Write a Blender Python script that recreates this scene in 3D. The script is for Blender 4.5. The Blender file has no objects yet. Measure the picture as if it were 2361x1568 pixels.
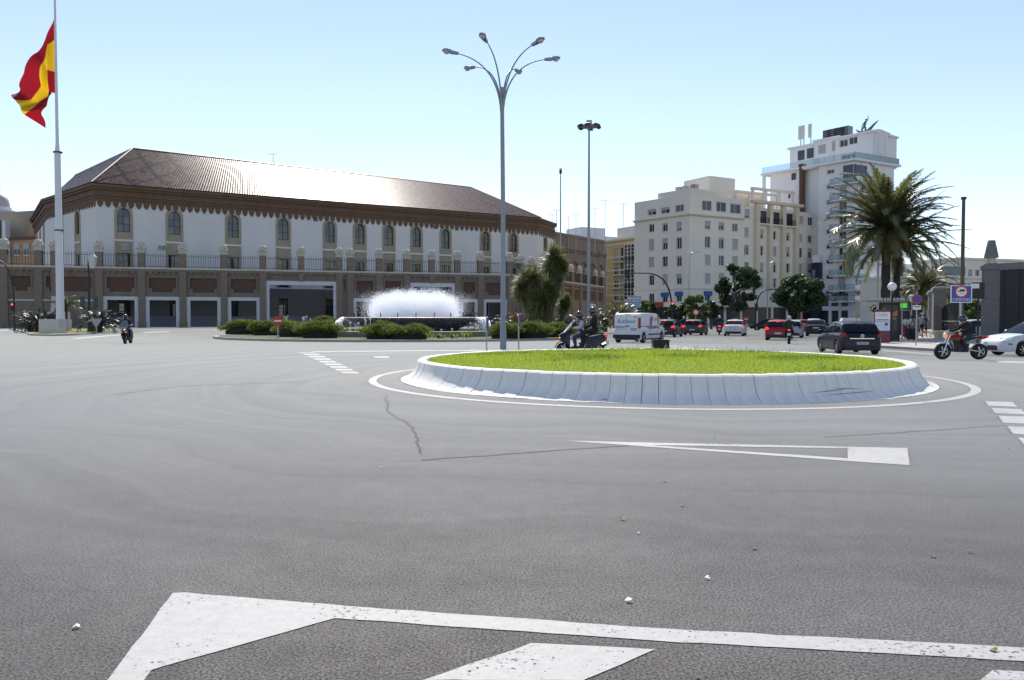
import bpy, math, random
import numpy as np
from mathutils import Vector, Matrix
random.seed(7); np.random.seed(7)
R = math.radians
sc = bpy.context.scene
COL = sc.collection
# ---------------------------------------------------------------- camera, sky, sun, exposure
F, CX, CY, HZ, EYE = 1800.0, 1180.5, 784.0, 733.0, 1.6     # focal length etc. in units of a 2361 px wide picture
PITCH = math.atan((CY - HZ) / F)
cam = bpy.data.cameras.new('camera'); cam_o = bpy.data.objects.new('camera', cam); COL.objects.link(cam_o)
cam.sensor_width = 36.0; cam.lens = F / 2361.0 * 36.0; cam.clip_start = 0.05; cam.clip_end = 4000
cam_o.location = (0, 0, EYE); cam_o.rotation_euler = (math.pi / 2 - PITCH, 0, 0)
sc.camera = cam_o
SUN_EL, SUN_AZ = R(45.5), R(-7)            # azimuth from the viewing direction (+Y), minus = left
world = bpy.data.worlds.new('World'); sc.world = world; world.use_nodes = True
wn = world.node_tree.nodes; wl = world.node_tree.links
sky = wn.new('ShaderNodeTexSky'); sky.sky_type = 'NISHITA'; sky.sun_disc = False
sky.sun_elevation = SUN_EL; sky.sun_rotation = SUN_AZ
sky.altitude = 0; sky.air_density = 1.0; sky.dust_density = 0.0; sky.ozone_density = 2.2
wn['Background'].inputs['Strength'].default_value = 0.125
hsv = wn.new('ShaderNodeHueSaturation'); hsv.inputs['Saturation'].default_value = 0.82; hsv.inputs['Hue'].default_value = 0.506
wl.new(sky.outputs[0], hsv.inputs['Color']); wl.new(hsv.outputs[0], wn['Background'].inputs['Color'])
sun = bpy.data.lights.new('sun', 'SUN'); sun.energy = 4.2; sun.angle = R(0.53); sun.color = (1.0, 0.94, 0.85)
sun_o = bpy.data.objects.new('sun', sun); COL.objects.link(sun_o)
SUN_DIR = Vector((math.sin(SUN_AZ) * math.cos(SUN_EL), math.cos(SUN_AZ) * math.cos(SUN_EL), math.sin(SUN_EL)))
sun_o.rotation_euler = SUN_DIR.to_track_quat('Z', 'Y').to_euler(); sun_o.location = (0, 0, 60)
sc.view_settings.view_transform = 'Standard'; sc.view_settings.look = 'None'
sc.view_settings.exposure = 0.5; sc.view_settings.gamma = 1.0; sc.view_settings.use_curve_mapping = False
sc.cycles.max_bounces = 10; sc.cycles.transparent_max_bounces = 16; sc.cycles.use_denoising = True
sc.cycles.sample_clamp_indirect = 10.0

# ---------------------------------------------------------------- where things stand
def ray(xd, yd):
    c, s = math.cos(PITCH), math.sin(PITCH); a = (xd - CX) / F; b = (CY - yd) / F
    return Vector((a, c + b * s, -s + b * c))
def G(xd, yd, z=0.0):
    d = ray(xd, yd); t = (z - EYE) / d.z; return Vector((d.x * t, d.y * t, z))
def D(xd, yd, Y):
    d = ray(xd, yd); t = Y / d.y; return Vector((d.x * t, Y, EYE + d.z * t))
def HT(xd, yd, H):
    d = ray(xd, yd); t = (H - EYE) / d.z; return Vector((d.x * t, d.y * t, H))

class Frame:
    """an upright wall plane: local x along the wall, local y into it, z up"""
    def __init__(s, A, B):
        s.A = Vector((A[0], A[1], 0)); s.B = Vector((B[0], B[1], 0)); d = s.B - s.A; s.L = d.length
        s.ang = math.atan2(d.y, d.x); s.u = d.normalized(); s.n = Vector((-s.u.y, s.u.x, 0))
        s.M = Matrix.Translation(s.A) @ Matrix.Rotation(s.ang, 4, 'Z')
    def hit(s, xd, yd, off=0.0):
        d = ray(xd, yd); A = s.A + s.n * off; C0 = Vector((0, 0, EYE))
        t = (A - C0).xy.dot(s.n.xy) / d.xy.dot(s.n.xy)
        p = C0 + d * t; return (p.xy - s.A.xy).dot(s.u.xy), p.z
    def U(s, xd, yd=650): return s.hit(xd, yd)[0]
    def at(s, u, off=0.0, z=0.0): p = s.A + s.u * u + s.n * off; p.z = z; return p

# ---------------------------------------------------------------- mesh builder
class MB:
    def __init__(s, m=None): s.v = []; s.f = []; s.m = m; s.c = []
    def add(s, vs, fs):
        b = len(s.v)
        if s.m is not None: vs = [s.m @ Vector(v) for v in vs]
        s.v += [tuple(v) for v in vs]; s.f += [tuple(i + b for i in f) for f in fs]; return s
    def box(s, x0, x1, y0, y1, z0, z1, tx=0, ty=0):
        """box, its top shrunk by tx, ty on every side"""
        v = [(x0, y0, z0), (x1, y0, z0), (x1, y1, z0), (x0, y1, z0), (x0+tx, y0+ty, z1), (x1-tx, y0+ty, z1), (x1-tx, y1-ty, z1), (x0+tx, y1-ty, z1)]
        return s.add(v, [(3, 2, 1, 0), (4, 5, 6, 7), (0, 1, 5, 4), (1, 2, 6, 5), (2, 3, 7, 6), (3, 0, 4, 7)])
    def bar(s, p, q, w, h=None):
        p, q = Vector(p), Vector(q); d = (q - p).normalized(); h = h or w
        up = Vector((0, 0, 1)) if abs(d.z) < .95 else Vector((0, 1, 0))
        a = d.cross(up).normalized() * w / 2; b = a.cross(d).normalized() * h / 2
        v = [p-a-b, p+a-b, p+a+b, p-a+b, q-a-b, q+a-b, q+a+b, q-a+b]
        return s.add(v, [(3, 2, 1, 0), (4, 5, 6, 7), (0, 1, 5, 4), (1, 2, 6, 5), (2, 3, 7, 6), (3, 0, 4, 7)])
    def tube(s, pts, r, n=8, caps=True):
        pts = [Vector(p) for p in pts]; k = len(pts); rr = r if isinstance(r, (list, tuple)) else [r] * k
        vs = []; ref = None
        for i, p in enumerate(pts):
            t = (pts[min(i + 1, k - 1)] - pts[max(i - 1, 0)]).normalized()
            if ref is None: ref = Vector((0, 0, 1)) if abs(t.z) < .9 else Vector((1, 0, 0))
            a = (ref - t * ref.dot(t)).normalized(); b = t.cross(a); ref = a
            for j in range(n):
                w = 2 * math.pi * j / n; vs.append(p + (a * math.cos(w) + b * math.sin(w)) * rr[i])
        fs = [(i*n+j, i*n+(j+1) % n, (i+1)*n+(j+1) % n, (i+1)*n+j) for i in range(k-1) for j in range(n)]
        if caps: fs += [tuple(range(n-1, -1, -1)), tuple(range((k-1)*n, k*n))]
        return s.add(vs, fs)
    def lathe(s, prof, n=12, c=(0, 0, 0), sx=1, sy=1, ph=0.0):
        vs = [(c[0]+r*math.cos(2*math.pi*j/n+ph)*sx, c[1]+r*math.sin(2*math.pi*j/n+ph)*sy, c[2]+z) for r, z in prof for j in range(n)]
        k = len(prof); fs = [(i*n+j, i*n+(j+1) % n, (i+1)*n+(j+1) % n, (i+1)*n+j) for i in range(k-1) for j in range(n)]
        fs += [tuple(range(n-1, -1, -1)), tuple(range((k-1)*n, k*n))]
        return s.add(vs, fs)
    def ball(s, c, r, n=10, k=6, sc=(1, 1, 1)):
        return s.lathe2(c, [(math.sin(math.pi*i/k)*r, -math.cos(math.pi*i/k)*r) for i in range(k+1)], n, sc)
    def lathe2(s, c, prof, n, sc):
        vs = [(c[0]+max(p, .0005)*math.cos(2*math.pi*j/n)*sc[0], c[1]+max(p, .0005)*math.sin(2*math.pi*j/n)*sc[1], c[2]+z*sc[2]) for p, z in prof for j in range(n)]
        k = len(prof); return s.add(vs, [(i*n+j, i*n+(j+1) % n, (i+1)*n+(j+1) % n, (i+1)*n+j) for i in range(k-1) for j in range(n)])
    def prism(s, poly, a, b, ax='z'):
        """polygon extruded from a to b along an axis; for 'y' the polygon is (x, z), for 'x' it is (y, z)"""
        f = {'z': lambda p, h: (p[0], p[1], h), 'y': lambda p, h: (p[0], h, p[1]), 'x': lambda p, h: (h, p[0], p[1])}[ax]
        n = len(poly); vs = [f(p, a) for p in poly] + [f(p, b) for p in poly]
        fs = [tuple(range(n-1, -1, -1)), tuple(range(n, 2*n))] + [(i, (i+1) % n, n+(i+1) % n, n+i) for i in range(n)]
        if ax == 'y': fs = [tuple(reversed(q)) for q in fs]
        return s.add(vs, fs)
    def quad(s, a, b, c, d): return s.add([a, b, c, d], [(0, 1, 2, 3)])
    def loft(s, rings, closed=True, caps=True):
        n = len(rings[0]); vs = [p for r in rings for p in r]; k = len(rings); m = n if closed else n - 1
        fs = [(i*n+j, i*n+(j+1) % n, (i+1)*n+(j+1) % n, (i+1)*n+j) for i in range(k-1) for j in range(m)]
        if caps and closed: fs += [tuple(range(n-1, -1, -1)), tuple(range((k-1)*n, k*n))]
        return s.add(vs, fs)
    def holes(s, x0, x1, z0, z1, hs, y=0.0, depth=0.3):
        """a wall face at y with rectangular openings (xa, xb, za, zb) and their reveals"""
        hs = [(max(a, x0), min(b, x1), max(c, z0), min(d, z1)) for a, b, c, d in hs]
        xs = sorted(set([x0, x1] + [h[0] for h in hs] + [h[1] for h in hs])); zs = sorted(set([z0, z1] + [h[2] for h in hs] + [h[3] for h in hs]))
        for i in range(len(xs)-1):
            for j in range(len(zs)-1):
                cx, cz = (xs[i]+xs[i+1])/2, (zs[j]+zs[j+1])/2
                if any(h[0] < cx < h[1] and h[2] < cz < h[3] for h in hs): continue
                s.quad((xs[i], y, zs[j]), (xs[i+1], y, zs[j]), (xs[i+1], y, zs[j+1]), (xs[i], y, zs[j+1]))
        for a, b, c, d in hs:
            e = y + depth
            s.quad((a, y, c), (a, e, c), (a, e, d), (a, y, d)); s.quad((b, e, c), (b, y, c), (b, y, d), (b, e, d))
            s.quad((a, y, d), (a, e, d), (b, e, d), (b, y, d))
            if c > z0 + .001: s.quad((a, e, c), (a, y, c), (b, y, c), (b, e, c))
        return s
    def mesh(s, name, m=None, smooth=None):
        me = bpy.data.meshes.new(name); me.from_pydata(s.v, [], s.f)
        if s.c:
            at = me.color_attributes.new('tint', 'FLOAT_COLOR', 'CORNER'); i = 0; buf = []
            for f, c in zip(s.f, s.c): buf += list(c) * len(f)
            at.data.foreach_set('color', buf)
        if m: me.materials.append(m)
        if smooth is not None:
            me.polygons.foreach_set('use_smooth', [True] * len(me.polygons)); me.set_sharp_from_angle(angle=R(smooth))
        me.update(); return me
    def build(s, name, m, parent=None, smooth=None, mat4=None, kind=None):
        return put(name, s.mesh(name, m, smooth), parent, mat4, kind)

def put(name, me, parent=None, mat4=None, kind=None):
    o = bpy.data.objects.new(name, me); COL.objects.link(o); o.parent = parent
    if mat4 is not None: o.matrix_local = mat4
    if kind: o['kind'] = kind
    return o
def thing(name, label, cat, loc=(0, 0, 0), rz=0.0, group=None, mat4=None):
    o = bpy.data.objects.new(name, None); COL.objects.link(o); o.empty_display_size = .2
    if mat4 is not None: o.matrix_local = mat4
    else: o.location = loc; o.rotation_euler = (0, 0, rz)
    return tag(o, label, cat, group)
def tag(o, label, cat, group=None):
    o['label'] = label; o['category'] = cat
    if group: o['group'] = group
    return o
def struct(o): o['kind'] = 'structure'; return o
def T(x=0, y=0, z=0, rz=0): return Matrix.Translation((x, y, z)) @ Matrix.Rotation(rz, 4, 'Z')
def bez(p0, p1, p2, p3, n=12):
    p0, p1, p2, p3 = map(Vector, (p0, p1, p2, p3)); o = []
    for i in range(n + 1):
        t = i / n; o.append(p0*(1-t)**3 + p1*3*t*(1-t)**2 + p2*3*t*t*(1-t) + p3*t**3)
    return o

# ---------------------------------------------------------------- materials
MATS = {}
def mat(name, col=(.5, .5, .5), rough=.7, metal=0.0, var=.12, scale=3.0, bump=0.0, bscale=40.0, spec=.5, coat=0.0, trans=0.0, emit=None, estr=1.0, stain=0.0, stretch=None):
    if name in MATS: return MATS[name]
    m = bpy.data.materials.new(name); m.use_nodes = True; nt = m.node_tree; N = nt.nodes; Lk = nt.links
    p = N['Principled BSDF']; p.inputs['Roughness'].default_value = rough; p.inputs['Metallic'].default_value = metal
    p.inputs['Specular IOR Level'].default_value = spec; p.inputs['Coat Weight'].default_value = coat
    c4 = lambda k: (min(col[0]*k, 1), min(col[1]*k, 1), min(col[2]*k, 1), 1)
    p.inputs['Base Color'].default_value = c4(1)
    tc = N.new('ShaderNodeTexCoord'); vec = tc.outputs['Object']
    if stretch:
        mp = N.new('ShaderNodeMapping'); mp.inputs['Scale'].default_value = stretch; Lk.new(vec, mp.inputs[0]); vec = mp.outputs[0]
    if var:
        n1 = N.new('ShaderNodeTexNoise'); n1.inputs['Scale'].default_value = scale; n1.inputs['Detail'].default_value = 6; n1.inputs['Roughness'].default_value = .65
        Lk.new(vec, n1.inputs['Vector'])
        mx = N.new('ShaderNodeMix'); mx.data_type = 'RGBA'; mx.inputs['A'].default_value = c4(1-var*1.6); mx.inputs['B'].default_value = c4(1+var*1.6)
        Lk.new(n1.outputs['Fac'], mx.inputs['Factor']); out = mx.outputs['Result']
        if stain:
            n2 = N.new('ShaderNodeTexNoise'); n2.inputs['Scale'].default_value = scale*.35; n2.inputs['Detail'].default_value = 8
            mp2 = N.new('ShaderNodeMapping'); mp2.inputs['Scale'].default_value = (1.6, 1.6, .35); Lk.new(tc.outputs['Object'], mp2.inputs[0]); Lk.new(mp2.outputs[0], n2.inputs['Vector'])
            rp = N.new('ShaderNodeMapRange'); rp.inputs['From Min'].default_value = .5; rp.inputs['From Max'].default_value = .75; rp.inputs['To Max'].default_value = stain
            Lk.new(n2.outputs['Fac'], rp.inputs[0]); mz = N.new('ShaderNodeMix'); mz.data_type = 'RGBA'; mz.inputs['B'].default_value = c4(.45)
            Lk.new(out, mz.inputs['A']); Lk.new(rp.outputs[0], mz.inputs['Factor']); out = mz.outputs['Result']
        Lk.new(out, p.inputs['Base Color'])
    if bump:
        nb = N.new('ShaderNodeTexNoise'); nb.inputs['Scale'].default_value = bscale; nb.inputs['Detail'].default_value = 4; Lk.new(vec, nb.inputs['Vector'])
        b = N.new('ShaderNodeBump'); b.inputs['Strength'].default_value = bump; b.inputs['Distance'].default_value = .02
        Lk.new(nb.outputs['Fac'], b.inputs['Height']); Lk.new(b.outputs[0], p.inputs['Normal'])
    if trans: p.inputs['Transmission Weight'].default_value = trans
    if emit: p.inputs['Emission Color'].default_value = (*emit, 1); p.inputs['Emission Strength'].default_value = estr
    MATS[name] = m; return m
def leafmat(name, cols, rough=.5, tr=.35, spec=.5):
    """foliage: every leaf its own tint, some light passing through"""
    if name in MATS: return MATS[name]
    m = bpy.data.materials.new(name); m.use_nodes = True; nt = m.node_tree; N = nt.nodes; Lk = nt.links
    p = N['Principled BSDF']; p.inputs['Roughness'].default_value = rough; p.inputs['Specular IOR Level'].default_value = spec
    g = N.new('ShaderNodeNewGeometry'); r = N.new('ShaderNodeValToRGB'); r.color_ramp.interpolation = 'LINEAR'
    els = r.color_ramp.elements
    for i, c in enumerate(cols):
        e = els[i] if i < 2 else els.new(1.0)
        e.position = i / max(1, len(cols)-1); e.color = (*c, 1)
    Lk.new(g.outputs['Random Per Island'], r.inputs[0]); Lk.new(r.outputs[0], p.inputs['Base Color'])
    t = N.new('ShaderNodeBsdfTranslucent'); mx = N.new('ShaderNodeMixShader'); mx.inputs[0].default_value = tr
    hs = N.new('ShaderNodeHueSaturation'); hs.inputs['Value'].default_value = 1.7; hs.inputs['Hue'].default_value = .485; Lk.new(r.outputs[0], hs.inputs['Color']); Lk.new(hs.outputs[0], t.inputs[0])
    Lk.new(p.outputs[0], mx.inputs[1]); Lk.new(t.outputs[0], mx.inputs[2]); Lk.new(mx.outputs[0], N['Material Output'].inputs[0])
    MATS[name] = m; return m
def glassmat(name, tint=(.25, .3, .33), rough=.02, op=.55, base=(.012, .015, .018)):
    """tinted glazing: partly see-through, mirror-like at a slant"""
    if name in MATS: return MATS[name]
    m = bpy.data.materials.new(name); m.use_nodes = True; nt = m.node_tree; N = nt.nodes; Lk = nt.links
    p = N['Principled BSDF']; p.inputs['Base Color'].default_value = (*base, 1); p.inputs['Roughness'].default_value = rough; p.inputs['Specular IOR Level'].default_value = .8
    t = N.new('ShaderNodeBsdfTransparent'); t.inputs[0].default_value = (*tint, 1)
    mx = N.new('ShaderNodeMixShader'); mx.inputs[0].default_value = op
    lw = N.new('ShaderNodeFresnel'); lw.inputs[0].default_value = 1.5
    mr = N.new('ShaderNodeMapRange'); mr.inputs['To Min'].default_value = op; mr.inputs['To Max'].default_value = 1; Lk.new(lw.outputs[0], mr.inputs[0]); Lk.new(mr.outputs[0], mx.inputs[0])
    Lk.new(t.outputs[0], mx.inputs[1]); Lk.new(p.outputs[0], mx.inputs[2]); Lk.new(mx.outputs[0], N['Material Output'].inputs[0])
    MATS[name] = m; return m
def text(body, size, m, parent, mat4, name='lettering', ex=.004, sx=1.0, align='CENTER', shear=0.0):
    c = bpy.data.curves.new(name, 'FONT'); c.body = body; c.size = size; c.extrude = ex; c.align_x = align; c.align_y = 'CENTER'; c.materials.append(m); c.resolution_u = 3; c.shear = shear
    o = bpy.data.objects.new(name, c); COL.objects.link(o); dg = bpy.context.evaluated_depsgraph_get()
    me = bpy.data.meshes.new_from_object(o.evaluated_get(dg)); bpy.data.objects.remove(o); bpy.data.curves.remove(c)
    me.transform(Matrix.Diagonal((sx, 1, 1, 1))); me.name = name; return put(name, me, parent, mat4)
# lettering upright on a wall facing local -y
def UP(x, y, z): return Matrix.Translation((x, y, z)) @ Matrix.Rotation(math.pi/2, 4, 'X')
# ================================================================ ground, roads, markings
def asphalt():
    m = bpy.data.materials.new('asphalt'); m.use_nodes = True; nt = m.node_tree; N = nt.nodes; Lk = nt.links; p = N['Principled BSDF']
    tc = N.new('ShaderNodeTexCoord'); V = tc.outputs['Object']
    def noise(s, d=4, r=.6, v=V):
        n = N.new('ShaderNodeTexNoise'); n.inputs['Scale'].default_value = s; n.inputs['Detail'].default_value = d; n.inputs['Roughness'].default_value = r; Lk.new(v, n.inputs['Vector']); return n.outputs['Fac']
    def mr(x, a, b, c, d):
        n = N.new('ShaderNodeMapRange'); n.inputs['From Min'].default_value = a; n.inputs['From Max'].default_value = b; n.inputs['To Min'].default_value = c; n.inputs['To Max'].default_value = d; Lk.new(x, n.inputs[0]); return n.outputs[0]
    def mul(a, b):
        n = N.new('ShaderNodeMath'); n.operation = 'MULTIPLY'
        for i, q in enumerate((a, b)):
            if isinstance(q, (int, float)): n.inputs[i].default_value = q
            else: Lk.new(q, n.inputs[i])
        return n.outputs[0]
    fine = mr(noise(70, 4, .75), .41, .60, .38, 1.68); mid = mr(noise(5, 5, .7), .3, .7, .86, 1.14); big = mr(noise(.28, 5, .6), .3, .7, .74, 1.26)
    vo = N.new('ShaderNodeTexVoronoi'); vo.inputs['Scale'].default_value = 75; Lk.new(V, vo.inputs['Vector'])
    chip = mr(vo.outputs['Distance'], 0, .22, 1.55, .95)
    # wheel tracks that run round the traffic island
    vd = N.new('ShaderNodeVectorMath'); vd.operation = 'DISTANCE'; vd.inputs[1].default_value = (ISL.x, ISL.y, 0); Lk.new(V, vd.inputs[0])
    wob = N.new('ShaderNodeMath'); wob.operation = 'ADD'; Lk.new(vd.outputs['Value'], wob.inputs[0]); Lk.new(mr(noise(.12, 2), .3, .7, -1.2, 1.2), wob.inputs[1])
    n1 = N.new('ShaderNodeTexNoise'); n1.noise_dimensions = '1D'; n1.inputs['Scale'].default_value = .8; n1.inputs['Detail'].default_value = 5; n1.inputs['Roughness'].default_value = .7; Lk.new(wob.outputs[0], n1.inputs['W'])
    track = mr(n1.outputs['Fac'], .3, .7, .90, 1.10)
    k = mul(mul(mul(fine, mid), mul(big, chip)), track)
    mx = N.new('ShaderNodeMix'); mx.data_type = 'RGBA'; mx.blend_type = 'MULTIPLY'; mx.inputs['Factor'].default_value = 1; mx.inputs['A'].default_value = (.086, .079, .0755, 1); Lk.new(k, mx.inputs['B'])
    Lk.new(mx.outputs['Result'], p.inputs['Base Color'])
    Lk.new(mr(mul(track, mid), .7, 1.3, .82, .70), p.inputs['Roughness']); Lk.new(mul(fine, .22), p.inputs['Specular IOR Level']); Lk.new(mul(track, .98), p.inputs['Sheen Weight']); p.inputs['Sheen Roughness'].default_value = .24; p.inputs['Sheen Tint'].default_value = (1, .89, .80, 1)
    b = N.new('ShaderNodeBump'); b.inputs['Strength'].default_value = .25; b.inputs['Distance'].default_value = .005; Lk.new(noise(110, 4, .7), b.inputs['Height']); Lk.new(b.outputs[0], p.inputs['Normal'])
    return m
ISL = Vector((3.84, 21.1, 0))
mASPH = asphalt()
g = MB(); g.quad((-600, -40, 0), (600, -40, 0), (600, 1500, 0), (-600, 1500, 0)); struct(g.build('road', mASPH))
def paintmat():
    m = mat('road_paint', (.40, .395, .385), .7, var=.16, scale=14.0); nt = m.node_tree; N = nt.nodes; Lk = nt.links; p = N['Principled BSDF']
    tc = N.new('ShaderNodeTexCoord'); n = N.new('ShaderNodeTexNoise'); n.inputs['Scale'].default_value = 34; n.inputs['Detail'].default_value = 6; n.inputs['Roughness'].default_value = .75
    Lk.new(tc.outputs['Object'], n.inputs['Vector']); n2 = N.new('ShaderNodeTexNoise'); n2.inputs['Scale'].default_value = 1.3; n2.inputs['Detail'].default_value = 3; Lk.new(tc.outputs['Object'], n2.inputs['Vector'])
    ad = N.new('ShaderNodeMath'); ad.operation = 'MULTIPLY_ADD'; ad.inputs[1].default_value = .35; Lk.new(n2.outputs['Fac'], ad.inputs[0]); Lk.new(n.outputs['Fac'], ad.inputs[2])
    r = N.new('ShaderNodeMapRange'); r.inputs['From Min'].default_value = .765; r.inputs['From Max'].default_value = .83; Lk.new(ad.outputs[0], r.inputs[0])
    t = N.new('ShaderNodeBsdfTransparent'); mx = N.new('ShaderNodeMixShader'); Lk.new(r.outputs[0], mx.inputs[0]); Lk.new(p.outputs[0], mx.inputs[1]); Lk.new(t.outputs[0], mx.inputs[2]); Lk.new(mx.outputs[0], N['Material Output'].inputs[0])
    return m
mPAINT = paintmat()
def marking(polys, name='road_marking', z=.004, m=None):
    b = MB()
    for poly in polys:
        P = [G(x, y, z) for x, y in poly]; Q = []
        for i, p in enumerate(P):   # slightly ragged paint edges
            q = P[(i+1) % len(P)]; n = int(min(40, max(1, (q-p).length/.12))) if p.y < 14 else 1
            for k in range(n): w = p.lerp(q, k/n); Q.append(w if k == 0 else w + Vector((random.gauss(0, .0035), random.gauss(0, .0035), 0)))
        b.add(Q, [tuple(range(len(Q)))])
    return struct(b.build(name, m or mPAINT))
# hatched area in the foreground: outline and the stripes inside it
marking([[(248, 1568), (398, 1367), (425, 1365.5), (705, 1389), (800, 1397), (772, 1425), (350, 1544), (332, 1568)],
         [(772, 1425), (800, 1397), (1500, 1447), (2361, 1493), (2900, 1519), (2900, 1556), (2361, 1524), (1500, 1476)],
         [(120, 1740), (248, 1568), (332, 1568), (215, 1740)]])
marking([[(975, 1568), (1225, 1482), (1510, 1497), (1345, 1568)], [(700, 1665), (975, 1568), (1345, 1568), (1130, 1665)]])
marking([[(2260, 1568), (2290, 1544), (2361, 1548), (2361, 1568)], [(2361, 1548), (2700, 1562), (2600, 1600), (2361, 1568)]])
# give-way triangle
marking([[(1304, 1016), (1498.5, 1020.4), (1498.5, 1026.3)], [(1498.5, 1020.4), (1954.5, 1030), (1954.5, 1033.6), (1498.5, 1026.3)],
         [(1304, 1016), (1498.5, 1026.3), (1954.5, 1056.6), (1954.5, 1063)], [(1954.5, 1030), (2092.6, 1033), (2097, 1072.4), (1954.5, 1063)]], 'give_way_triangle')
# give-way bars, left and right
def cr(x, y): return ((2700 + x / 4.3547) / 1.3621, (1080 + y / 4.3547) / 1.3621)
for q in ([(1715, 785), (2090, 795), (2160, 860), (1760, 845)], [(1800, 877), (2205, 893), (2290, 965), (1850, 945)], [(1893, 983), (2330, 997), (2440, 1100), (1970, 1080)],
          [(2015, 1125), (2480, 1145), (2610, 1260), (2100, 1230)], [(2170, 1280), (2660, 1310), (2860, 1470), (2290, 1440)]):
    marking([[cr(*p) for p in q]], 'give_way_bar')
for i in range(9):
    a, b = i / 9, (i + .58) / 9
    f = lambda t, w: (683 + 112 * t ** 1.0 + w * (38 + 2*t), 811 + 52.5 * t ** 1.12)
    marking([[f(a, 0), f(a, 1), f(b, 1), f(b, 0)]], 'give_way_bar')
marking([[(683, 810.4), (960, 808), (1300, 806.5), (1300, 808), (960, 809.6), (690, 812)]], 'road_line')
marking([[(861, 821.5), (896, 822), (899, 825), (866, 824.6)]], 'road_line')
for q in ([(1410, 806.5), (1560, 797), (1575, 797.5), (1440, 807)], [(1500, 807), (1580, 801), (1600, 801.5), (1540, 807.5)], [(1570, 806), (1720, 808), (1720, 810), (1560, 808)],
          [(2035, 807.5), (2150, 815.5), (2150, 817.5), (2035, 809)], [(2290, 832), (2361, 833), (2361, 838), (2300, 836)], [(1694, 781.3), (1716, 780), (1718, 780.6), (1696, 782)],
          [(20, 765), (75, 774), (92, 775), (10, 762.5)], [(0, 762), (20, 758.5), (26, 760), (0, 765)], [(160, 780), (280, 771), (282, 772.5), (180, 781.5)], [(330, 766), (390, 764), (392, 765.4), (333, 767.4)]):
    marking([q], 'road_line')
# the white ring round the traffic island
def ring(r0, r1, n=160, z=.004):
    b = MB()
    for i in range(n):
        a, c = 2*math.pi*i/n, 2*math.pi*(i+1)/n
        P = lambda r, t: (ISL.x+r*math.cos(t), ISL.y+r*math.sin(t), z)
        b.quad(P(r0, a), P(r1, a), P(r1, c), P(r0, c))
    return b
struct(ring(7.40, 7.60).build('ring_line', mPAINT))
# tar-filled crack, skid marks
def ribbon(pts, w, m, name, z=.003, jit=.0):
    b = MB(); P = [G(x, y, z) for x, y in pts]; Q = []
    for i in range(len(P)-1):
        for k in range(8): Q.append(P[i].lerp(P[i+1], k/8) + Vector((random.uniform(-jit, jit), random.uniform(-jit, jit), 0)))
    Q.append(P[-1])
    for i in range(len(Q)-1):
        d = (Q[i+1]-Q[i]); n = Vector((-d.y, d.x, 0)).normalized()*w/2*random.uniform(.6, 1.2)
        b.quad(Q[i]-n, Q[i]+n, Q[i+1]+n, Q[i+1]-n)
    return struct(b.build(name, m))
mTAR = mat('tar', (.055, .051, .049), .95, var=.2, scale=6, spec=.05)
for _m in (mTAR, mat('skid', (.076, .071, .068), .9, var=.15, spec=.05)):
    _p = _m.node_tree.nodes['Principled BSDF']; _p.inputs['Sheen Weight'].default_value = .85; _p.inputs['Sheen Roughness'].default_value = .24; _p.inputs['Sheen Tint'].default_value = (1, .89, .80, 1)
ribbon([(888, 912), (896, 950), (925, 968), (952, 985), (962, 1020), (975, 1048)], .026, mTAR, 'road_crack', jit=.03)
ribbon([(975, 1060), (1100, 1052), (1311, 1036), (1500, 1024)], .05, mat('skid', (.076, .071, .068), .9, var=.15, spec=.05), 'skid_mark', jit=.015)
ribbon([(1900, 1008), (2150, 992), (2320, 980)], .06, mat('skid'), 'skid_mark', jit=.015)
ribbon([(260, 910), (420, 890), (700, 880)], .06, mat('skid'), 'skid_mark', jit=.01)
# ---------------------------------------------------------------- the grass island with its concrete kerb blocks
mKERB = mat('kerb_concrete', (.82, .795, .74), .75, var=.07, scale=5, bump=.15, bscale=60, stain=.3)
isl = thing('traffic_island', 'round grassed traffic island ringed by tall flared white concrete kerb blocks', 'traffic island', ISL)
NB = 132
prof = [(6.78, 0.0), (6.78, .012), (6.66, .05), (6.54, .12), (6.45, .22), (6.39, .34), (6.36, .45), (6.345, .49), (6.30, .522), (6.20, .53), (6.12, .51), (6.10, .45), (6.10, 0)]
w = math.pi / NB * .974
me = MB().loft([[(r*math.cos(a), r*math.sin(a), z) for r, z in prof] for a in (-w, -w/3, w/3, w)]).mesh('kerb_block', mKERB, 30)
for i in range(NB): put('kerb_block', me, isl, Matrix.Rotation(2*math.pi*i/NB + random.uniform(-.0006, .0006), 4, 'Z') @ Matrix.Translation((random.uniform(-.008, .008), 0, random.uniform(-.006, .004))))
mSCUFF = mat('tyre_scuff', (.36, .35, .34), .8, var=.3, scale=20)
for a0, a1, z0, z1 in ((-1.28, -1.12, .17, .22), (-1.20, -1.08, .24, .20), (-1.24, -1.03, .12, .15), (-1.9, -1.88, .05, .06)):
    b = MB(); n = 10; kr = [(6.66, .05), (6.54, .12), (6.45, .22), (6.39, .34)]
    def kerb_r(z):
        for (ra_, za_), (rb_, zb_) in zip(kr, kr[1:]):
            if z <= zb_: return ra_+(rb_-ra_)*(z-za_)/(zb_-za_)
        return 6.38
    pt = lambda a, z: ((kerb_r(z)+.006)*math.cos(a), (kerb_r(z)+.006)*math.sin(a), z)
    for i in range(n):
        f, g_ = i/n, (i+1)/n; w_ = .010*math.sin(math.pi*(f*.9+.05)); zf_, zg_ = z0+(z1-z0)*f, z0+(z1-z0)*g_; aa, ab = a0+(a1-a0)*f, a0+(a1-a0)*g_
        b.quad(pt(aa, zf_-w_), pt(ab, zg_-w_), pt(ab, zg_+w_), pt(aa, zf_+w_))
    b.build('tyre_scuff', mSCUFF, isl)
mSOIL = mat('lawn_soil', (.14, .19, .025), .95, var=.3, scale=8)
b = MB(); nr, na = 10, 60
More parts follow.
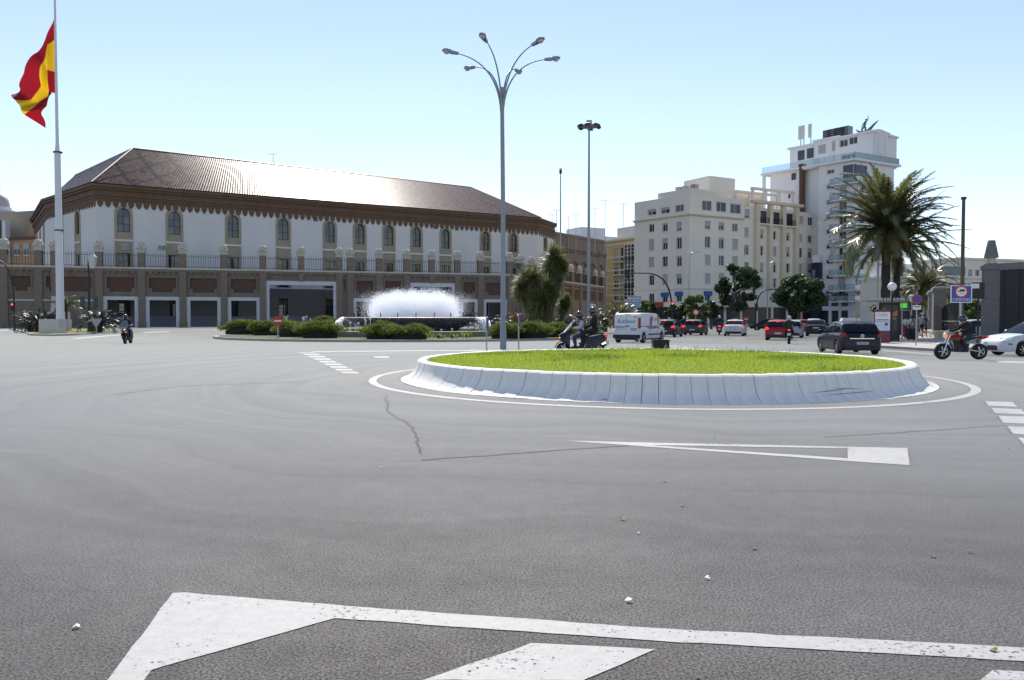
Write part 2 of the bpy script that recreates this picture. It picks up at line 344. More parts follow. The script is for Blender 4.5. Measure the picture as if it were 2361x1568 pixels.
def lawn_z(r): return .47 + .13 * (1 - (r / 6.10) ** 2)
vs = [(0, 0, lawn_z(0))] + [(6.11*k/nr*math.cos(2*math.pi*j/na), 6.11*k/nr*math.sin(2*math.pi*j/na), lawn_z(6.11*k/nr)) for k in range(1, nr+1) for j in range(na)]
fs = [(0, 1+j, 1+(j+1) % na) for j in range(na)] + [(1+(k-1)*na+j, 1+k*na+j, 1+k*na+(j+1) % na, 1+(k-1)*na+(j+1) % na) for k in range(1, nr) for j in range(na)]
b.add(vs, fs); b.build('lawn_soil', mSOIL, isl, 60)
def blades(n, pick, h, w, lean=.5):
    """n grass blades as two-triangle tapered leaves"""
    P = np.array([pick() for _ in range(n)]); a = np.random.rand(n)*2*np.pi; hh = h*(.45+.9*np.random.rand(n)**1.5)
    t = np.random.rand(n)*2*np.pi; ln = lean*np.random.rand(n)*hh
    dx, dy = np.cos(a)*w/2, np.sin(a)*w/2
    v = np.zeros((n, 4, 3))
    v[:, 0] = P - np.c_[dx, dy, 0*dx]; v[:, 1] = P + np.c_[dx, dy, 0*dx]
    v[:, 2] = P + np.c_[np.cos(t)*ln*.4+dx*.6, np.sin(t)*ln*.4+dy*.6, hh*.62]; v[:, 3] = P + np.c_[np.cos(t)*ln, np.sin(t)*ln, hh]
    i = np.arange(n)*4; f = np.concatenate([np.c_[i, i+1, i+2], np.c_[i, i+2, i+3]])
    b = MB(); b.v = v.reshape(-1, 3).tolist(); b.f = f.tolist(); return b
def pk():
    r = 6.08*math.sqrt(random.random()); a = random.random()*2*math.pi; return (r*math.cos(a), r*math.sin(a), lawn_z(r)-.005)
mGRASS = leafmat('grass', [(.15, .26, .012), (.21, .33, .018), (.29, .37, .035), (.18, .30, .015), (.30, .29, .07)], .5, .5)
blades(90000, pk, .05, .014, .8).build('grass', mGRASS, isl, kind='stuff')
PATCH = [(random.uniform(-5, 5), random.uniform(-5.4, 5), random.uniform(.25, .9)) for _ in range(16)]
def pk3():
    while True:
        x, y, s = random.choice(PATCH); x += random.gauss(0, s); y += random.gauss(0, s*.7); r = math.hypot(x, y)
        if r < 6.0: return (x, y, lawn_z(r)-.005)
blades(9000, pk3, .065, .013, .9).build('dry_grass', leafmat('dry_grass', [(.26, .24, .06), (.34, .29, .1), (.2, .22, .04)], .6, .4), isl, kind='stuff')
blades(5000, pk3, .085, .022, 1.1).build('clover_tufts', leafmat('clover', [(.06, .16, .012), (.09, .2, .02), (.12, .24, .02)], .5, .4), isl, kind='stuff')
def pk2():
    r = 6.0*math.sqrt(random.random()); a = random.uniform(.1, 1.9); return (r*math.cos(a), r*math.sin(a), lawn_z(r)-.005)
blades(160, pk2, .22, .01, .5).build('seed_stalks', leafmat('stalk', [(.25, .28, .08), (.3, .3, .14)], .6, .3), isl, kind='stuff')
# ---------------------------------------------------------------- litter
mLEAF = mat('dry_leaf', (.30, .20, .09), .8, var=.2); mPAPER = mat('paper_scrap', (.72, .7, .62), .8, var=.08)
LIT = [(879, 1078, 1, 'cream paper scrap lying alone on the asphalt left of the triangle tip'), (176, 1446, 1, 'white paper scrap on the asphalt left of the foreground hatching'), (1632, 1334, 1, 'crumpled cream scrap near the middle of the bare asphalt'),
       (1740, 1265, 0, 'brown curled leaf right of the crumpled cream scrap'), (1572, 1166, 0, 'small brown leaf below the give-way triangle'), (1436, 1198, 0, 'thin brown leaf in the middle foreground'), (1471, 1231, 1, 'tiny pale scrap beneath the thin brown leaf'),
       (2150, 1283, 0, 'brown leaf at the far right of the foreground'), (2235, 1273, 0, 'pale brown leaf nearest the right picture edge'), (1608, 1562, 0, 'brown leaf at the bottom edge beside the white stripe'), (2290, 1500, 0, 'leaf lying on the white foreground line'),
       (2330, 1036, 1, 'flat white scrap by the right give-way bars'), (2295, 1034, 0, 'dark twig beside the flat white scrap'), (1648, 1010, 0, 'dark leaf above the give-way triangle'), (1449, 1386, 1, 'small white scrap above the hatching outline'), (1533, 1110, 1, 'small white scrap right under the triangle tip')]
for x, y, k, lb in LIT:
    p = G(x, y, .006); s = random.uniform(.02, .036)
    b = MB(); n = 6
    vs = [(s*(1 if i % 3 else .5)*math.cos(2*math.pi*i/n), s*.55*math.sin(2*math.pi*i/n), random.uniform(.0, .018)) for i in range(n)]
    b.add(vs + [(0, 0, .012)], [(i, (i+1) % n, n) for i in range(n)])
    o = b.build('paper_scrap' if k else 'fallen_leaf', mPAPER if k else mLEAF, mat4=T(p.x, p.y, p.z, random.random()*6)); tag(o, lb, 'litter' if k else 'leaf', 'litter on the asphalt')
# ---------------------------------------------------------------- kerbed islands and pavements
mCURB = mat('granite_kerb', (.36, .34, .31), .8, var=.12, scale=4); mPAVE = mat('paving', (.42, .39, .35), .8, var=.1, scale=2.5, stain=.3); mDRY = mat('dry_lawn', (.20, .19, .06), .95, var=.3, scale=3)
def kerbed(poly, name, top, h=.14, w=.28, kerb_name='kerb'):
    """raised area with a row of kerb stones round it"""
    b = MB(); b.add([(x, y, h-.02) for x, y in poly], [tuple(range(len(poly)))]); o = struct(b.build(name, top))
    me = MB().box(-.485, .485, 0, w, 0, h).mesh('kerb_stone', mCURB); n = len(poly)
    for i in range(n):
        A, B = Vector(poly[i]), Vector(poly[(i+1) % n]); L = (B-A).length; k = max(1, round(L)); ang = math.atan2((B-A).y, (B-A).x)
        for j in range(k):
            c = A.lerp(B, (j+.5)/k); put(kerb_name, me, o, T(c.x, c.y, random.uniform(-.006, .006), ang) @ Matrix.Diagonal((L/k, 1, 1, 1)))
    return o
# ================================================================ the long white and brick building with the tiled roof
mWHITE = mat('white_render', (.62, .62, .62), .85, var=.05, scale=.35, bump=.06, bscale=8, stain=.12)
mBRICK = mat('old_brick', (.135, .082, .056), .9, var=.28, scale=1.6, bump=.3, bscale=14, stain=.5, stretch=(1, 1, 3.5))
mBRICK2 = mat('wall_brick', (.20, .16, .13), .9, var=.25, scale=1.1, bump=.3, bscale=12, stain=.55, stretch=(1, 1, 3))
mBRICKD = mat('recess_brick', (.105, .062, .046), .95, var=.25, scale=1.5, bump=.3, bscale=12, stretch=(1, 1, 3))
mTAN = mat('tan_surround', (.33, .285, .21), .85, var=.08, scale=1.2, stain=.15)
mFRAME = mat('dark_frame', (.03, .027, .025), .5, var=.05)
mPANE = mat('window_pane', (.02, .025, .035), .06, var=.0, spec=.8)
mSTONE = mat('weathered_stone', (.50, .47, .40), .9, var=.18, scale=2.2, bump=.3, bscale=9, stain=.5)
mLINT = mat('painted_lintel', (.56, .57, .60), .8, var=.06, scale=.8, stain=.2)
mIRON = mat('iron', (.02, .02, .022), .55, metal=.3, var=.1)
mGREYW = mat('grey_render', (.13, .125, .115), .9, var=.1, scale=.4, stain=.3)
HE, HR = 23.6, 32.25
eC0, eC1 = HT(221, 424, HE), HT(1241, 504, HE)
FR = Frame(eC0, eC1); C0, C1 = FR.A, FR.B
P1, P2, P3 = HT(108, 460, HE), HT(79, 506, HE), HT(1276, 516, HE)
FL, FL2, FC = Frame(P1, C0), Frame(P2, P1), Frame(C1, P3)
mb = thing('long_building', 'long white-rendered building with brick cornice, arched windows and brown tiled hip roof', 'building', mat4=Matrix.Translation(C0))
INV = Matrix.Translation(C0).inverted()
def LM(fr): return INV @ fr.M
# upper windows: (x in the picture) ; heights read off the second window
zf = lambda y, x=402, fr=FR: fr.hit(x, y)[1]
zT, zS, zB = zf(488), zf(541), zf(559); zL0, zL1 = 7.2, zf(588); zG0, zG1 = 1.5, 5.2
WX = [285, 402, 537, 653, 760, 829, 896, 960, 1027, 1119, 1183]
hw = (FR.U(416) - FR.U(388)) / 2
LWX = [(FL, 180), (FL, 146)]
def arch(hw, z0, z1, n=10): # outline of a round-headed opening, (x, z)
    zc = z1 - hw
    return [(-hw, z0), (hw, z0)] + [(hw*math.cos(math.pi*i/n), zc+hw*math.sin(math.pi*i/n)) for i in range(n+1)]
def spandrel(hw, z1, y0, y1, n=8):
    b = MB(); zc = z1 - hw; pr = [(hw*math.cos(math.pi*i/(2*n)), zc+hw*math.sin(math.pi*i/(2*n))) for i in range(n+1)]
    for sg in (1, -1):
        for i in range(n):
            (x0, za), (x1, zb) = pr[i], pr[i+1]
            q = [(sg*x0, y0, za), (sg*x0, y0, z1+.001), (sg*x1, y0, z1+.001), (sg*x1, y0, zb)]
            b.add(q if sg > 0 else q[::-1], [(3, 2, 1, 0)]); r = [(sg*x0, y0, za), (sg*x1, y0, zb), (sg*x1, y1, zb), (sg*x0, y1, za)]
            b.add(r, [(0, 1, 2, 3)])
    return b
def sash(hw, z0, z1, rows, n=8, t=.09, y=0.0, arched=True):
    b = MB(); b.box(-hw, -hw+t, y, y+.08, z0, z1); b.box(hw-t, hw, y, y+.08, z0, z1); b.box(-t*.6, t*.6, y-.01, y+.07, z0, z1); b.box(-hw+t, hw-t, y, y+.08, z0, z0+t); b.box(-hw+t, hw-t, y, y+.08, z1-t, z1)
    for r in range(1, rows): zz = z0+(z1-z0)*r/rows; b.box(-hw+t, hw-t, y+.004, y+.074, zz-t*.3, zz+t*.3)
    return b
def panes(parent, hw, z0, z1, rows, y, cols=2, m=None, cache={}):
    k = (round(hw, 3), round(z0, 2), round(z1, 2), rows, cols)
    w, h = 2*hw/cols, (z1-z0)/rows
    if k not in cache: cache[k] = MB().box(-w/2+.02, w/2-.02, 0, .02, .02, h-.02).mesh('pane', m or mPANE)
    for c in range(cols):
        for r in range(rows):
            put('pane', cache[k], parent, Matrix.Translation((-hw+w*(c+.5), y, z0+h*r)) @ Matrix.Rotation(random.uniform(-.02, .02), 4, 'Z') @ Matrix.Rotation(random.uniform(-.02, .02), 4, 'X'))
def front(fr, holes, zt=20.9, m=None, name='wall', depth=.5):
    b = MB(); b.holes(0, fr.L, 0, zt, holes, 0, depth); return b.build(name, m or mWHITE, mb, mat4=LM(fr))
meSur = MB()   # surround: tan strip around and under the round-headed window
sw = hw + .42; zA = zT + .5; zc = zT - hw
ro = [(sw*math.cos(math.pi*i/12), zc+.1+sw*math.sin(math.pi*i/12)) for i in range(13)]
ri = [(hw*math.cos(math.pi*i/12), zc+hw*math.sin(math.pi*i/12)) for i in range(13)]
for i in range(12):
    for yy, fl in ((-.1, 0),):
        q = [(ri[i][0], yy, ri[i][1]), (ri[i+1][0], yy, ri[i+1][1]), (ro[i+1][0], yy, ro[i+1][1]), (ro[i][0], yy, ro[i][1])]; meSur.add(q, [(0, 1, 2, 3)])
    meSur.quad((ro[i][0], -.1, ro[i][1]), (ro[i+1][0], -.1, ro[i+1][1]), (ro[i+1][0], 0, ro[i+1][1]), (ro[i][0], 0, ro[i][1]))
    meSur.quad((ri[i+1][0], -.1, ri[i+1][1]), (ri[i][0], -.1, ri[i][1]), (ri[i][0], .35, ri[i][1]), (ri[i+1][0], .35, ri[i+1][1]))
for sg in (-1, 1):
    a, c = sorted((sg*hw, sg*sw)); meSur.box(a, c, -.1, .0, zS, zc); meSur.box(a if sg < 0 else hw, c if sg > 0 else -hw, -.1, .0, zL0, zS)
    meSur.box(*sorted((sg*(hw-.001), sg*hw)), .0, .35, zS, zc)
meSur.box(-hw, hw, -.06, .0, zL1+.01, zS)
meSur = meSur.mesh('window_surround', mTAN)
meSill = MB().box(-sw-.05, sw+.05, -.22, -.1, zB-.22, zB+.1).mesh('sill_band', mWHITE)
meSp = spandrel(hw, zT, -.02, .3).mesh('arch_head', mTAN)
meSash = sash(hw, zS+.05, zT, 3).mesh('window', mFRAME)
meSash2 = sash(hw, zL0, zL1, 2).mesh('window', mFRAME); meG = sash(hw*.95, zG0, zG1, 2, t=.13).mesh('window', mFRAME)
def bay(fr, u, ground=True):
    M = LM(fr) @ Matrix.Translation((u, 0, 0))
    put('window_surround', meSur, mb, M); put('sill_band', meSill, mb, M)
    o = put('window', meSash, mb, M @ Matrix.Translation((0, .3, 0))); panes(o, hw-.06, zS+.12, zT-.02, 3, .06)
    o = put('window', meSash2, mb, M @ Matrix.Translation((0, .3, 0))); panes(o, hw-.06, zL0, zL1-.05, 2, .06)
    if ground: o = put('window', meG, mb, M @ Matrix.Translation((0, .3, 0))); panes(o, hw*.9, zG0+.1, zG1-1.2, 2, .06)
def holes_for(us, ground=True):
    h = []
    for u in us: h += [(u-hw, u+hw, zS, zT), (u-hw, u+hw, zL0, zL1)] + ([(u-hw*.95, u+hw*.95, zG0, zG1)] if ground else [])
    return h
us = [FR.U(x, 515) for x in WX]; front(FR, holes_for(us))
for u in us: bay(FR, u)
ul = [FL.U(179, 520), FL.U(140, 530)]; front(FL, holes_for(ul, False));
for u in ul: bay(FL, u, False)
ul2 = [FL2.L*k for k in (.22, .5, .78)]; front(FL2, holes_for(ul2, False))
for u in ul2: bay(FL2, u, False)
uc = [FC.L*.45]; front(FC, holes_for(uc, False))
for u in uc: bay(FC, u, False)
# the dark rooms behind the openings, and the far side of the building
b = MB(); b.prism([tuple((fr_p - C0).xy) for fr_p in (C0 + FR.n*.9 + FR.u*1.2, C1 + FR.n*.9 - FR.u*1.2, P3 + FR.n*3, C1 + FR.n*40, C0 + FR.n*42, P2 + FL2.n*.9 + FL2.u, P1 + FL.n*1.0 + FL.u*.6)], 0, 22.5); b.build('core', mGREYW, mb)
b = MB(); b.holes(0, FR.L, .05, 1.9, [], -.03, .1); b.build('plinth', mat('blue_plinth', (.16, .18, .22), .8, var=.08), mb, mat4=LM(FR))
# grey-brown ground floor face seen through the gate openings
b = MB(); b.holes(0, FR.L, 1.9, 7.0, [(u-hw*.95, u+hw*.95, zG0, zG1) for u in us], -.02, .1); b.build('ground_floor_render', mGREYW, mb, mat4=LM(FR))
b = MB()
for u in us: b.box(u-hw*1.15, u+hw*1.15, -.08, -.02, zG1-.05, zG1+.25)
# vents and pipes on the white wall
meV = MB().box(-.42, .42, -.03, .05, -.42, .42).mesh('vent', mat('vent_grille', (.17, .18, .2), .6, var=.05))
for x, y in ((728, 506), (793, 508), (1004, 524), (1053, 527)): u, z = FR.hit(x, y); put('vent', meV, mb, LM(FR) @ Matrix.Translation((u, 0, z)))
meV2 = sash(.55, -.4, .4, 1, t=.06).mesh('small_window', mLINT)
for x, y in ((288, 570), (373, 571), (409, 571)): u, z = FR.hit(x, y); o = put('small_window', meV2, mb, LM(FR) @ Matrix.Translation((u, -.2, z))); panes(o, .5, -.36, .36, 1, .03)
# brick cornice: stepped profile swept round the corners
path = [P2, P1, C0, C1, P3]; prof = [(0, 20.85), (.16, 20.85), (.16, 21.3), (.3, 21.3), (.3, 21.75), (.5, 21.75), (.5, 22.2), (.38, 22.2), (.38, 22.7), (.7, 22.7), (.7, 23.1), (.95, 23.1), (.95, 23.6), (0, 23.75)]
def sweep(path, prof, org):
    ns = []
    for i in range(len(path)-1):
        d = (path[i+1]-path[i]).xy.normalized(); ns.append(Vector((d.y, -d.x)))
    rings = []
    for i, p in enumerate(path):
        if i == 0: m = ns[0]
        elif i == len(path)-1: m = ns[-1]
        else: m = (ns[i-1]+ns[i]).normalized(); m = m / m.dot(ns[i])
        rings.append([(p.x+m.x*o-org.x, p.y+m.y*o-org.y, z) for o, z in prof])
    return MB().loft(rings)
sweep(path, prof, C0).build('cornice', mBRICK, mb)
meT = MB().prism([(-.44, 1.0), (-.44, .55), (-.3, .3), (-.1, .0), (.1, 0), (.3, .3), (.44, .55), (.44, 1.0)], -.14, .0, 'y').mesh('brick_tooth', mBRICK)
for fr in (FL2, FL, FR, FC):
    n = int(fr.L / 1.15)
    for i in range(n): put('brick_tooth', meT, mb, LM(fr) @ Matrix.Translation((fr.L*(i+.5)/n, 0, 19.9)))
# roof of barrel tiles; some courses are laid in dark glazed tiles
def roofmat():
    m = bpy.data.materials.new('roof_tiles'); m.use_nodes = True; nt = m.node_tree; N = nt.nodes; Lk = nt.links; p = N['Principled BSDF']
    at = N.new('ShaderNodeVertexColor'); at.layer_name = 'tint'; Lk.new(at.outputs[0], p.inputs['Base Color']); p.inputs['Roughness'].default_value = .27; p.inputs['Specular IOR Level'].default_value = .045
    return m
mROOF = roofmat()
def tiles(p00, p10, p11, p01, nu, nv, pattern=None, name='roof_tiles'):
    """rows of barrel tiles between eave p00-p10 and ridge p01-p11"""
    p00, p10, p11, p01 = [p - C0 for p in (p00, p10, p11, p01)]
    nrm = (p10-p00).cross(p01-p00).normalized(); b = MB(); k = 4
    off = [.0, .012, .018, .012]
    U = nu * k; rows = []
    for j in range(nv):
        for e in (0, 1):
            v = (j+e)/nv; L0, L1 = p00.lerp(p01, v), p10.lerp(p11, v)
            rows.append([L0.lerp(L1, i/U) + nrm*(off[i % k] + (.04 if e == 0 else 0)) for i in range(U+1)])
    vs = [q for r in rows for q in r]; W = U+1; fs = []; cs = []
    tint = {}
    for r in range(len(rows)-1):
        for i in range(U):
            fs.append((r*W+i, r*W+i+1, (r+1)*W+i+1, (r+1)*W+i))
            key = (r//2, i//k)
            if key not in tint:
                q = random.uniform(.5, 1.5); c = (.115*q, .070*q, .052*q)
                if pattern and pattern((i//k+.5)/nu, (r//2+.5)/nv): c = (.02, .022, .028)
                tint[key] = (*c, 1)
            cs.append(tint[key])
    b.add(vs, fs); b.c = cs; return b.build(name, mROOF, mb, smooth=50, kind='stuff')
rA, rB, rL = HT(306, 342, HR), HT(1087, 432, HR), HT(173, 404, HR)
oe = lambda p, d: Vector((p.x+d.x, p.y+d.y, HE+.12))
nF = -FR.n; nL = -FL.n
cor = (nF+nL).normalized(); cor = cor/cor.dot(nF)
E0, E1 = oe(C0, cor*.9), oe(C1, nF*.9 + FR.u*.2); E2 = oe(FL.at(FL.U(138, 450)), nL*.9)
def lattice(u, v):
    # diamonds of dark tiles near the hip
    x = u*FR.L; y = v*20
    if x > 17: return False
    a = (x+y*.55) % 5.6; c = (x-y*.55) % 5.6
    return a < .75 or c < .75 or (abs(((x+2.8) % 5.6)-2.8) < .5 and abs((y % 5.0)-2.5) < .6)
tiles(E0, E1, rB, rA, 200, 36, lattice)
tiles(E2, E0, rA, rL, 70, 30)
# hip end at the right and the faces behind, so the roof is closed
b = MB(); Bk0, Bk1 = oe(C0, FR.n*42), oe(C1, FR.n*40)
for tri in ((E1, Bk1, rB), (rB, Bk1, rL), (rL, Bk0, E2), (Bk1, Bk0, rL), (rA, rB, rL)): b.add([t - C0 for t in tri], [(0, 1, 2)])
b.build('rear_roof', mat('rear_roof_tiles', (.17, .1, .07), .6, var=.2, scale=1), mb)
b = MB()
for p, q in ((rA, rB), (rA, rL), (rA, E0), (rB, E1)): b.tube([p-C0, q-C0], .16, 6)
b.build('ridge_tiles', mat('ridge_tiles', (.12, .07, .05), .5, var=.25, scale=2), mb)

# ================================================================ perimeter wall with pillars, gates and railings
HC = 9.4
W0, W1 = HT(147, 617.5, HC), HT(1087, 634, HC)
dW = (W1-W0).normalized(); WF0 = Frame(W0, W1)
A0 = WF0.at(WF0.U(-70)); A1 = WF0.at(WF0.U(1178)); A2 = HT(1395, 663.5, HC)
WA, WC = Frame(A0, A1), Frame(A1, A2)
pw = thing('perimeter_wall', 'tall brown brick perimeter wall with stone-topped pillars, white-framed gateways and iron railings', 'wall', mat4=Matrix.Translation(A0))
WINV = Matrix.Translation(A0).inverted()
def WM(fr): return WINV @ fr.M
def brick_bay(fr, u0, u1, kind):
    M = WM(fr); w = u1-u0; ins = .55; b = MB(); hs = []
    pz0, pz1 = 5.75, 8.05; big = kind == 'big'
    if kind == 'gate': hs.append((u0+ins+.1, u1-ins-.1, 0, 4.5))
    if big: hs.append((u0+ins, u1-ins, 0, 7.2))
    pan = [] if big else [(u0+ins+.5, u1-ins-.5, pz0, pz1)]
    b.holes(u0, u1, 0, HC, hs + pan, 0, .9 if hs else .25); b.holes(u0, u1, 0, HC, hs, .9, .01)
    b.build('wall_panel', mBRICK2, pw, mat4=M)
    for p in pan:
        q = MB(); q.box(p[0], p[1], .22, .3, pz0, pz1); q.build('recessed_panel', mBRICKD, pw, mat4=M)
        q = MB(); e = .16
        q.box(p[0]-e*1.5, p[1]+e*1.5, -.07, 0, pz1, pz1+e); q.box(p[0]-e*1.5, p[0], -.07, 0, pz0+.6, pz1); q.box(p[1], p[1]+e*1.5, -.07, 0, pz0+.6, pz1)
        q.box(p[0], p[0]+.45, -.03, .22, pz0, pz0+.6); q.box(p[1]-.45, p[1], -.03, .22, pz0, pz0+.6)
        q.build('panel_moulding', mBRICK2, pw, mat4=M)
    for h in hs:
        q = MB(); t = .45 if big else .42; zt = h[3]
        q.box(h[0]-.15, h[1]+.15, -.1, .5, zt-.05, zt+(.62 if big else .5)); q.build('lintel', mLINT, pw, mat4=M)
        for x0, x1 in ((h[0]-.12, h[0]+t), (h[1]-t, h[1]+.12)): MB().box(x0, x1, -.08, .55, 0, zt-.05).build('gate_jamb', mLINT, pw, mat4=M)
    if kind == 'plain': MB().box(u0+.5, u1-.5, -.05, 0, 4.25, 4.45).build('string_band', mLINT, pw, mat4=M)
    # corbel table under the coping
    q = MB(); n = max(2, int(w/.85)); q.box(u0, u1, -.32, 0, 9.0, 9.38); q.box(u0, u1, -.12, 0, 8.25, 8.38)
    for i in range(n):
        x = u0+w*(i+.5)/n; q.box(x-.2, x+.2, -.26, 0, 8.75, 9.0); q.box(x-.13, x+.13, -.16, 0, 8.5, 8.75)
    q.build('corbel_table', mBRICK2, pw, mat4=M, kind='stuff')
    MB().box(u0, u1, -.42, .5, HC, HC+.28).build('coping', mSTONE, pw, mat4=M)
    q = MB(); z0 = HC+.28
    for zz in (z0+.18, z0+1.85): q.box(u0, u1, .0, .05, zz, zz+.06)
    n = max(2, int(w/.36))
    for i in range(n):
        x = u0+w*(i+.5)/n; q.box(x-.022, x+.022, .0, .05, z0, z0+2.15); q.box(x-.05, x+.05, -.01, .06, z0+2.1, z0+2.3, .05, .03)
    q.build('railing', mIRON, pw, mat4=M)
meP = MB().box(-.52, .52, -.3, .75, 0, 12.0); meP.box(-.6, .6, -.38, .8, 0, 1.0); meP.box(-.58, .58, -.36, .8, 8.3, 8.6); meP = meP.mesh('pillar', mBRICK2)
q = MB(); q.box(-.62, .62, -.4, .85, 12.0, 12.3); q.lathe([(.62, 12.3), (.78, 12.75), (.76, 13.1), (.55, 13.4), (.6, 13.5), (.3, 13.75)], 8, (0, .22, 0), 1, .85, math.pi/8); q.ball((-.55, -.1, 12.75), .22); q.ball((.55, -.1, 12.75), .22); q.ball((0, -.35, 13.0), .25); meQ = q.mesh('carved_capital', mSTONE, 40)
def pillar(fr, u): put('pillar', meP, pw, WM(fr) @ Matrix.Translation((u, 0, 0))); put('carved_capital', meQ, pw, WM(fr) @ Matrix.Translation((u, 0, 0)) @ Matrix.Rotation(random.uniform(-.1, .1), 4, 'Z'))
PX = [(-62, 'plain'), (8, 'plain'), (88, 'plain'), (228, 'gate'), (326, 'gate'), (421, 'gate'), (516, 'gate'), (606, 'big'), (782, 'panel'), (807, 'gate'), (874, 'panel'), (938, 'big'), (1055, 'gate'), (1108, 'gate'), (1175, None)]
for i, (x, k) in enumerate(PX):
    u = WA.U(x, 600); pillar(WA, u)
    if k: brick_bay(WA, u, WA.U(PX[i+1][0], 600), k)
for x in (126, 694, 996): # half pillars that end on a console above the wide gates
    u = WA.U(x, 600)
    if x == 126: pillar(WA, u); continue
    q = MB(); q.box(-.5, .5, -.3, .7, 8.4, 12.0); q.prism([(-.5, 8.4), (0, 7.7), (.5, 8.4)], -.3, -.02, 'y'); q.build('console', mBRICK2, pw, mat4=WM(WA) @ Matrix.Translation((u, 0, 0)))
    put('carved_capital', meQ, pw, WM(WA) @ Matrix.Translation((u, 0, 0)))
PC = [1202, 1227, 1262, 1297, 1319, 1338, 1356, 1374, 1390]
uu = [0.0] + [WC.U(x, 640) for x in PC]
for i in range(len(uu)):
    if i: pillar(WC, uu[i])
    if i < len(uu)-1: brick_bay(WC, uu[i], uu[i+1], 'gate' if i == 7 else 'panel')
# ================================================================ plain brick building behind the wall at its far end
FB = Frame(D(1272, 733, 184), D(1398, 733, 207)); hb = FB.hit(1397, 556)[1]
bb = thing('brick_building', 'plain dark brick building with blind arches and a dentil cornice beside the tall masts', 'building', mat4=FB.M)
b = MB(); ars = [FB.U(x, 620) for x in (1286, 1306, 1326, 1346, 1366, 1384)]
b.holes(0, FB.L, 0, hb, [(a-1.7, a+1.7, 9.5, 15.5) for a in ars], 0, .4); b.box(.01, FB.L-.01, .42, 14, 0, hb-.01); b.build('wall', mBRICK2, bb)
meA = spandrel(1.7, 15.5, .0, .4).mesh('arch_head', mBRICK2)
for a in ars: put('arch_head', meA, bb, Matrix.Translation((a, .01, 0)))
b = MB(); b.box(-.3, FB.L+.5, -.5, 0, hb-3.6, hb-3.0); b.box(-.2, FB.L+.3, -.3, 0, hb-.5, hb+.1)
n = int(FB.L/1.1)
for i in range(n): b.box(FB.L*(i+.25)/n, FB.L*(i+.75)/n, -.35, 0, hb-4.4, hb-3.6)
b.build('cornice', mBRICK2, bb)
# ================================================================ apartment blocks and the other buildings
mBEIGE = mat('beige_render', (.72, .665, .58), .85, var=.05, scale=.5, stain=.14)
mBEIGE2 = mat('ochre_render', (.62, .54, .42), .85, var=.06, scale=.5, stain=.12)
mTOWER = mat('tower_white', (.70, .70, .72), .8, var=.04, scale=.4, stain=.1)
mSHUT = mat('roller_shutter', (.38, .37, .36), .7, var=.06, scale=2, stretch=(1, 1, 14)); mWF = mat('white_frame', (.62, .62, .62), .6, var=.03)
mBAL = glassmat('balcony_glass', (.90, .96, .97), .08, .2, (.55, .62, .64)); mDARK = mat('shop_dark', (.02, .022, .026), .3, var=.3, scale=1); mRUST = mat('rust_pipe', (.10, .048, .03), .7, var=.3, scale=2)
mTURQ = mat('blue_awning', (.03, .10, .30), .7, var=.1)
WC_ = {}
def window(parent, M, u, z0, z1, w, kind, rec=.22):
    """recessed casement: white frame with a mullion, two panes, and a roller shutter let down by some of them"""
    h = round(z1-z0, 1); w = round(w, 1); k = (w, h)
    if k not in WC_:
        b = MB(); t = .07; b.box(-w/2, -w/2+t, 0, .06, 0, h); b.box(w/2-t, w/2, 0, .06, 0, h); b.box(-w/2+t, w/2-t, 0, .06, 0, t); b.box(-w/2+t, w/2-t, 0, .06, h-t, h); b.box(-.04, .04, -.01, .05, t, h-t)
        WC_[k] = (b.mesh('window', mWF), MB().box(-w/4+.03, w/4-.03, 0, .02, .05, h-.05).mesh('pane', mPANE), MB().box(-w/2-.12, w/2+.12, -.12, .05, -.12, 0).mesh('sill', mBEIGE))
    a, p, s = WC_[k]; Mw = M @ Matrix.Translation((u, rec, z0)); o = put('window', a, parent, Mw)
    for x in (-w/4, w/4): put('pane', p, o, Matrix.Translation((x, .03, 0)) @ Matrix.Rotation(random.uniform(-.03, .03), 4, 'Z') @ Matrix.Rotation(random.uniform(-.04, .02), 4, 'X'))
    if kind > 0.05: MB().box(-w/2+.02, w/2-.02, -.05, -.012, h*(1-kind), h).build('shutter', mSHUT, o)
    put('sill', s, parent, M @ Matrix.Translation((u, 0, z0)))
    return o
K = D(1590, 494, 138); hK = K.z
Kl = HT(1463, 511, hK); Kr = HT(1719.8, 505.4, hK)
FRt = Frame(K, K + (Kr-K).normalized()*((Kr-K).length)); uend = FRt.U(1886, 560); FRt = Frame(K, FRt.at(uend)); FLt = Frame(Kl, K)
bk = thing('apartment_block', 'cream corner apartment block with rows of shuttered windows and roof terrace', 'building', mat4=Matrix.Translation((K.x, K.y, 0)))
KI = Matrix.Translation((K.x, K.y, 0)).inverted()
def wins(fr, cols, rows_a, xa, rows_b, xb, wpx):
    """window openings from picture columns; the row heights are read off at two columns"""
    out = []
    for x in cols:
        t = (x-xa)/(xb-xa) if xb != xa else 0
        for (a0, a1), (b0, b1) in zip(rows_a, rows_b):
            ya, yb = a0+(b0-a0)*t, a1+(b1-a1)*t; u, z1 = fr.hit(x, ya); _, z0 = fr.hit(x, yb); wu = fr.U(x+wpx/2)-fr.U(x-wpx/2); out.append((u, z0, z1, wu))
    return out
hTop = FLt.hit(1590, 447)[1]; hTopL = hTop
zMezz = FLt.hit(1590, 664)[1]
wl = wins(FLt, (1502, 1533, 1565.5), [(517, 535), (552, 577.5), (593, 616), (634, 658), (677, 699)], 1502, [(512, 532), (547.5, 574), (590, 614), (631.5, 655.5), (673, 696)], 1565.5, 12.5)
wat = [(FLt.U(x), FLt.hit(x, y1)[1], FLt.hit(x, y0)[1], FLt.U(x+10)-FLt.U(x-10)) for x, y0, y1 in ((1502, 483, 496), (1533, 478, 492), (1565.5, 473, 488))]
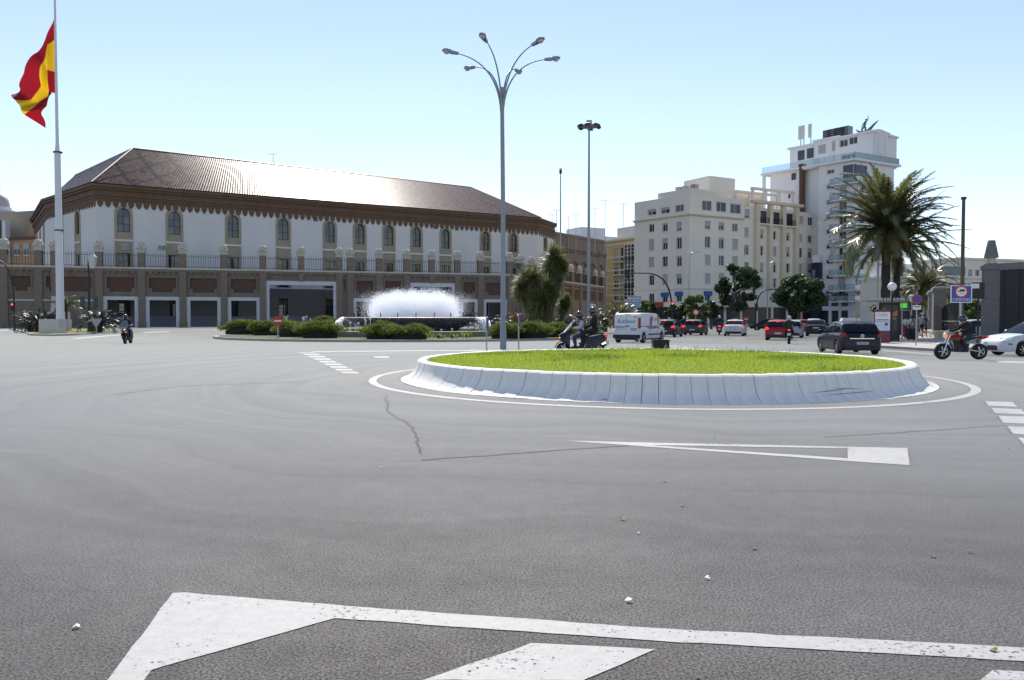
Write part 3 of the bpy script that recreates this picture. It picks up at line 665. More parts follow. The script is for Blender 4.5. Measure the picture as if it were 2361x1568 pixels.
def face(fr, ws, ht, m, parent, inv, name='wall', z0=0, depth=.3, u0=0, u1=None):
    b = MB(); b.holes(u0, fr.L if u1 is None else u1, z0, ht, [(u-w/2, u+w/2, a, c) for u, a, c, w in ws], 0, depth); return b.build(name, m, parent, mat4=inv @ fr.M)
KIND = [0, .95, .6, 0, .4, 1, 0, .75, .2]
face(FLt, wl+wat, hTop, mBEIGE, bk, KI)
for i, q in enumerate(wl): window(bk, KI @ FLt.M, q[0], q[1], q[2], q[3], KIND[(i*5+i//5) % 9] if i % 5 != 4 else 0)
for q in wat: window(bk, KI @ FLt.M, q[0], q[1], q[2], q[3], random.choice((0, .4)))
wr = wins(FRt, (1632, 1663.7, 1695), [(509.6, 528), (545.6, 571.5), (588, 612), (630, 654), (672, 694)], 1632, [(516, 533.5), (551.5, 576), (591, 614), (630.5, 653), (670, 690)], 1695, 13)
war = [(FRt.U(x), FRt.hit(x, y1)[1], FRt.hit(x, y0)[1], FRt.U(x+w/2)-FRt.U(x-w/2)) for x, y0, y1, w in ((1629, 463, 485, 22), (1662, 466, 488, 23), (1695, 470, 492, 25))]
uS = FRt.U(1712); w1 = wr+war; hT2 = FRt.hit(1737, 470)[1]+.6
face(FRt, w1, hTop, mBEIGE, bk, KI, u1=uS)
for i, q in enumerate(w1): window(bk, KI @ FRt.M, q[0], q[1], q[2], q[3], KIND[(i*4+2) % 9] if i < 15 and i % 5 != 4 else 0)
# middle part with full-height pilasters and loggias, then two more columns
w2 = wins(FRt, (1721.5, 1755, 1785, 1815.5, 1845, 1867.5), [(525, 547), (565, 588), (604, 627), (640, 663)], 1721.5, [(543, 560), (573, 595), (609, 630), (644, 664)], 1867.5, 10.5)
lg = [(FRt.U(x), FRt.hit(x, y1)[1], FRt.hit(x, y0)[1], FRt.U(x+w/2)-FRt.U(x-w/2)) for x, y0, y1, w in ((1755, 486, 516, 21), (1785, 489, 519, 21), (1815.5, 492, 522, 21))]
w3 = [(FRt.U(x), FRt.hit(x, y1)[1], FRt.hit(x, y0)[1], FRt.U(x+6)-FRt.U(x-6)) for x, y0, y1 in ((1721.5, 482, 503), (1845, 498, 517), (1867, 501, 520))]
b = MB(); b.holes(uS, FRt.L, 0, hT2-1.2, [(u-w/2, u+w/2, a, c) for u, a, c, w in w2+w3], 0, .3)
b2 = MB(); b.build('wall', mBEIGE, bk, mat4=KI @ FRt.M)
for i, q in enumerate(w2+w3): window(bk, KI @ FRt.M, q[0], q[1], q[2], q[3], KIND[(i*7+1) % 9])
u0, u1 = FRt.U(1738), FRt.U(1830); b = MB()
for x in (1741, 1771, 1801, 1831): u = FRt.U(x); b.box(u-.45, u+.45, -.75, 0, zMezz, hT2-.5)
b.box(u0-1.2, u1+1.4, -1.1, 0, hT2-.5, hT2); b.build('pilasters', mBEIGE2, bk, mat4=KI @ FRt.M)
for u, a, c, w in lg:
    q = MB(); q.box(u-w/2, u+w/2, .0-.02, -.012, a, c); q.build('loggia_shade_panel', mDARK, bk, mat4=KI @ FRt.M)  # dark sheet on the unbroken wall, painting the shade inside a loggia
    q = MB(); q.box(u-w/2-.3, u+w/2+.3, -.8, 0, a-.25, a); q.build('balcony_slab', mBEIGE, bk, mat4=KI @ FRt.M)
    q = MB(); n = 9
    for i in range(n+1): x = u-w/2+w*i/n; q.box(x-.02, x+.02, -.78, -.74, a, a+1.05)
    q.box(u-w/2, u+w/2, -.79, -.73, a+1.0, a+1.08); q.build('balcony_railing', mIRON, bk, mat4=KI @ FRt.M)
# parapets, cornices, penthouse, pergola
b = MB(); co = hK
Fc = [Kl, K, FRt.at(uS)]
sweep([p.copy() for p in Fc], [(0, co-.3), (.55, co-.05), (.6, co+.12), (0, co+.25)], Vector((K.x, K.y, 0))).build('cornice', mBEIGE, bk)
sweep([p.copy() for p in Fc], [(0, zMezz-.2), (.2, zMezz-.1), (.2, zMezz+.1), (0, zMezz+.2)], Vector((K.x, K.y, 0))).build('string_course', mBEIGE, bk)
b.box(FLt.L*.03, FLt.L, .4, 1.2, hTop-.2, hTop+.1); b.m = None
ph = MB(); ph.box(0, FLt.L*.42, .5, 12, hTop, hTop+.0); 
q = MB(); q.box(FLt.L*.4, FLt.L+.0, .6, 12, hTop-.1, hTop+1.1); q.build('parapet', mBEIGE, bk, mat4=KI @ FLt.M)
q = MB(); uP0, uP1 = FRt.U(1665), FRt.U(1735); zP = FRt.hit(1700, 407)[1]+1; q.box(uP0+2.5, uP1+1.5, 6, 13, hTop-.2, zP); q.box(uP1+1.5, uP1+9, 6, 13, hTop-.2, zP-2.6); q.build('penthouse', mBEIGE, bk, mat4=KI @ FRt.M)
q = MB(); zg = FRt.hit(1790, 440)[1]
for x in (1745, 1775, 1806, 1836):
    u = FRt.U(x); q.box(u-.25, u+.25, 1.0, 1.4, hT2-.2, zg); q.box(u-.25, u+.25, 5.0, 5.4, hT2-.2, zg)
q.box(FRt.U(1742), FRt.U(1840), .9, 1.5, zg, zg+.45); q.box(FRt.U(1742), FRt.U(1840), 4.9, 5.5, zg, zg+.45); q.build('pergola', mBEIGE, bk, mat4=KI @ FRt.M)
q = MB(); q.box(.4, FRt.L-.1, .4, 13.5, 0, hT2-1.25); q.build('core', mBEIGE, bk, mat4=KI @ FRt.M)
q = MB(); q.box(.2, FLt.L-.4, .45, 12, 0, hTop-.15); q.build('core', mBEIGE, bk, mat4=KI @ FLt.M)
for x, y in ((1602, 430), (1560, 440), (1545, 441), (1580, 436)):
    u, z = FLt.hit(x, y); q = MB(); q.box(-.5, .5, 2, 3, hTop+1.0, hTop+2.0); q.build('roof_unit', mSHUT, bk, mat4=KI @ FLt.M @ Matrix.Translation((min(u, FLt.L-1), 0, 0)))
# ground floor shops: dark glazing between piers, blue blinds above the mezzanine windows
def shops(fr, inv, parent, u0, u1, n, z0=.2, z1=3.6, cols=(mDARK,)):
    w = (u1-u0)/n
    for i in range(n):
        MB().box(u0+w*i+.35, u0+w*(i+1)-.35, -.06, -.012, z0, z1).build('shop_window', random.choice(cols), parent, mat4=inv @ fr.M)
mRED = mat('shop_red', (.32, .035, .02), .6, var=.1)
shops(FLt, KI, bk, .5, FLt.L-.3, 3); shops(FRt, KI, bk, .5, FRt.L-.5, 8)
MB().box(.5, FLt.L*.55, -.35, 0, 3.65, 4.5).build('shop_fascia', mRED, bk, mat4=KI @ FLt.M)
MB().box(2, FRt.L*.5, -1.6, 0, 3.4, 3.55).build('awning', mat('awning', (.22, .05, .03), .8, var=.15), bk, mat4=KI @ FRt.M)
for fr, ws, ix in ((FLt, wl, (9, 14)), (FRt, wr, (4,))):
    for i in ix: u, a, c, w = ws[i]; MB().box(u-w/2-.3, u+w/2+.3, -.12, -.02, c-.75, c+.05).build('blind', mTURQ, bk, mat4=KI @ fr.M)
# ---------------------------------------------------------------- white tower
TK = D(1968, 367, 146); tdl = (Kl-K).normalized(); tdl.z = 0; tdr = FRt.u
TL = Frame(TK + tdl*40, TK); TR = Frame(TK, TK + tdr*40)
uA = TL.U(1887, 500); eR = TR.U(2060, 500); ht = TK.z-.3
tw = thing('white_tower', 'tall white apartment tower with glass-railed balconies and a temple-fronted top floor', 'building', mat4=Matrix.Translation((TK.x, TK.y, 0)))
TI = Matrix.Translation((TK.x, TK.y, 0)).inverted()
small = [(TL.U(1912), TL.hit(1912, y+4.5)[1], TL.hit(1912, y-4.5)[1], 1.5) for y in (396, 431, 466, 500, 534, 569, 604, 639, 674)]
uB = TL.U(1948); zfl = [TL.hit(1960, y)[1] for y in (397, 433, 468, 503, 538, 573, 608, 643, 668)]
big = [(TL.U(1941), z-2.0, z+.35, 1.5) for z in zfl[1:]]
top = [(TL.U(1955), zfl[0]-1.9, zfl[0]+1.4, (TL.U(1968)-TL.U(1936))*.92)]
gf = [(TL.U(x), TL.hit(x, 706)[1], TL.hit(x, 676)[1], TL.U(x+8)-TL.U(x-8)) for x in (1903, 1925, 1948)] + [(TL.U(x), .1, TL.hit(x, 716)[1], TL.U(x+8)-TL.U(x-8)) for x in (1903, 1926, 1948)]
face(TL, small+big+top+gf, ht, mTOWER, tw, TI, u0=uA, u1=TL.L)
for q in small+big: window(tw, TI @ TL.M, q[0], q[1], q[2], q[3], random.choice((0, 0, .3, .6)))
for q in top+gf: MB().box(q[0]-q[3]/2, q[0]+q[3]/2, .18, .24, q[1], q[2]).build('glazing', mPANE, tw, mat4=TI @ TL.M)
rw = [(TR.U(x), z-2.0, z+.35, 1.4) for x in (1986, 2004, 2032, 2052) for z in zfl[1:]]
rt = [(TR.U(1983), zfl[0]-1.9, zfl[0]+1.4, TR.U(1997)-TR.U(1970))]
rg = [(TR.U(x), TL.hit(1955, 706)[1], TL.hit(1955, 676)[1], 2.6) for x in (1982, 2000, 2025, 2050)] + [(TR.U(x), .1, 3.0, 2.8) for x in (1983, 2001, 2025, 2050)]
face(TR, rw+rt+rg, ht, mTOWER, tw, TI, u0=0, u1=eR)
for q in rw: window(tw, TI @ TR.M, q[0], q[1], q[2], q[3], random.choice((0, 0, .4, .9)))
for q in rt+rg: MB().box(q[0]-q[3]/2, q[0]+q[3]/2, .18, .24, q[1], q[2]).build('glazing', mPANE, tw, mat4=TI @ TR.M)
MB().box(uA+.1, TL.L-.4, .3, 14, 0, ht-.05).build('core', mTOWER, tw, mat4=TI @ TL.M); MB().box(.45, eR-.1, .3, 13, 0, ht-.06).build('core', mTOWER, tw, mat4=TI @ TR.M)
# balconies that wrap the corner: slab, glass rail, handrail
uBL = TL.L-TL.U(1921); uBR = TR.U(2008)
for i, z in enumerate(zfl + [zfl[-1]-3.1][:0]):
    z0 = z-2.15; d = 1.5
    poly = [TK-TL.u*uBL, TK-TL.u*uBL-TL.n*d, TK-TL.n*d-TR.n*d, TK+TR.u*uBR-TR.n*d, TK+TR.u*uBR]
    poly = [((p-TK).x, (p-TK).y) for p in poly] + [(0, 0)]
    MB().prism(poly[::-1], z0-.22, z0).build('balcony_slab', mTOWER, tw)
    pts = [Vector((*p, 0)) for p in poly[:5]]; g = MB(); h = MB()
    for a, c in zip(pts, pts[1:]):
        g.bar(a+Vector((0, 0, z0+.55)), c+Vector((0, 0, z0+.55)), .03, .9); h.bar(a+Vector((0, 0, z0+1.05)), c+Vector((0, 0, z0+1.05)), .05, .05)
        for t in (0, .33, .66): p = a.lerp(c, t); h.bar(p+Vector((0, 0, z0)), p+Vector((0, 0, z0+1.05)), .04)
    g.build('balcony_glass', mBAL, tw); h.build('handrail', mIRON, tw)
# roof terrace slab and the set-back top floors
def slab(fr, u0, u1, z, over, dep, name='roof_slab', th=.35): return MB().box(u0-over, u1+over, -over, dep, z-th, z).build(name, mTOWER, tw, mat4=TI @ fr.M)
slab(TL, uA, TL.L-.05, ht+.35, .9, 13, th=.4); slab(TR, -.0, eR, ht+.347, .9, 12, th=.39)
for fr, a, c in ((TL, uA-.6, TL.L+.6), (TR, -.6, eR+.5)):
    MB().box(a, c, -.75, -.71, ht+.4, ht+1.5).build('terrace_glass', mBAL, tw, mat4=TI @ fr.M)
    h = MB(); n = int((c-a)/1.8)
    for i in range(n+1): x = a+(c-a)*i/n; h.box(x-.03, x+.03, -.7, -.66, ht+.35, ht+1.52)
    h.build('handrail', mIRON, tw, mat4=TI @ fr.M)
TU = Frame(TK + TR.u*3 + TR.n*3 - TR.n*0 + TL.n*2.5 - TL.u*30, TK + TR.u*3 + TR.n*0 + TL.n*2.5 + TL.u*0)
top_y = lambda x, y: TU.hit(x, y)[1]
u1_, u2_, u3_, u4_ = TU.U(1811, 350), TU.U(1874, 340), TU.U(1926, 330), TU.U(2012, 320)
hz1, hz2 = top_y(1990, 309), top_y(1900, 325); hz3 = top_y(1840, 337)
uw = [(TU.U(x, y), top_y(x, y+8), top_y(x, y-8), 1.7) for x, y in ((1945, 330), (1967, 324))] + [(TU.U(1950, 370), ht+.4, ht+2.6, 2.0), (TU.U(1973, 366), ht+.4, ht+2.6, 2.0)]
b = MB(); b.holes(u3_, u4_, ht, hz1, [(u-w/2, u+w/2, a, c) for u, a, c, w in uw], 0, .3); b.build('top_floor_wall', mTOWER, tw, mat4=TI @ TU.M)
for q in uw: window(tw, TI @ TU.M, q[0], q[1], q[2], q[3], 0)
MB().box(u3_+.01, u4_, .32, 9, ht, hz1-.02).build('core', mTOWER, tw, mat4=TI @ TU.M)
MB().box(u2_, u3_+.2, .8, 9, ht-8, hz2+.3).build('stair_block', mTOWER, tw, mat4=TI @ TU.M)
for x, y in ((1890, 343), (1922, 335)): u, z = TU.hit(x, y); MB().box(u-.8, u+.8, .74, .79, z-.9, z+.9).build('window_blind', mSHUT, tw, mat4=TI @ TU.M)
MB().box(u1_, u2_, 1.6, 9, 0, hz3).build('rear_block', mTOWER, tw, mat4=TI @ TU.M)
for x, y in ((1837, 356), (1858, 351)): u, z = TU.hit(x, y); MB().box(u-.75, u+.75, 1.52, 1.59, z-1, z+1).build('window_pane', mPANE, tw, mat4=TI @ TU.M)
for a, c, z, yy in ((u1_, u2_, hz3, 1.6), (u2_, u3_+.2, hz2+.3, .8), (u3_, u4_, hz1, 0)): MB().box(a-.4, c+.3, yy-.4, 9.2, z-.02, z+.35).build('roof_cornice', mTOWER, tw, mat4=TI @ TU.M)
# pedimented gable wall at the right end of the top floor
gx = Frame(TU.at(u4_), TU.at(u4_) + TR.u*4.6); hg = gx.hit(2032, 298)[1]
b = MB(); b.prism([(0, ht), (gx.L, ht), (gx.L, hz1), (gx.L+.8, hz1+.1), (gx.L+.8, hz1+.4), (gx.L/2, hg), (-.5, hz1+.4), (0, hz1)], 0, 9, 'y'); b.build('pediment', mTOWER, tw, mat4=TI @ gx.M)
MB().prism([(.4, hz1+.35), (gx.L-.1, hz1+.35), (gx.L/2, hg-.5)], -.05, -.01, 'y').build('tympanum', mBEIGE, tw, mat4=TI @ gx.M)
b = MB(); b.box(.5, .9, -.12, 0, ht, hz1-.3); b.box(gx.L-.9, gx.L-.5, -.12, 0, ht, hz1-.3); b.box(1.7, 2.9, -.1, 0, ht+2, ht+5); b.build('relief', mTOWER, tw, mat4=TI @ gx.M)
# recessed court between the tower and its left volume, then the left volume itself
TV = Frame(TK - TL.u*40 + TL.n*1.2, TK + TL.n*1.2); ulA, ulB = TV.U(1776, 430), TV.U(1846, 430); zl = TV.hit(1846, 392)[1]
vw = [(TV.U(x, y), TV.hit(x, y+8)[1], TV.hit(x, y-8)[1], 1.1) for x, y in ((1830, 407), (1823, 449))]
b = MB(); b.holes(ulA, ulB, 0, zl, [(u-w/2, u+w/2, a, c) for u, a, c, w in vw], 0, .3); b.box(ulA, ulB-.01, .32, 11, 0, zl-.01); b.build('left_volume', mTOWER, tw, mat4=TI @ TV.M)
for q in vw: MB().box(q[0]-q[3]/2, q[0]+q[3]/2, .2, .25, q[1], q[2]).build('window_pane', mPANE, tw, mat4=TI @ TV.M)
ulT = TV.U(1760, 430); MB().box(ulT, uA+.5, -1.0, 9, zl, zl+.4).build('roof_slab', mTOWER, tw, mat4=TI @ TV.M)
MB().box(ulT+.2, uA, -.85, -.81, zl+.45, zl+1.6).build('terrace_glass', mBAL, tw, mat4=TI @ TV.M); MB().box(ulT+.3, ulT+.8, -.8, -.3, zl-9, zl).build('column', mTOWER, tw, mat4=TI @ TV.M)
b = MB(); wc = []
for x in (1856, 1877):
    for y in (405, 442, 480, 517): u, z = TV.hit(x, y, 2.6); wc.append((u, z-1.0, z+1.0, 1.3 if x == 1856 else 1.9))
b.holes(ulB, uA+.3, 0, zl, [(u-w/2, u+w/2, a, c) for u, a, c, w in wc], 2.6, .3); b.build('court_wall', mTOWER, tw, mat4=TI @ TV.M)
for q in wc: MB().box(q[0]-q[3]/2, q[0]+q[3]/2, 2.8, 2.85, q[1], q[2]).build('window_pane', mPANE, tw, mat4=TI @ TV.M)
ux = TV.U(1851, 450); b = MB(); b.tube([(ux, -.3, zl-19), (ux, -.3, zl+.2)], .55, 10); b.tube([(ux, -.3, zl+.0), (ux, -.3, zl+1.0)], .75, 10); b.tube([(ux-.2, -.4, zl-9), (ux-1.2, -.4, zl-12), (ux-1.2, -.4, zl-19)], .2, 8); b.build('rusty_flue', mRUST, tw, 40, mat4=TI @ TV.M)
# vertical newspaper sign between the two blocks
us_ = TL.hit(1890, 680)[0]; z0, z1 = 1.0, TL.hit(1890, 606)[1]
sg = thing('vertical_sign', 'tall dark blue vertical sign with pale lettering between cream block and tower', 'sign', mat4=TL.M @ Matrix.Translation((us_, 0, 0)))
MB().box(-1.1, .55, -1.2, -.05, z0, z1).build('sign_box', mat('navy_sign', (.012, .014, .045), .4, var=.08), sg); MB().box(-1.0, .5, -1.1, -.1, z1, z1+1.4).build('sign_cap', mTOWER, sg)
text('DIARIO DE CADIZ', .78, mWF, sg, Matrix.Translation((-.55, -1.215, TL.hit(1890, 652)[1])) @ Matrix.Rotation(math.pi/2, 4, 'X') @ Matrix.Rotation(math.pi/2, 4, 'Z'), sx=.78)
# rooftop plant: air-conditioning boxes, phone masts, bronze figure
def roofthing(name, label, cat, build, u, off, z, rz=0, group=None):
    p = TU.at(u, off, z); o = thing(name, label, cat, p, TU.ang+rz, group); build(o); return o
mAC = mat('grey_metal', (.2, .21, .23), .5, metal=.4, var=.1)
for i, x in enumerate((1893, 1903, 1913, 1922, 1931)):
    u = TU.U(x, 315)
    def f(o):
        MB().box(-1, 1, -.8, .8, 0, 2.0).build('casing', mAC, o)
        q = MB()
        for k in range(5): q.box(-.9, .9, -.83, -.8, .25+k*.35, .4+k*.35)
        q.build('louvre', mIRON, o)
    roofthing('roof_chiller', ['first', 'second', 'third', 'fourth', 'fifth'][i] + ' from the left of the grey cooling units on the tower roof', 'cooling unit', f, u, 3, hz2+.65, group='cooling units on the tower roof')
for i, x in enumerate((1827, 1834, 1850)):
    def f(o):
        q = MB(); q.tube([(0, 0, 0), (0, 0, 4.2)], .1, 6); q.build('mast', mAC, o)
        for k in range(3): q = MB(); q.box(-.22+.25*k-.2, .0+.25*k-.2, -.35, -.15, 1.6, 4.4); q.build('panel_antenna', mWF, o)
    roofthing('phone_mast', ['leftmost slim', 'middle', 'tallest rightmost'][i] + ' phone mast with pale panel antennas on the tower roof', 'antenna', f, TU.U(x, 330), 3, hz3+.35, group='phone masts on the tower roof')
def fig(o):
    q = MB(); q.loft([[(x, y-.25, z), (x, y+.25, z), (x, y+.12, z+h), (x, y-.12, z+h)] for x, y, z, h in ((-3.3, 0, 1.9, .2), (-2.6, 0, 1.0, .6), (-1.2, 0, .1, .9), (.6, 0, 0, 1.2), (2, 0, .9, 1.2), (3.2, 0, 2.2, .8), (4.6, 0, 3.6, .1))]); q.build('hull', mBRONZE, o)
    q = MB(); q.tube([(-1.4, 0, .8), (-1.0, 0, 1.8), (-.4, 0, 2.7)], [.25, .35, .3], 8); q.tube([(.1, 0, .9), (.1, 0, 1.9), (-.3, 0, 2.7)], [.25, .35, .3], 8); q.tube([(-.4, 0, 2.5), (-.1, 0, 3.6), (.2, 0, 4.3)], [.4, .5, .35], 8)
    q.ball((.3, 0, 4.75), .36); q.tube([(.4, 0, 4.1), (1.1, 0, 4.9), (.95, 0, 6.2)], [.2, .15, .1], 6); q.tube([(-.1, 0, 4.1), (-.9, 0, 3.4), (-1.5, 0, 2.2)], [.2, .14, .1], 6); q.build('rider', mBRONZE, o, 50)
mBRONZE = mat('verdigris', (.10, .14, .13), .6, metal=.4, var=.2, scale=2)
fs = roofthing('bronze_sculpture', 'dark bronze sculpture of a figure riding a winged boat on the tower roof', 'statue', fig, TU.U(1985, 312), 1.5, hz1+.35); fs.scale = (.56, .56, .56)
# ---------------------------------------------------------------- yellow house, houses behind, rooftop clutter
Y1, Y0 = D(1466, 560, 158), D(1399, 555, 166); Y2 = D(1380, 555, 186)
FY, FY2 = Frame(Y0 + (Y0-Y0), Y1 + (Y1-Y0)*.35), Frame(Y2, Y0); hy = FY.hit(1420, 552)[1]
yh = thing('yellow_house', 'yellow ochre house with pale window bays beyond the brick building', 'building', mat4=FY.M)
mYEL = mat('yellow_render', (.62, .42, .17), .8, var=.06, scale=.6, stain=.1); mYP = mat('pale_stone_trim', (.62, .56, .44), .8, var=.05)
rows = [FY.hit(1430, y)[1] for y in (587, 617, 647, 678, 705)]
hy_w = [(FY.U(x), z-1.4, z+1.4, 1.5) for x in (1420, 1435) for z in rows]
b = MB(); b.holes(0, FY.L, 0, hy, [(u-w/2, u+w/2, a, c) for u, a, c, w in hy_w], 0, .3); b.box(.1, FY.L-.1, .32, 16, 0, hy-.05); b.build('wall', mYEL, yh)
for q in hy_w: window(yh, Matrix.Identity(4), q[0], q[1], q[2], q[3], random.choice((0, .5, 1)))
b = MB()
for z in rows: b.box(-.1, FY.L+.1, -.15, 0, z+2.0, z+2.35)
b.box(-.1, FY.L+.2, -.4, 0, hy-.4, hy); b.build('string_courses', mYP, yh)
for z in rows[:4]:
    u0 = FY.U(1447); b = MB(); b.box(u0, u0+3.4, -1.0, 0, z-1.8, z+1.9); b.build('glazed_bay', mYP, yh)
    for c in range(3):
        for r in range(4): MB().box(u0+.25+c*1.05, u0+1.0+c*1.05, -1.02, -1.0, z-1.1+r*.72, z-.5+r*.72).build('pane', mPANE, yh)
    MB().box(FY.U(1415), FY.U(1440), -.7, 0, z-1.7, z-1.55).build('balcony_slab', mYP, yh)
MB().box(1, FY.L, 2, 14, hy, hy+2.6).build('roof_storey', mTOWER, yh)
gh = thing('terrace_house', 'grey-white house with flat roof terrace rising behind the yellow house', 'building', D(1400, 733, 225), .5)
MB().box(-11, 13, 0, 12, -1.6, D(1400, 533, 225).z-1.5).build('wall', mTOWER, gh); MB().box(-9, -1, -.1, 8, 18, D(1400, 527, 225).z).build('roof_hut', mTOWER, gh)
gh.location.z = 0
mROD = mat('aerial_metal', (.35, .36, .38), .5, metal=.5, var=.05)
AER = [(1273, 495, 527, 'behind the right end of the tiled roof'), (1283, 485, 527, 'just left of the slim camera mast'), (1311, 500, 530, 'left of the tall floodlight mast'), (1372, 480, 530, 'right of the tall floodlight mast'), (1395, 462, 530, 'tallest above the flat white roofs'), (1437, 470, 532, 'standing alone above the yellow house'), (630, 355, 395, 'on the ridge of the long tiled roof'), (1328, 494, 530, 'between the camera mast and the floodlight mast')]
for x, y0, y1, lb in AER:
    Y = 190 if x > 1000 else 182
    p, q = D(x, y1, Y), D(x, y0, Y); o = thing('tv_aerial', 'thin television aerial ' + lb, 'aerial', (p.x, p.y, p.z-6), 0, 'rooftop television aerials')
    MB().tube([(0, 0, 0), (0, 0, q.z-p.z+6)], .07, 5).build('pole', mROD, o)
    b = MB(); h = q.z-p.z+6; b.bar((-1.0, 0, h), (1.0, 0, h), .06)
    for k in range(5): b.bar((-.9+k*.45, -.1, h-.35+.06*k), (-.9+k*.45, .1, h+.35-.06*k), .045)
    b.build('dipoles', mROD, o)
# houses and dome at the left edge
mOCH = mat('ochre_house', (.42, .27, .15), .85, var=.1, scale=.3, stain=.25); mGW = mat('rough_wall', (.33, .29, .23), .9, var=.15, scale=.3, stain=.4)
A, B = D(-60, 480, 178), D(84, 488, 172); fh = Frame(A, B)
h1 = thing('ochre_house', 'ochre house with ragged grey party wall at the left edge', 'building', mat4=fh.M)
MB().box(0, fh.L+2, 3, 20, 0, fh.hit(40, 482)[1]).build('party_wall', mGW, h1); zz = fh.hit(40, 552)[1]
MB().box(fh.U(28), fh.L+1, 0, 3, 0, zz).build('wall', mOCH, h1); MB().box(fh.U(27), fh.L+1, -.4, 3, zz-.1, zz+.5).build('cornice', mBRICK, h1)
MB().box(fh.U(55), fh.L+.8, 1.5, 3, zz+.4, zz+6).build('upper_storey', mOCH, h1)
for x, y in ((40, 575), (62, 575)): u, z = fh.hit(x, y); window(h1, Matrix.Identity(4), u, z-1.3, z+1.3, 1.6, .5, -.12)
h2 = thing('sign_house', 'pale grey house front carrying a dark blue sign at the far left', 'building', mat4=fh.M)
MB().box(fh.U(-40), fh.U(26), -1.2, -.02, 0, fh.hit(10, 511)[1]).build('wall', mTOWER, h2); u, z = fh.hit(4, 531); MB().box(u-6, u+1.5, -1.4, -1.2, z-2.2, z+2.0).build('sign_panel', mat('navy_sign'), h2)
MB().tube([(u-2.2, -1.42, z), (u+.2, -1.42, z+1.2), (u+1.1, -1.42, z), (u+.2, -1.42, z-1.2), (u-2.2, -1.42, z)], .22, 6).build('sign_emblem', mWF, h2)
u, z = fh.hit(6, 555); MB().box(u-5, u+1.2, -1.25, -1.2, z-2, z+1.6).build('window_pane', mPANE, h2)
p = D(-6, 478, 210); dm = thing('church_dome', 'pale church dome with lantern at the left edge of the picture', 'church', (p.x, p.y, 0))
z0 = p.z; MB().lathe([(4.0, 0), (4.0, z0-1.6), (4.6, z0-1.5), (4.6, z0-1.0), (3.3, z0-1.0), (3.3, z0)], 20).build('drum', mLINT, dm); MB().lathe([(2.9, z0-.1), (2.9, z0+1.0), (2.7, z0+2), (2.1, z0+3.0), (1.2, z0+3.7), (.8, z0+4)], 18).build('dome', mat('dome_tiles', (.4, .38, .38), .6, var=.15), dm, 40)
MB().lathe([(.7, z0+4), (.7, z0+5.4), (.9, z0+5.5), (.45, z0+6.3), (.06, z0+7.2)], 10).build('lantern', mLINT, dm)
# houses far right behind the palms
def farhouse(x0, x1, y0, Y, m, name, label, rows, cols, band=None):
    a, c = D(x0, y0, Y), D(x1, y0, Y+6); fr = Frame(a, c); h = a.z; o = thing(name, label, 'building', mat4=fr.M)
    hs = [(fr.L*(i+.5)/cols, z, z+1.9, 1.1) for i in range(cols) for z in rows]
    b = MB(); b.holes(0, fr.L, 0, h, [(u-w/2, u+w/2, p, q) for u, p, q, w in hs], 0, .3); b.box(.05, fr.L-.05, .32, 10, 0, h-.02); b.build('wall', m, o)
    for q in hs: window(o, Matrix.Identity(4), q[0], q[1], q[2], q[3], random.choice((0, .5)))
    MB().box(-.2, fr.L+.2, -.3, 10.1, h-.02, h+.4).build('parapet', m, o); return o, fr, h
o, fr, h = farhouse(2096, 2300, 639, 120, mBEIGE, 'cream_terrace', 'low cream terrace with white window surrounds behind the palms at right', (2.2, 5.2), 14)
MB().box(fr.U(2108), fr.U(2262), 3, 9, h, D(2180, 608, 123).z).build('roof_pavilion', mTOWER, o); MB().box(fr.hit(2150, 620, 3)[0], fr.hit(2225, 620, 3)[0], 2.9, 2.98, h+.6, h+2.1).build('glass_band', mat('teal_glass', (.06, .10, .12), .15, var=.1), o)
farhouse(2212, 2360, 598, 150, mBEIGE, 'flat_roofed_house', 'flat-roofed cream house far behind the stone gate pillar', (6, 9), 9)
# ================================================================ gardens, fountain, trees
def leaves(n, pts, size, flat=0.0, aspect=.5, seed=1):
    """n leaf cards spread through ellipsoids pts = [(cx,cy,cz,rx,ry,rz)], denser towards the surface"""
    rng = np.random.default_rng(seed); vol = np.array([p[3]*p[4]*p[5] for p in pts])**(2/3); ix = rng.choice(len(pts), n, p=vol/vol.sum()); P = np.array(pts)[ix]
    d = rng.normal(size=(n, 3)); d /= np.linalg.norm(d, axis=1)[:, None]; r = rng.random(n)**.38; c = P[:, :3]+d*P[:, 3:]*r[:, None]
    nn = rng.normal(size=(n, 3))*(1-flat*.6)+d*.8+np.array([0, 0, .5]); nn /= np.linalg.norm(nn, axis=1)[:, None]
    a = np.cross(nn, rng.normal(size=(n, 3))); a /= np.linalg.norm(a, axis=1)[:, None]; b = np.cross(nn, a); s = size*(.6+.8*rng.random(n))[:, None]
    a *= s; b *= s*aspect; v = np.stack([c-a, c-b+nn*s*.12, c+a, c+b+nn*s*.12], 1).reshape(-1, 3); i = np.arange(n)*4
    m = MB(); m.v = v.tolist(); m.f = np.stack([i, i+1, i+2, i+3], 1).tolist(); return m
mBARK = mat('bark', (.10, .08, .06), .9, var=.3, scale=6, bump=.4, bscale=20)
mPBARK = mat('palm_bark', (.045, .036, .028), .95, var=.35, scale=9, bump=.5, bscale=14)
mLTREE = leafmat('tree_leaf', [(.022, .042, .018), (.036, .065, .022), (.06, .10, .035), (.03, .052, .02)], .42, .35)
mLBRIGHT = leafmat('bright_leaf', [(.06, .10, .02), (.10, .15, .03), (.15, .18, .04), (.05, .08, .02)], .45, .4)
mJUN = leafmat('juniper_leaf', [(.04, .07, .012), (.09, .13, .02), (.17, .20, .035), (.05, .085, .015)], .6, .4)
mPALM = leafmat('palm_leaf', [(.05, .065, .022), (.085, .10, .035), (.14, .14, .06), (.06, .075, .028)], .32, .35, .8)
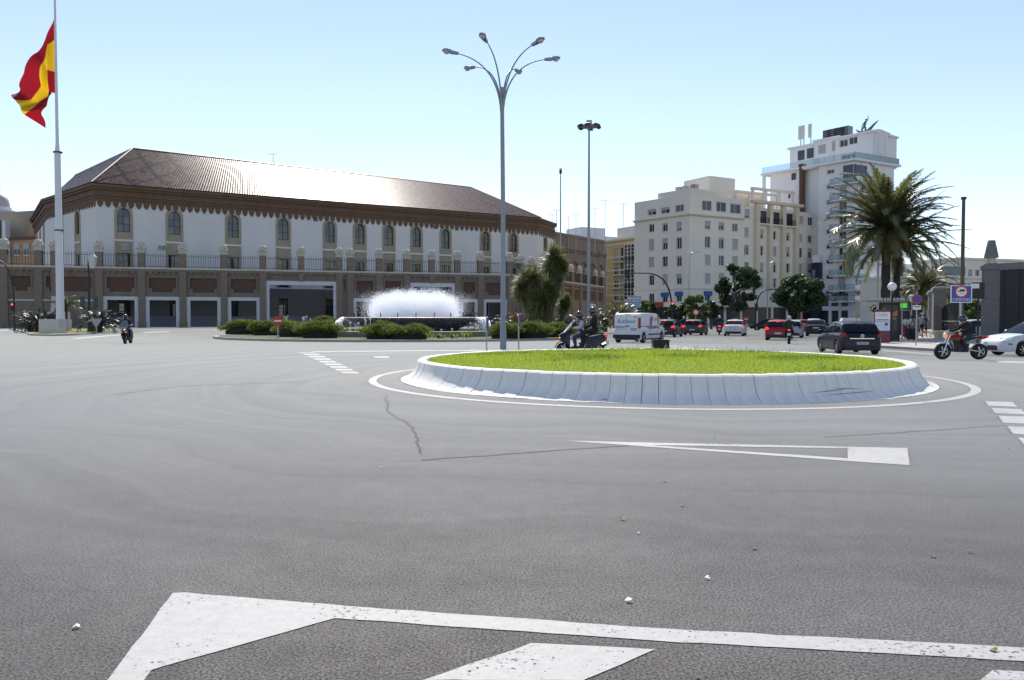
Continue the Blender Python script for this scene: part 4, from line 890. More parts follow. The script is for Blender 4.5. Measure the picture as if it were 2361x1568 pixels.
mPALMD = leafmat('old_palm_leaf', [(.10, .085, .04), (.14, .11, .05), (.08, .08, .03)], .5, .25)
mYUC = leafmat('yucca_leaf', [(.07, .095, .03), (.12, .145, .05), (.2, .19, .08), (.08, .10, .04)], .34, .38, .9)
def tree(name, label, base, top_z, bot_z, rx, m, n, size, group=None, seed=1, trunk=.16, clumps=26):
    rng = random.Random(seed); o = thing(name, label, 'tree', base, 0, group); b = MB(); h0 = bot_z+ (top_z-bot_z)*.12
    b.tube([(0, 0, 0), (.05, 0, h0*.5), (.0, .05, h0)], [trunk, trunk*.8, trunk*.65], 8); cz = (top_z+bot_z)/2; rz = (top_z-bot_z)/2; pts = []
    for i in range(clumps):
        t = rng.random()*2*math.pi; f = rng.uniform(-.95, 1.0); rr = math.sqrt(max(.05, 1-f*f))*rng.uniform(.3, 1.08); c = (rx*rr*math.cos(t), rx*rr*math.sin(t), cz+rz*f*.85); s = rx*rng.uniform(.16, .40)
        pts.append((*c, s, s, s*.75))
        if i % 3 == 0: b.tube([(0, 0, h0*.9), (c[0]*.4, c[1]*.4, (h0+c[2])/2), c], [trunk*.5, trunk*.3, trunk*.12], 5)
    b.build('trunk', mBARK, o, 50); leaves(int(n*1.7), pts, size, .3, .55, seed).build('crown', m, o); return o
def pz(x, y, Y): return D(x, y, Y).z
TR_ = [('bushy_tree', 'tall dark street tree in front of the cream block', 1699, 106, 604, 718, 46, mLTREE, 5200, 1, 34), ('bushy_tree', 'broad dark street tree beside the vertical sign', 1840, 104, 634, 722, 50, mLTREE, 5600, 2, 34), ('small_tree', 'small light green tree behind the grey hatchback', 1604, 98, 681, 735, 31, mLBRIGHT, 2600, 3, 20),
       ('small_tree', 'small dark tree right behind the red traffic light', 1562, 103, 695, 738, 26, mLTREE, 2200, 4, 18), ('small_tree', 'small dark tree between the light green tree and the tall street tree', 1640, 108, 694, 735, 24, mLTREE, 1800, 5, 16), ('small_tree', 'yellowish shrub-like tree left of the blue roadside panel', 1478, 88, 686, 735, 20, mLBRIGHT, 1500, 6, 14),
       ('park_tree', 'dark park tree behind the small palms at right', 2150, 96, 640, 735, 46, mLTREE, 3600, 7, 26), ('park_tree', 'dark park tree left of the blue lorry sign', 2105, 105, 650, 735, 40, mLTREE, 3000, 8, 24), ('park_tree', 'dark park tree just behind the blue lorry sign', 2205, 92, 655, 740, 38, mLTREE, 3000, 9, 24), ('park_tree', 'leafy tree seen between the gate pillars', 2258, 80, 690, 740, 30, mLBRIGHT, 1800, 10, 16), ('park_tree', 'dark tree beyond the bus shelter', 2060, 112, 690, 738, 40, mLTREE, 2400, 11, 20),
       ('small_tree', 'dark bush-like tree under the cream block left of the van roof', 1500, 101, 697, 738, 20, mLTREE, 1400, 12, 14)]
for nm, lb, x, Y, y0, y1, rp, m, n, sd, cl in TR_: tree(nm, lb, (D(x, 733, Y).x, Y, 0), pz(x, y0, Y), pz(x, y1, Y), rp*Y/F, m, n, .21 if rp > 40 else .17, 'trees along the avenue', sd, .2, cl)
# ---------------------------------------------------------------- date palms
def frond(b, base, az, el, L, droop, leaf, n=26, w=.03, seed=0, wind=0.0):
    rng = random.Random(seed); d = Vector((math.cos(az), math.sin(az), 0)); p = Vector(base); pts = [p.copy()]; e = el
    for i in range(n):
        e -= droop/n*(.4+1.2*i/n); st = d*math.cos(e)+Vector((wind*i/n, 0, math.sin(e))); p = p+st.normalized()*L/n; pts.append(p.copy())
    b.tube(pts[::4]+[pts[-1]], [.05*(1-i/len(pts[::4]))+.012 for i in range(len(pts[::4])+1)], 4)
    side = d.cross(Vector((0, 0, 1))).normalized()
    for i in range(2, n+1):
        t = (pts[i]-pts[i-1]).normalized(); up = side.cross(t); k = math.sin(math.pi*min(1, .12+.85*i/n))**.6*leaf
        for s in (-1, 1):
            for q in (0, .5):
                c = pts[i-1].lerp(pts[i], q); v = (side*s*.75+t*.75+up*rng.uniform(-.05, .3)).normalized()*k*rng.uniform(.8, 1.1)-Vector((0, 0, k*.22)); ww = t.cross(v).normalized()*w
                b.add([c-t*w, c+t*w, c+v*.6+t*w*.8, c+v], [(0, 1, 2, 3)])
def palm(name, label, base, h, nf, L, tr, group, seed, m, droop=(1.2, 2.0), els=(-.35, 1.35), lean=(0, 0), leaf=.5, old=0, w=.03, wind=0.0):
    rng = random.Random(seed); o = thing(name, label, 'palm', base, 0, group); b = MB(); k = 14; pr = [(Vector((lean[0]*(i/k)**1.4, lean[1]*(i/k)**1.4, h*i/k)), tr*(1.15 if i == 0 else 1+.12*math.sin(i*2.4))*(1-.12*i/k)) for i in range(k+1)]
    b.tube([p for p, r in pr], [r for p, r in pr], 10); b.build('trunk', mPBARK, o, 50); top = Vector((lean[0], lean[1], h)); b = MB()
    for i in range(nf):
        az = i*2.39996+rng.uniform(-.2, .2); e = els[0]+(els[1]-els[0])*((i+.5)/nf)**.8+rng.uniform(-.1, .1)
        frond(b, top+Vector((math.cos(az)*tr*.6, math.sin(az)*tr*.6, rng.uniform(-.2, .2))), az, e, L*rng.uniform(.85, 1.1), rng.uniform(*droop)*(1.15-.5*(i/nf)), leaf, seed=seed*99+i, w=w, wind=wind)
    b.build('crown', m, o)
    if old:
        b = MB()
        for i in range(old): az = rng.random()*6.28; frond(b, top-Vector((0, 0, .25)), az, -.7+rng.uniform(-.3, .2), L*.55, .9, leaf*.6, 16, seed=i, w=w)
        b.build('dead_fronds', mPALMD, o)
    return o
Yp = 58
p = D(2041, 733, Yp); palm('date_palm', 'big date palm with dark trunk in front of the white tower', (p.x, p.y, 0), 8.2, 104, 5.0, .33, 'date palms', 3, mPALM, (.75, 1.75), (-.45, 1.5), old=5, wind=.08, leaf=.8, w=.055)
p = D(2066, 733, Yp+1.5); pd = palm('date_palm', 'second date palm trunk pressed against the big one, its crown merging', (p.x, p.y, 0), 7.3, 54, 4.6, .26, 'date palms', 4, mPALM, (.45, 1.25), (-.55, 1.2), wind=.08, leaf=.66, w=.045)
b = MB(); rng = random.Random(5)
for c in ((-1.5, -.8, 7.9), (.1, -1.0, 7.7), (.9, -.7, 8.6)):
    for i in range(70): d = Vector((rng.gauss(0, .3), rng.gauss(0, .3), rng.gauss(0, .3))); q = Vector(c)+d; b.bar(q, q+Vector((rng.gauss(0, .1), 0, -.35)), .03)
b.build('flower_stalks', mat('palm_flower', (.42, .20, .035), .7, var=.2, scale=8), pd, kind='stuff')
p = D(2106, 733, 70); palm('date_palm', 'shorter yellowish palm leaning right behind the date palms', (p.x, p.y, 0), 4.6, 44, 3.4, .24, 'date palms', 6, mPALM, (1.2, 2.2), (-.6, 1.2), lean=(.9, 0), old=16, leaf=.6, w=.034)
p = D(2140, 733, 84); palm('date_palm', 'far small palm to the right of the shorter leaning palm', (p.x, p.y, 0), 4.6, 26, 3.2, .22, 'date palms', 8, mPALM, old=6)
# ---------------------------------------------------------------- fountain garden: kerbed round bed
GC = Vector((-8.4, 67.5)); GR = 16.3
bed = kerbed([(GC.x+GR*math.cos(2*math.pi*i/64), GC.y+GR*math.sin(2*math.pi*i/64)) for i in range(64)], 'garden_bed', mat('bed_soil', (.09, .085, .035), .95, var=.4, scale=1.5), .16, .3, 'kerb_stone')
mDKST = mat('dark_stone', (.055, .05, .045), .5, var=.3, scale=2, stain=.3); mWATER = mat('water', (.62, .66, .70), .12, var=.1, scale=3, bump=.4, bscale=6); mWALLF = mat('pool_stone', (.22, .20, .18), .8, var=.2, scale=1.5, stain=.4)
fo = thing('fountain', 'round fountain with dark overflowing bowl inside a low stone pool wall', 'fountain', (GC.x, GC.y, 0))
MB().lathe([(9.2, 0), (9.2, .55), (8.75, .58), (8.75, .2)], 48).build('pool_wall', mWALLF, fo, 40); MB().lathe([(8.74, .2), (8.74, .34), (.1, .34)], 48).build('pool_water', mWATER, fo)
MB().lathe([(3.6, .2), (3.9, .7), (5.1, 1.15), (6.0, 1.42), (6.12, 1.5), (6.12, 1.62), (6.0, 1.66), (5.7, 1.6), (5.6, 1.5)], 56).build('bowl', mDKST, fo, 40); MB().lathe([(5.98, 1.5), (5.98, 1.667), (.1, 1.69)], 56).build('bowl_water', mWATER, fo)
meN = MB().tube([(0, 0, 1.5), (0, 0, 2.02)], [.05, .03], 6).mesh('nozzle', mIRON)
for i in range(22): a = 2*math.pi*i/22; put('nozzle', meN, fo, T(5.2*math.cos(a), 5.2*math.sin(a), 0))
# water thrown up and falling: tens of thousands of droplets
def dropmat():
    m = bpy.data.materials.new('spray'); m.use_nodes = True; N = m.node_tree.nodes; Lk = m.node_tree.links; p = N['Principled BSDF']; p.inputs['Base Color'].default_value = (.95, .96, .97, 1); p.inputs['Roughness'].default_value = .3
    t = N.new('ShaderNodeBsdfTranslucent'); t.inputs[0].default_value = (.97, .98, 1, 1); mx = N.new('ShaderNodeMixShader'); mx.inputs[0].default_value = .9; Lk.new(p.outputs[0], mx.inputs[1]); Lk.new(t.outputs[0], mx.inputs[2]); Lk.new(mx.outputs[0], N['Material Output'].inputs[0]); return m
mDROP = dropmat()
def drops(P, s, rng):
    n = len(P); s = s*(.5+rng.random(n)**2*1.3); tet = np.array([(1, 1, 1), (1, -1, -1), (-1, 1, -1), (-1, -1, 1)])*.6
    v = P[:, None, :]+tet[None]*s[:, None, None]*np.array([.7, .7, 1.3]); i = np.arange(n)*4
    m = MB(); m.v = v.reshape(-1, 3).tolist(); m.f = np.concatenate([np.c_[i, i+1, i+2], np.c_[i, i+3, i+1], np.c_[i, i+2, i+3], np.c_[i+1, i+3, i+2]]).tolist(); return m
rng = np.random.default_rng(3); n = 190000
a = rng.random(n)*2*np.pi; r = np.abs(3.55*np.sqrt(rng.random(n))+.28*rng.normal(size=n)); jet = 2.35-.035*r**2+.22*np.sin(a*4+1+r)+.16*np.sin(a*9-r*2)
zz = 1.6+jet*rng.beta(1.05, 1.9, n); sp = .10+.28*rng.random(n)**3; P = np.c_[r*np.cos(a)+rng.normal(size=n)*sp, r*np.sin(a)+rng.normal(size=n)*sp, zz+np.abs(rng.normal(size=n))*.12]
drops(P, .021, rng).build('jet_spray', mDROP, fo, kind='stuff')
n = 26000; a = rng.random(n)*2*np.pi; r = 4.0*np.sqrt(rng.random(n))+np.abs(rng.normal(size=n))*.55; P = np.c_[r*np.cos(a)*1.08, r*np.sin(a), 1.7+rng.random(n)**.9*1.5+np.abs(rng.normal(size=n))*.42]
drops(P, .011, rng).build('fine_mist', mDROP, fo, kind='stuff')
# overflow: falls at the left and right of the bowl, thin threads elsewhere
n = 6000; sd = rng.choice((0, 1), n); ang = np.where(sd == 0, np.pi+.25, -.30)+rng.normal(size=n)*.075; t = rng.random(n); r = 6.05+.6*t**.6*(1+.3*rng.normal(size=n)); P = np.c_[r*np.cos(ang), r*np.sin(ang), 1.62-1.3*t**1.4]
drops(P, .05, rng).build('overflow_falls', mDROP, fo, kind='stuff')
n = 800; k = rng.integers(0, 60, n); ang = -np.pi/2+ (k/60-.5)*2.4+rng.normal(size=n)*.004; P = np.c_[6.16*np.cos(ang), 6.16*np.sin(ang), 1.6-rng.random(n)**1.6*1.0]
drops(P, .016, rng).build('dripping_threads', mDROP, fo, kind='stuff')
# junipers: low wide mounds of fine needles
def juniper(x, y, wpx, hpx, label, seed):
    p = G(x, y); w = wpx*1.3*p.y/F/2; h = hpx*1.12*p.y/F; o = thing('juniper_shrub', label, 'shrub', (p.x, p.y+w*.35, .12), 0, 'junipers round the fountain'); rng = random.Random(seed); pts = []
    for i in range(int(26+w*9)):
        a = rng.random()*6.28; r = math.sqrt(rng.random())*.9; s = rng.uniform(.28, .5); pts.append((w*r*math.cos(a), w*.55*r*math.sin(a), h*.25+h*.62*(1-r*r*.75)*rng.uniform(.65, 1.1), s*1.3, s, s*.62))
    leaves(int(2600+1500*w), pts, .10, .0, .22, seed).build('needles', mJUN, o)
    b = MB(); b.lathe([(w*.7, 0), (w*.72, h*.25), (w*.5, h*.5), (w*.15, h*.62)], 12, (0, 0, 0), 1, .55); b.build('inner_branches', mat('juniper_wood', (.015, .02, .008), .95, var=.3), o, 60); return o
for i, (x, y, w, h, lb) in enumerate([(556, 775, 96, 30, 'low spreading juniper at the left tip of the fountain bed'), (615, 777, 80, 32, 'juniper just left of the no-entry sign'), (672, 781, 72, 34, 'juniper mound right of the no-entry sign'), (733, 784, 88, 36, 'juniper mound below the left waterfall of the fountain'), (742, 765, 60, 32, 'juniper behind the left waterfall'), (645, 768, 60, 30, 'juniper behind the no-entry sign'),
        (880, 787, 84, 36, 'dark juniper in front of the fountain bowl, left half'), (940, 788, 90, 34, 'dark juniper in front of the fountain bowl, right half'), (1165, 786, 70, 34, 'juniper between the two sign posts'), (1225, 785, 80, 36, 'bright-topped juniper right of the lamp post'), (1280, 782, 70, 30, 'juniper beside the two-up scooter')]): juniper(x, y, w, h, lb, 40+i)
# arum lilies: broad upright leaves and white flowers
mLILY = leafmat('lily_leaf', [(.07, .12, .02), (.14, .19, .03), (.24, .25, .04), (.09, .14, .02)], .4, .45); mPETAL = mat('white_petal', (.8, .8, .74), .5, var=.03)
def lily(x, y, hpx, label, seed, wpx=22, fl=3, m=None, fm=None):
    p = G(x, y); h = hpx*p.y/F; w = wpx*p.y/F/2; o = thing('lily_clump', label, 'plant', (p.x, p.y, .14), 0, 'flowering clumps round the fountain'); rng = random.Random(seed); b = MB()
    for i in range(26):
        a = rng.random()*6.28; r = rng.random()*w; c = Vector((r*math.cos(a), r*math.sin(a)*.6, 0)); t = Vector((math.cos(a)*w*.6, math.sin(a)*w*.5, h*rng.uniform(.5, 1))); s = Vector((-math.sin(a), math.cos(a), 0))*.09
        q = [c, c+t*.55+s, c+t*1.0-Vector((0, 0, h*.08)), c+t*.55-s]; b.add(q, [(0, 1, 2, 3)])
    b.build('leaves', m or mLILY, o)
    for i in range(fl):
        c = Vector((rng.uniform(-w, w)*.8, rng.uniform(-w, w)*.4, 0)); z = h*rng.uniform(.95, 1.25); q = MB(); q.tube([c, c+Vector((0, 0, z))], .012, 4); q.lathe([(.015, z-.05), (.07, z+.06), (.11, z+.13)], 6, (c.x, c.y, 0)); q.build('flower', fm or mPETAL, o)
for i, (x, y, h, lb, fl) in enumerate([(800, 780, 24, 'lily clump left of the dark front juniper', 1), (826, 780, 26, 'tall yellow-green lily clump at the fountain foot', 1), (848, 782, 36, 'white-flowered lilies rising behind the front juniper', 5), (985, 784, 18, 'low lilies right of the front juniper', 2), (1015, 785, 14, 'small lily clump before the pool wall', 1), (1045, 785, 16, 'sparse lilies near the right end of the pool wall', 1), (1075, 784, 20, 'lilies below the right waterfall', 0), (1095, 778, 22, 'lilies beside the left sign post', 3), (1115, 776, 24, 'flowering lilies behind the left sign post', 4), (1150, 772, 24, 'white-dotted lilies behind the lamp post', 4), (705, 770, 30, 'white lilies behind the junipers at left', 6), (655, 768, 28, 'lilies above the left junipers', 4)]): lily(x, y, h, lb, 70+i, 26, fl)
# cycads and the yucca group at the right of the fountain
def rosette(name, label, x, y, Y, h, n, L, m, leaf, droop, els, group, seed, tr=.16, w=.022):
    p = D(x, 733, Y); return palm(name, label, (p.x, Y, .1), h, n, L, tr, group, seed, m, droop, els, (0, 0), leaf, w=w)
mCYC = leafmat('cycad_leaf', [(.012, .022, .01), (.02, .034, .014), (.04, .055, .025)], .35, .15, .6)
for i, (x, Y, lb) in enumerate([(1118, 76, 'dark cycad left of the lamp post behind the fountain'), (1150, 80, 'dark cycad just behind the lamp post'), (1196, 74, 'dark cycad under the yucca group'), (1320, 76, 'dark cycad between scooter riders and masts'), (1345, 80, 'dark cycad in front of the tall floodlight mast'), (1300, 84, 'dark cycad right of the yucca trunks')]): rosette('cycad', lb, x, 0, Y, .7, 22, 2.0, mCYC, .3, (1.3, 1.9), (-.1, 1.2), 'cycads', 20+i, .2, .018)
def yucca(label, x, Y, heads, seed):
    p = D(x, 733, Y); o = thing('yucca_tree', label, 'tree', (p.x, Y, .1), 0, 'yucca group by the fountain'); b = MB(); rng = random.Random(seed); lv = MB()
    for hx, hy, r in heads:
        q = D(hx, hy, Y); t = Vector((q.x-p.x, rng.uniform(-.6, .6), q.z-.1)); b.tube([(rng.uniform(-.2, .2), 0, 0), (t.x*.35, t.y*.3, t.z*.4), (t.x*.9, t.y, t.z*.8), t], [.22, .17, .15, .1], 7)
        for i in range(520):
            d = Vector((rng.gauss(0, 1), rng.gauss(0, 1), rng.gauss(.15, .85))).normalized(); c = t+Vector((d.x*r*.25, d.y*r*.25, d.z*r*.5-(r*.8)*rng.random()*rng.random())); L = r*rng.uniform(.6, 1.25); e = c+d*L-Vector((0, 0, L*.35*(1-d.z))); s = d.cross(Vector((0, 0, 1))); s = (s.normalized() if s.length > .1 else Vector((1, 0, 0)))*.05
            lv.add([c-s, c+s, c.lerp(e, .6)+s*.8+Vector((0, 0, .04)), e], [(0, 1, 2, 3)])
    b.build('trunk', mBARK, o, 50); lv.build('crown', mYUC, o); return o
yucca('tallest yucca with shaggy head against the white facade', 1262, 70, [(1276, 590, 1.05), (1270, 612, 1.1), (1272, 640, 1.0), (1296, 612, .6)], 1)
yucca('broad many-headed yucca left of the tallest one', 1228, 69, [(1212, 640, 1.0), (1232, 645, 1.1), (1200, 665, .8), (1245, 668, 1.1), (1222, 672, 1.0)], 2)
yucca('thick drooping yucca in the middle of the group', 1252, 68, [(1248, 690, 1.2), (1262, 665, 1.1), (1238, 700, .9)], 3)
yucca('small leaning yucca at the right of the group', 1288, 72, [(1298, 700, .7), (1304, 690, .5)], 4)
rosette('fan_palm', 'low spiky palm bush behind the white van', 1432, 0, 80, 1.5, 40, 2.5, mPALM, .4, (1.0, 1.7), (.05, 1.35), 'low palms', 31, .25)
rosette('fan_palm', 'second low palm bush at the left of the van', 1395, 0, 84, .9, 28, 2.0, mPALM, .35, (1.0, 1.7), (.1, 1.3), 'low palms', 32, .25)
b = leaves(2400, [(0, 0, .7, 1.6, 1.0, .8), (1.4, 0, .6, 1.2, .9, .7), (-1.3, 0, .5, 1.2, .9, .6)], .1, .2, .5, 9); p = D(1335, 733, 70); tag(b.build('low_shrub', mLTREE, mat4=T(p.x, 70, .1)), 'dark rounded shrub behind the scooter riders', 'shrub')
for i, (x, Y, lb) in enumerate([(1180, 72, 'orange-flowered clump at the foot of the yuccas, left'), (1216, 72, 'orange-flowered clump at the foot of the yuccas, right')]): lily(x, 733+2880/Y, 40, lb, 90+i, 34, 5, mCYC, mat('orange_petal', (.75, .18, .05), .5, var=.1))
# ---------------------------------------------------------------- flag island on the left
isl2 = [G(20, 758), G(73, 774), G(120, 775), G(180, 773), G(274, 764), G(262, 759), G(140, 756.5)]
kerbed([(p.x, p.y) for p in isl2], 'flag_island', mDRY, .14, .3, 'kerb_stone')
for i, (x, Y, L, lb) in enumerate([(88, 83, 2.6, 'large dark cycad left of the flagpole'), (107, 88, 2.2, 'dark cycad just behind the flagpole plinth'), (228, 80, 2.5, 'large dark cycad right of the flagpole'), (70, 86, 2.0, 'smaller cycad at the left end of the flag island'), (214, 86, 2.0, 'smaller cycad behind the large right one')]): rosette('cycad', lb, x, 0, Y, .9, 34, L, mCYC, .35, (1.3, 1.9), (-.15, 1.25), 'cycads', 50+i, .35, .02)
rosette('cycad', 'tall-stemmed cycad rising behind the flagpole', 152, 0, 90, 3.0, 22, 2.3, mPALM, .4, (1.3, 1.9), (0, 1.1), 'cycads', 60, .2)
# ================================================================ cars, van, motorcycles
mTYRE = mat('tyre', (.014, .014, .014), .85, var=.1, scale=20); mRIM = mat('alloy', (.42, .43, .45), .35, metal=.8, var=.05); mTRIM = mat('black_trim', (.018, .018, .02), .6, var=.05)
mGLS = glassmat('car_glass', (.34, .40, .42), .02, .34); mTAIL = mat('tail_lamp', (.16, .01, .01), .25, var=.05, emit=(1, .03, .01), estr=.02); mTAILON = mat('brake_lamp', (.6, .02, .02), .3, var=0, emit=(1, .03, .02), estr=1.0); mHEAD = mat('head_lamp', (.7, .72, .75), .1, var=.02); mINDI = mat('indicator', (.8, .25, .03), .3, var=.02, emit=(1, .3, .05), estr=.5)
mPLATE = mat('number_plate', (.62, .62, .6), .5, var=.03); mINK = mat('ink', (.015, .015, .02), .7, var=0); mCHROME = mat('chrome', (.7, .7, .72), .12, metal=1, var=0); mSEAT = mat('seat_fabric', (.03, .03, .035), .9, var=.1); mBLUEINK = mat('blue_print', (.04, .10, .34), .6, var=.04); mREDINK = mat('red_print', (.62, .07, .03), .6, var=.05)
def paint(name, c): return mat('paint_'+name, c, .35, var=.03, scale=1.5, coat=.12, spec=.3)
def interp(tab, t):
    for (a, p), (b, q) in zip(tab, tab[1:]):
        if t <= b: return p+(q-p)*(0 if b == a else (t-a)/(b-a))
    return tab[-1][1]
STY = {
 'hatch': dict(deck=[(0, .74), (.012, .9), (.04, .97), (.1, .985), (.45, .95), (.68, .93), (.74, .9), (.86, .84), (.93, .76), (.975, .67), (.993, .58), (1, .5)], gh=[(.02, .98), (.05, 1.12), (.11, 1.36), (.2, 1.43), (.36, 1.46), (.5, 1.43), (.585, 1.34), (.76, .9)], roof=(.105, .56), pil=(.115, .33, .56)),
 'sedan': dict(deck=[(0, .8), (.01, .93), (.04, .98), (.13, 1.0), (.3, .96), (.68, .93), (.74, .9), (.9, .78), (.97, .68), (1, .56)], gh=[(.13, .99), (.2, 1.2), (.29, 1.4), (.4, 1.45), (.52, 1.43), (.59, 1.34), (.755, .9)], roof=(.275, .57), pil=(.26, .41, .57)),
 'van': dict(deck=[(0, .95), (.006, 1.06), (.03, 1.1), (.5, 1.1), (.8, 1.1), (.86, 1.06), (.95, .92), (.985, .78), (1, .6)], gh=[(.004, 1.05), (.012, 1.5), (.03, 1.82), (.08, 1.89), (.4, 1.91), (.62, 1.88), (.7, 1.8), (.875, 1.06)], roof=(.03, .68), pil=(.62,)),
}
def wheel_mesh(r, w, spokes=7):
    t = MB(); prof = [(r*.62, -w/2), (r*.9, -w/2), (r*.985, -w*.36), (r, -w*.15), (r, w*.15), (r*.985, w*.36), (r*.9, w/2), (r*.62, w/2)]
    n = 22; vs = [(p*math.cos(2*math.pi*j/n), y, p*math.sin(2*math.pi*j/n)) for p, y in prof for j in range(n)]; k = len(prof)
    t.add(vs, [(i*n+(j+1) % n, i*n+j, (i+1)*n+j, (i+1)*n+(j+1) % n) for i in range(k-1) for j in range(n)]); ty = t.mesh('tyre', mTYRE, 40)
    q = MB(); ys = w*.42
    for j in range(spokes):
        a = 2*math.pi*j/spokes; q.bar((.03*math.cos(a), ys, .03*math.sin(a)), (r*.62*math.cos(a), ys, r*.62*math.sin(a)), r*.16, .03)
    for y0 in (ys-.02,):
        vs = [(p*math.cos(2*math.pi*j/n), y, p*math.sin(2*math.pi*j/n)) for p, y in ((r*.56, y0), (r*.66, y0+.015)) for j in range(n)]; q.add(vs, [((j+1) % n, j, n+j, n+(j+1) % n) for j in range(n)])
    q.tube([(0, ys-.05, 0), (0, ys+.02, 0)], r*.17, 8); rm = q.mesh('rim', mRIM)
    d = MB(); d.tube([(0, -w*.3, 0), (0, w*.25, 0)], r*.6, 14); return ty, rm, d.mesh('brake_disc', mTRIM)
WH = {}
def car(name, label, cat, X, Y, az, style, col, pname, L=4.2, W=1.74, H=1.46, wb=None, group=None, brake=True, extra=None):
    """az: heading in degrees right of +Y. Local x forward, y left"""
    S = STY[style]; o = thing(name, label, cat, (X, Y, 0), R(90-az), group); P = paint(pname, col); ks = H/S['gh'][len(S['gh'])//2][1] if style != 'van' else H/1.91
    rw = .31 if style != 'van' else .335; wb = wb or L*.61; xr, xf = -wb/2-.02*L, wb/2-.02*L; ra = rw+.055; X0 = -L/2
    st = sorted(set([round(X0+L*t, 3) for t in (0, .004, .012, .03, .06, .1, .16, .3, .36, .42, .48, .54, .6, .66, .72, .76, .84, .9, .94, .97, .988, .996, 1)] + [round(c+ra*k, 3) for c in (xr, xf) for k in (-1.001, -1, -.87, -.6, -.25, .25, .6, .87, 1, 1.001)]))
    def hwid(x):
        t = abs(2*x/L); return W/2*(1-.02*t*t-(.16 if x < 0 else .24)*max(0, (t-(.86 if x < 0 else .80))/(.14 if x < 0 else .20))**2.0)
    rings = []
    for x in st:
        t = (x-X0)/L; w = hwid(x); dk = interp(S['deck'], t)*ks; zb = .2 + (.1 if t < .01 or t > .99 else 0); za = zb
        for c in (xr, xf):
            if abs(x-c) < ra: za = max(za, rw+math.sqrt(ra*ra-(x-c)**2))
        zs = max(dk-.1, za+.06) if t > .02 else dk-.06
        wi = min(w-.24, W/2-.27)
        sec = [(0, zb), (wi, zb), (wi, za), (w*.965, za), (w, za+.25*(zs-za)), (w*1.0, za+.72*(zs-za)), (w*.965, zs), (w*.88, dk), (w*.5, dk+.025), (0, dk+.03)]
        rings.append([(x, y, z) for y, z in sec]+[(x, -y, z) for y, z in sec[-2:0:-1]])
    MB().loft(rings).build('body', P, o, 28)
    # cabin: glazed shell, painted roof and pillars over it
    g = S['gh']; gx = [g[0][0]+(g[-1][0]-g[0][0])*i/26 for i in range(27)]; belt = lambda t: interp(S['deck'], t)*ks-.015
    def gsec(t, grow=0.0):
        x = X0+L*t; zt = interp(g, t)*ks+grow; zb = min(belt(t), zt-.004); k = max(0, min(1, (zt-zb)/(.48*ks))); w = hwid(x)*(.985 if style == 'van' else .9); k *= (.35 if style == 'van' else 1)
        return [(x, w+grow, zb), (x, w*(1-.05*k)+grow, zb+(zt-zb)*.5), (x, w*(1-.13*k)+grow, zt-.09*k), (x, w*(1-.2*k), zt-.03*k), (x, w*.45, zt), (x, 0, zt+.008)]
    def half(pts): return pts+[(p[0], -p[1], p[2]) for p in pts[-2::-1]]
    van = style == 'van'
    MB().loft([half(gsec(t)) for t in gx], closed=False).build('cabin_panels' if van else 'windows', P if van else mGLS, o, 35)
    r0, r1 = S['roof']; rf = [r0+(r1-r0)*i/12 for i in range(13)]
    MB().loft([half(gsec(t, .012)[2:]) for t in rf], closed=False).build('roof', P, o, 35)
    def strip(t0, t1, j0, j1, grow=.01, nm='pillar', m=None):
        for s in (1, -1):
            n = 5; b = MB(); rows = []
            for i in range(n):
                q = []
                for e, (ta, tb) in enumerate((t0, t1)):
                    pass
                ta = t0[0]+(t1[0]-t0[0])*i/(n-1); tb = t0[1]+(t1[1]-t0[1])*i/(n-1); A = gsec(ta, grow); B = gsec(tb, grow); f = i/(n-1)*2; j = int(min(f, 1.999)); fr = f-j
                pa = Vector(A[j]).lerp(Vector(A[j+1]), fr); pb = Vector(B[j]).lerp(Vector(B[j+1]), fr); rows.append([(pa.x, s*pa.y, pa.z), (pb.x, s*pb.y, pb.z)])
            for i in range(n-1):
                q = [rows[i][0], rows[i][1], rows[i+1][1], rows[i+1][0]]; b.add(q if s < 0 else q[::-1], [(0, 1, 2, 3)])
            b.build(nm, m or P, o)
    if not van:
        gr, gf = g[0][0], g[-1][0]
        strip((gr, gr+.075), (r0, r0+.03), 0, 2); strip((gf-.03, gf), (r1-.02, r1+.005), 0, 2); pb = S['pil'][1]; strip((pb, pb+.022), (pb, pb+.02), 0, 2, m=mTRIM)
        for sx in (-.35, .35):
            b = MB(); x = X0+L*.46; b.box(x-.25, x+.1, sx-.24, sx+.24, .5, 1.08*ks); b.box(x-.22, x-.1, sx-.13, sx+.13, 1.1*ks, 1.27*ks); b.build('seat', mSEAT, o)
        b = MB(); x = X0+L*.22; b.box(x-.1, x+.12, -.62, .62, .5, 1.08*ks)
        for sx in (-.38, .38): b.box(x-.08, x+.02, sx-.12, sx+.12, 1.08*ks, 1.2*ks)
        b.build('rear_seat', mSEAT, o); MB().box(X0+L*.08, X0+L*.72, -.6, .6, .3, .5).build('cabin_floor', mSEAT, o)
    else:
        def pane(nm, pts, m=mGLS): MB().add(pts, [tuple(range(len(pts)))]).build(nm, m, o)
        for s in (1, -1):
            ts = [(.645, 0), (.845, 0), (.72, 2), (.645, 2)]; pts = []
            for t, j in ts: q = gsec(t, .012)[j]; pts.append((q[0], s*q[1], q[2]+(.06 if j == 0 else -.02)))
            pane('side_window', pts if s < 0 else pts[::-1], mTRIMG)
        A, B = gsec(.86, .012), gsec(.715, .012); pane('windscreen', [(A[1][0], A[1][1]*.9, A[1][2]), (A[1][0], -A[1][1]*.9, A[1][2]), (B[3][0], -B[3][1], B[3][2]), (B[3][0], B[3][1], B[3][2])], mTRIMG)
    # lamps, bumpers, plates, mirrors, wheels
    tm = mTAILON if brake else mTAIL; zt = .86*ks if not van else 1.2
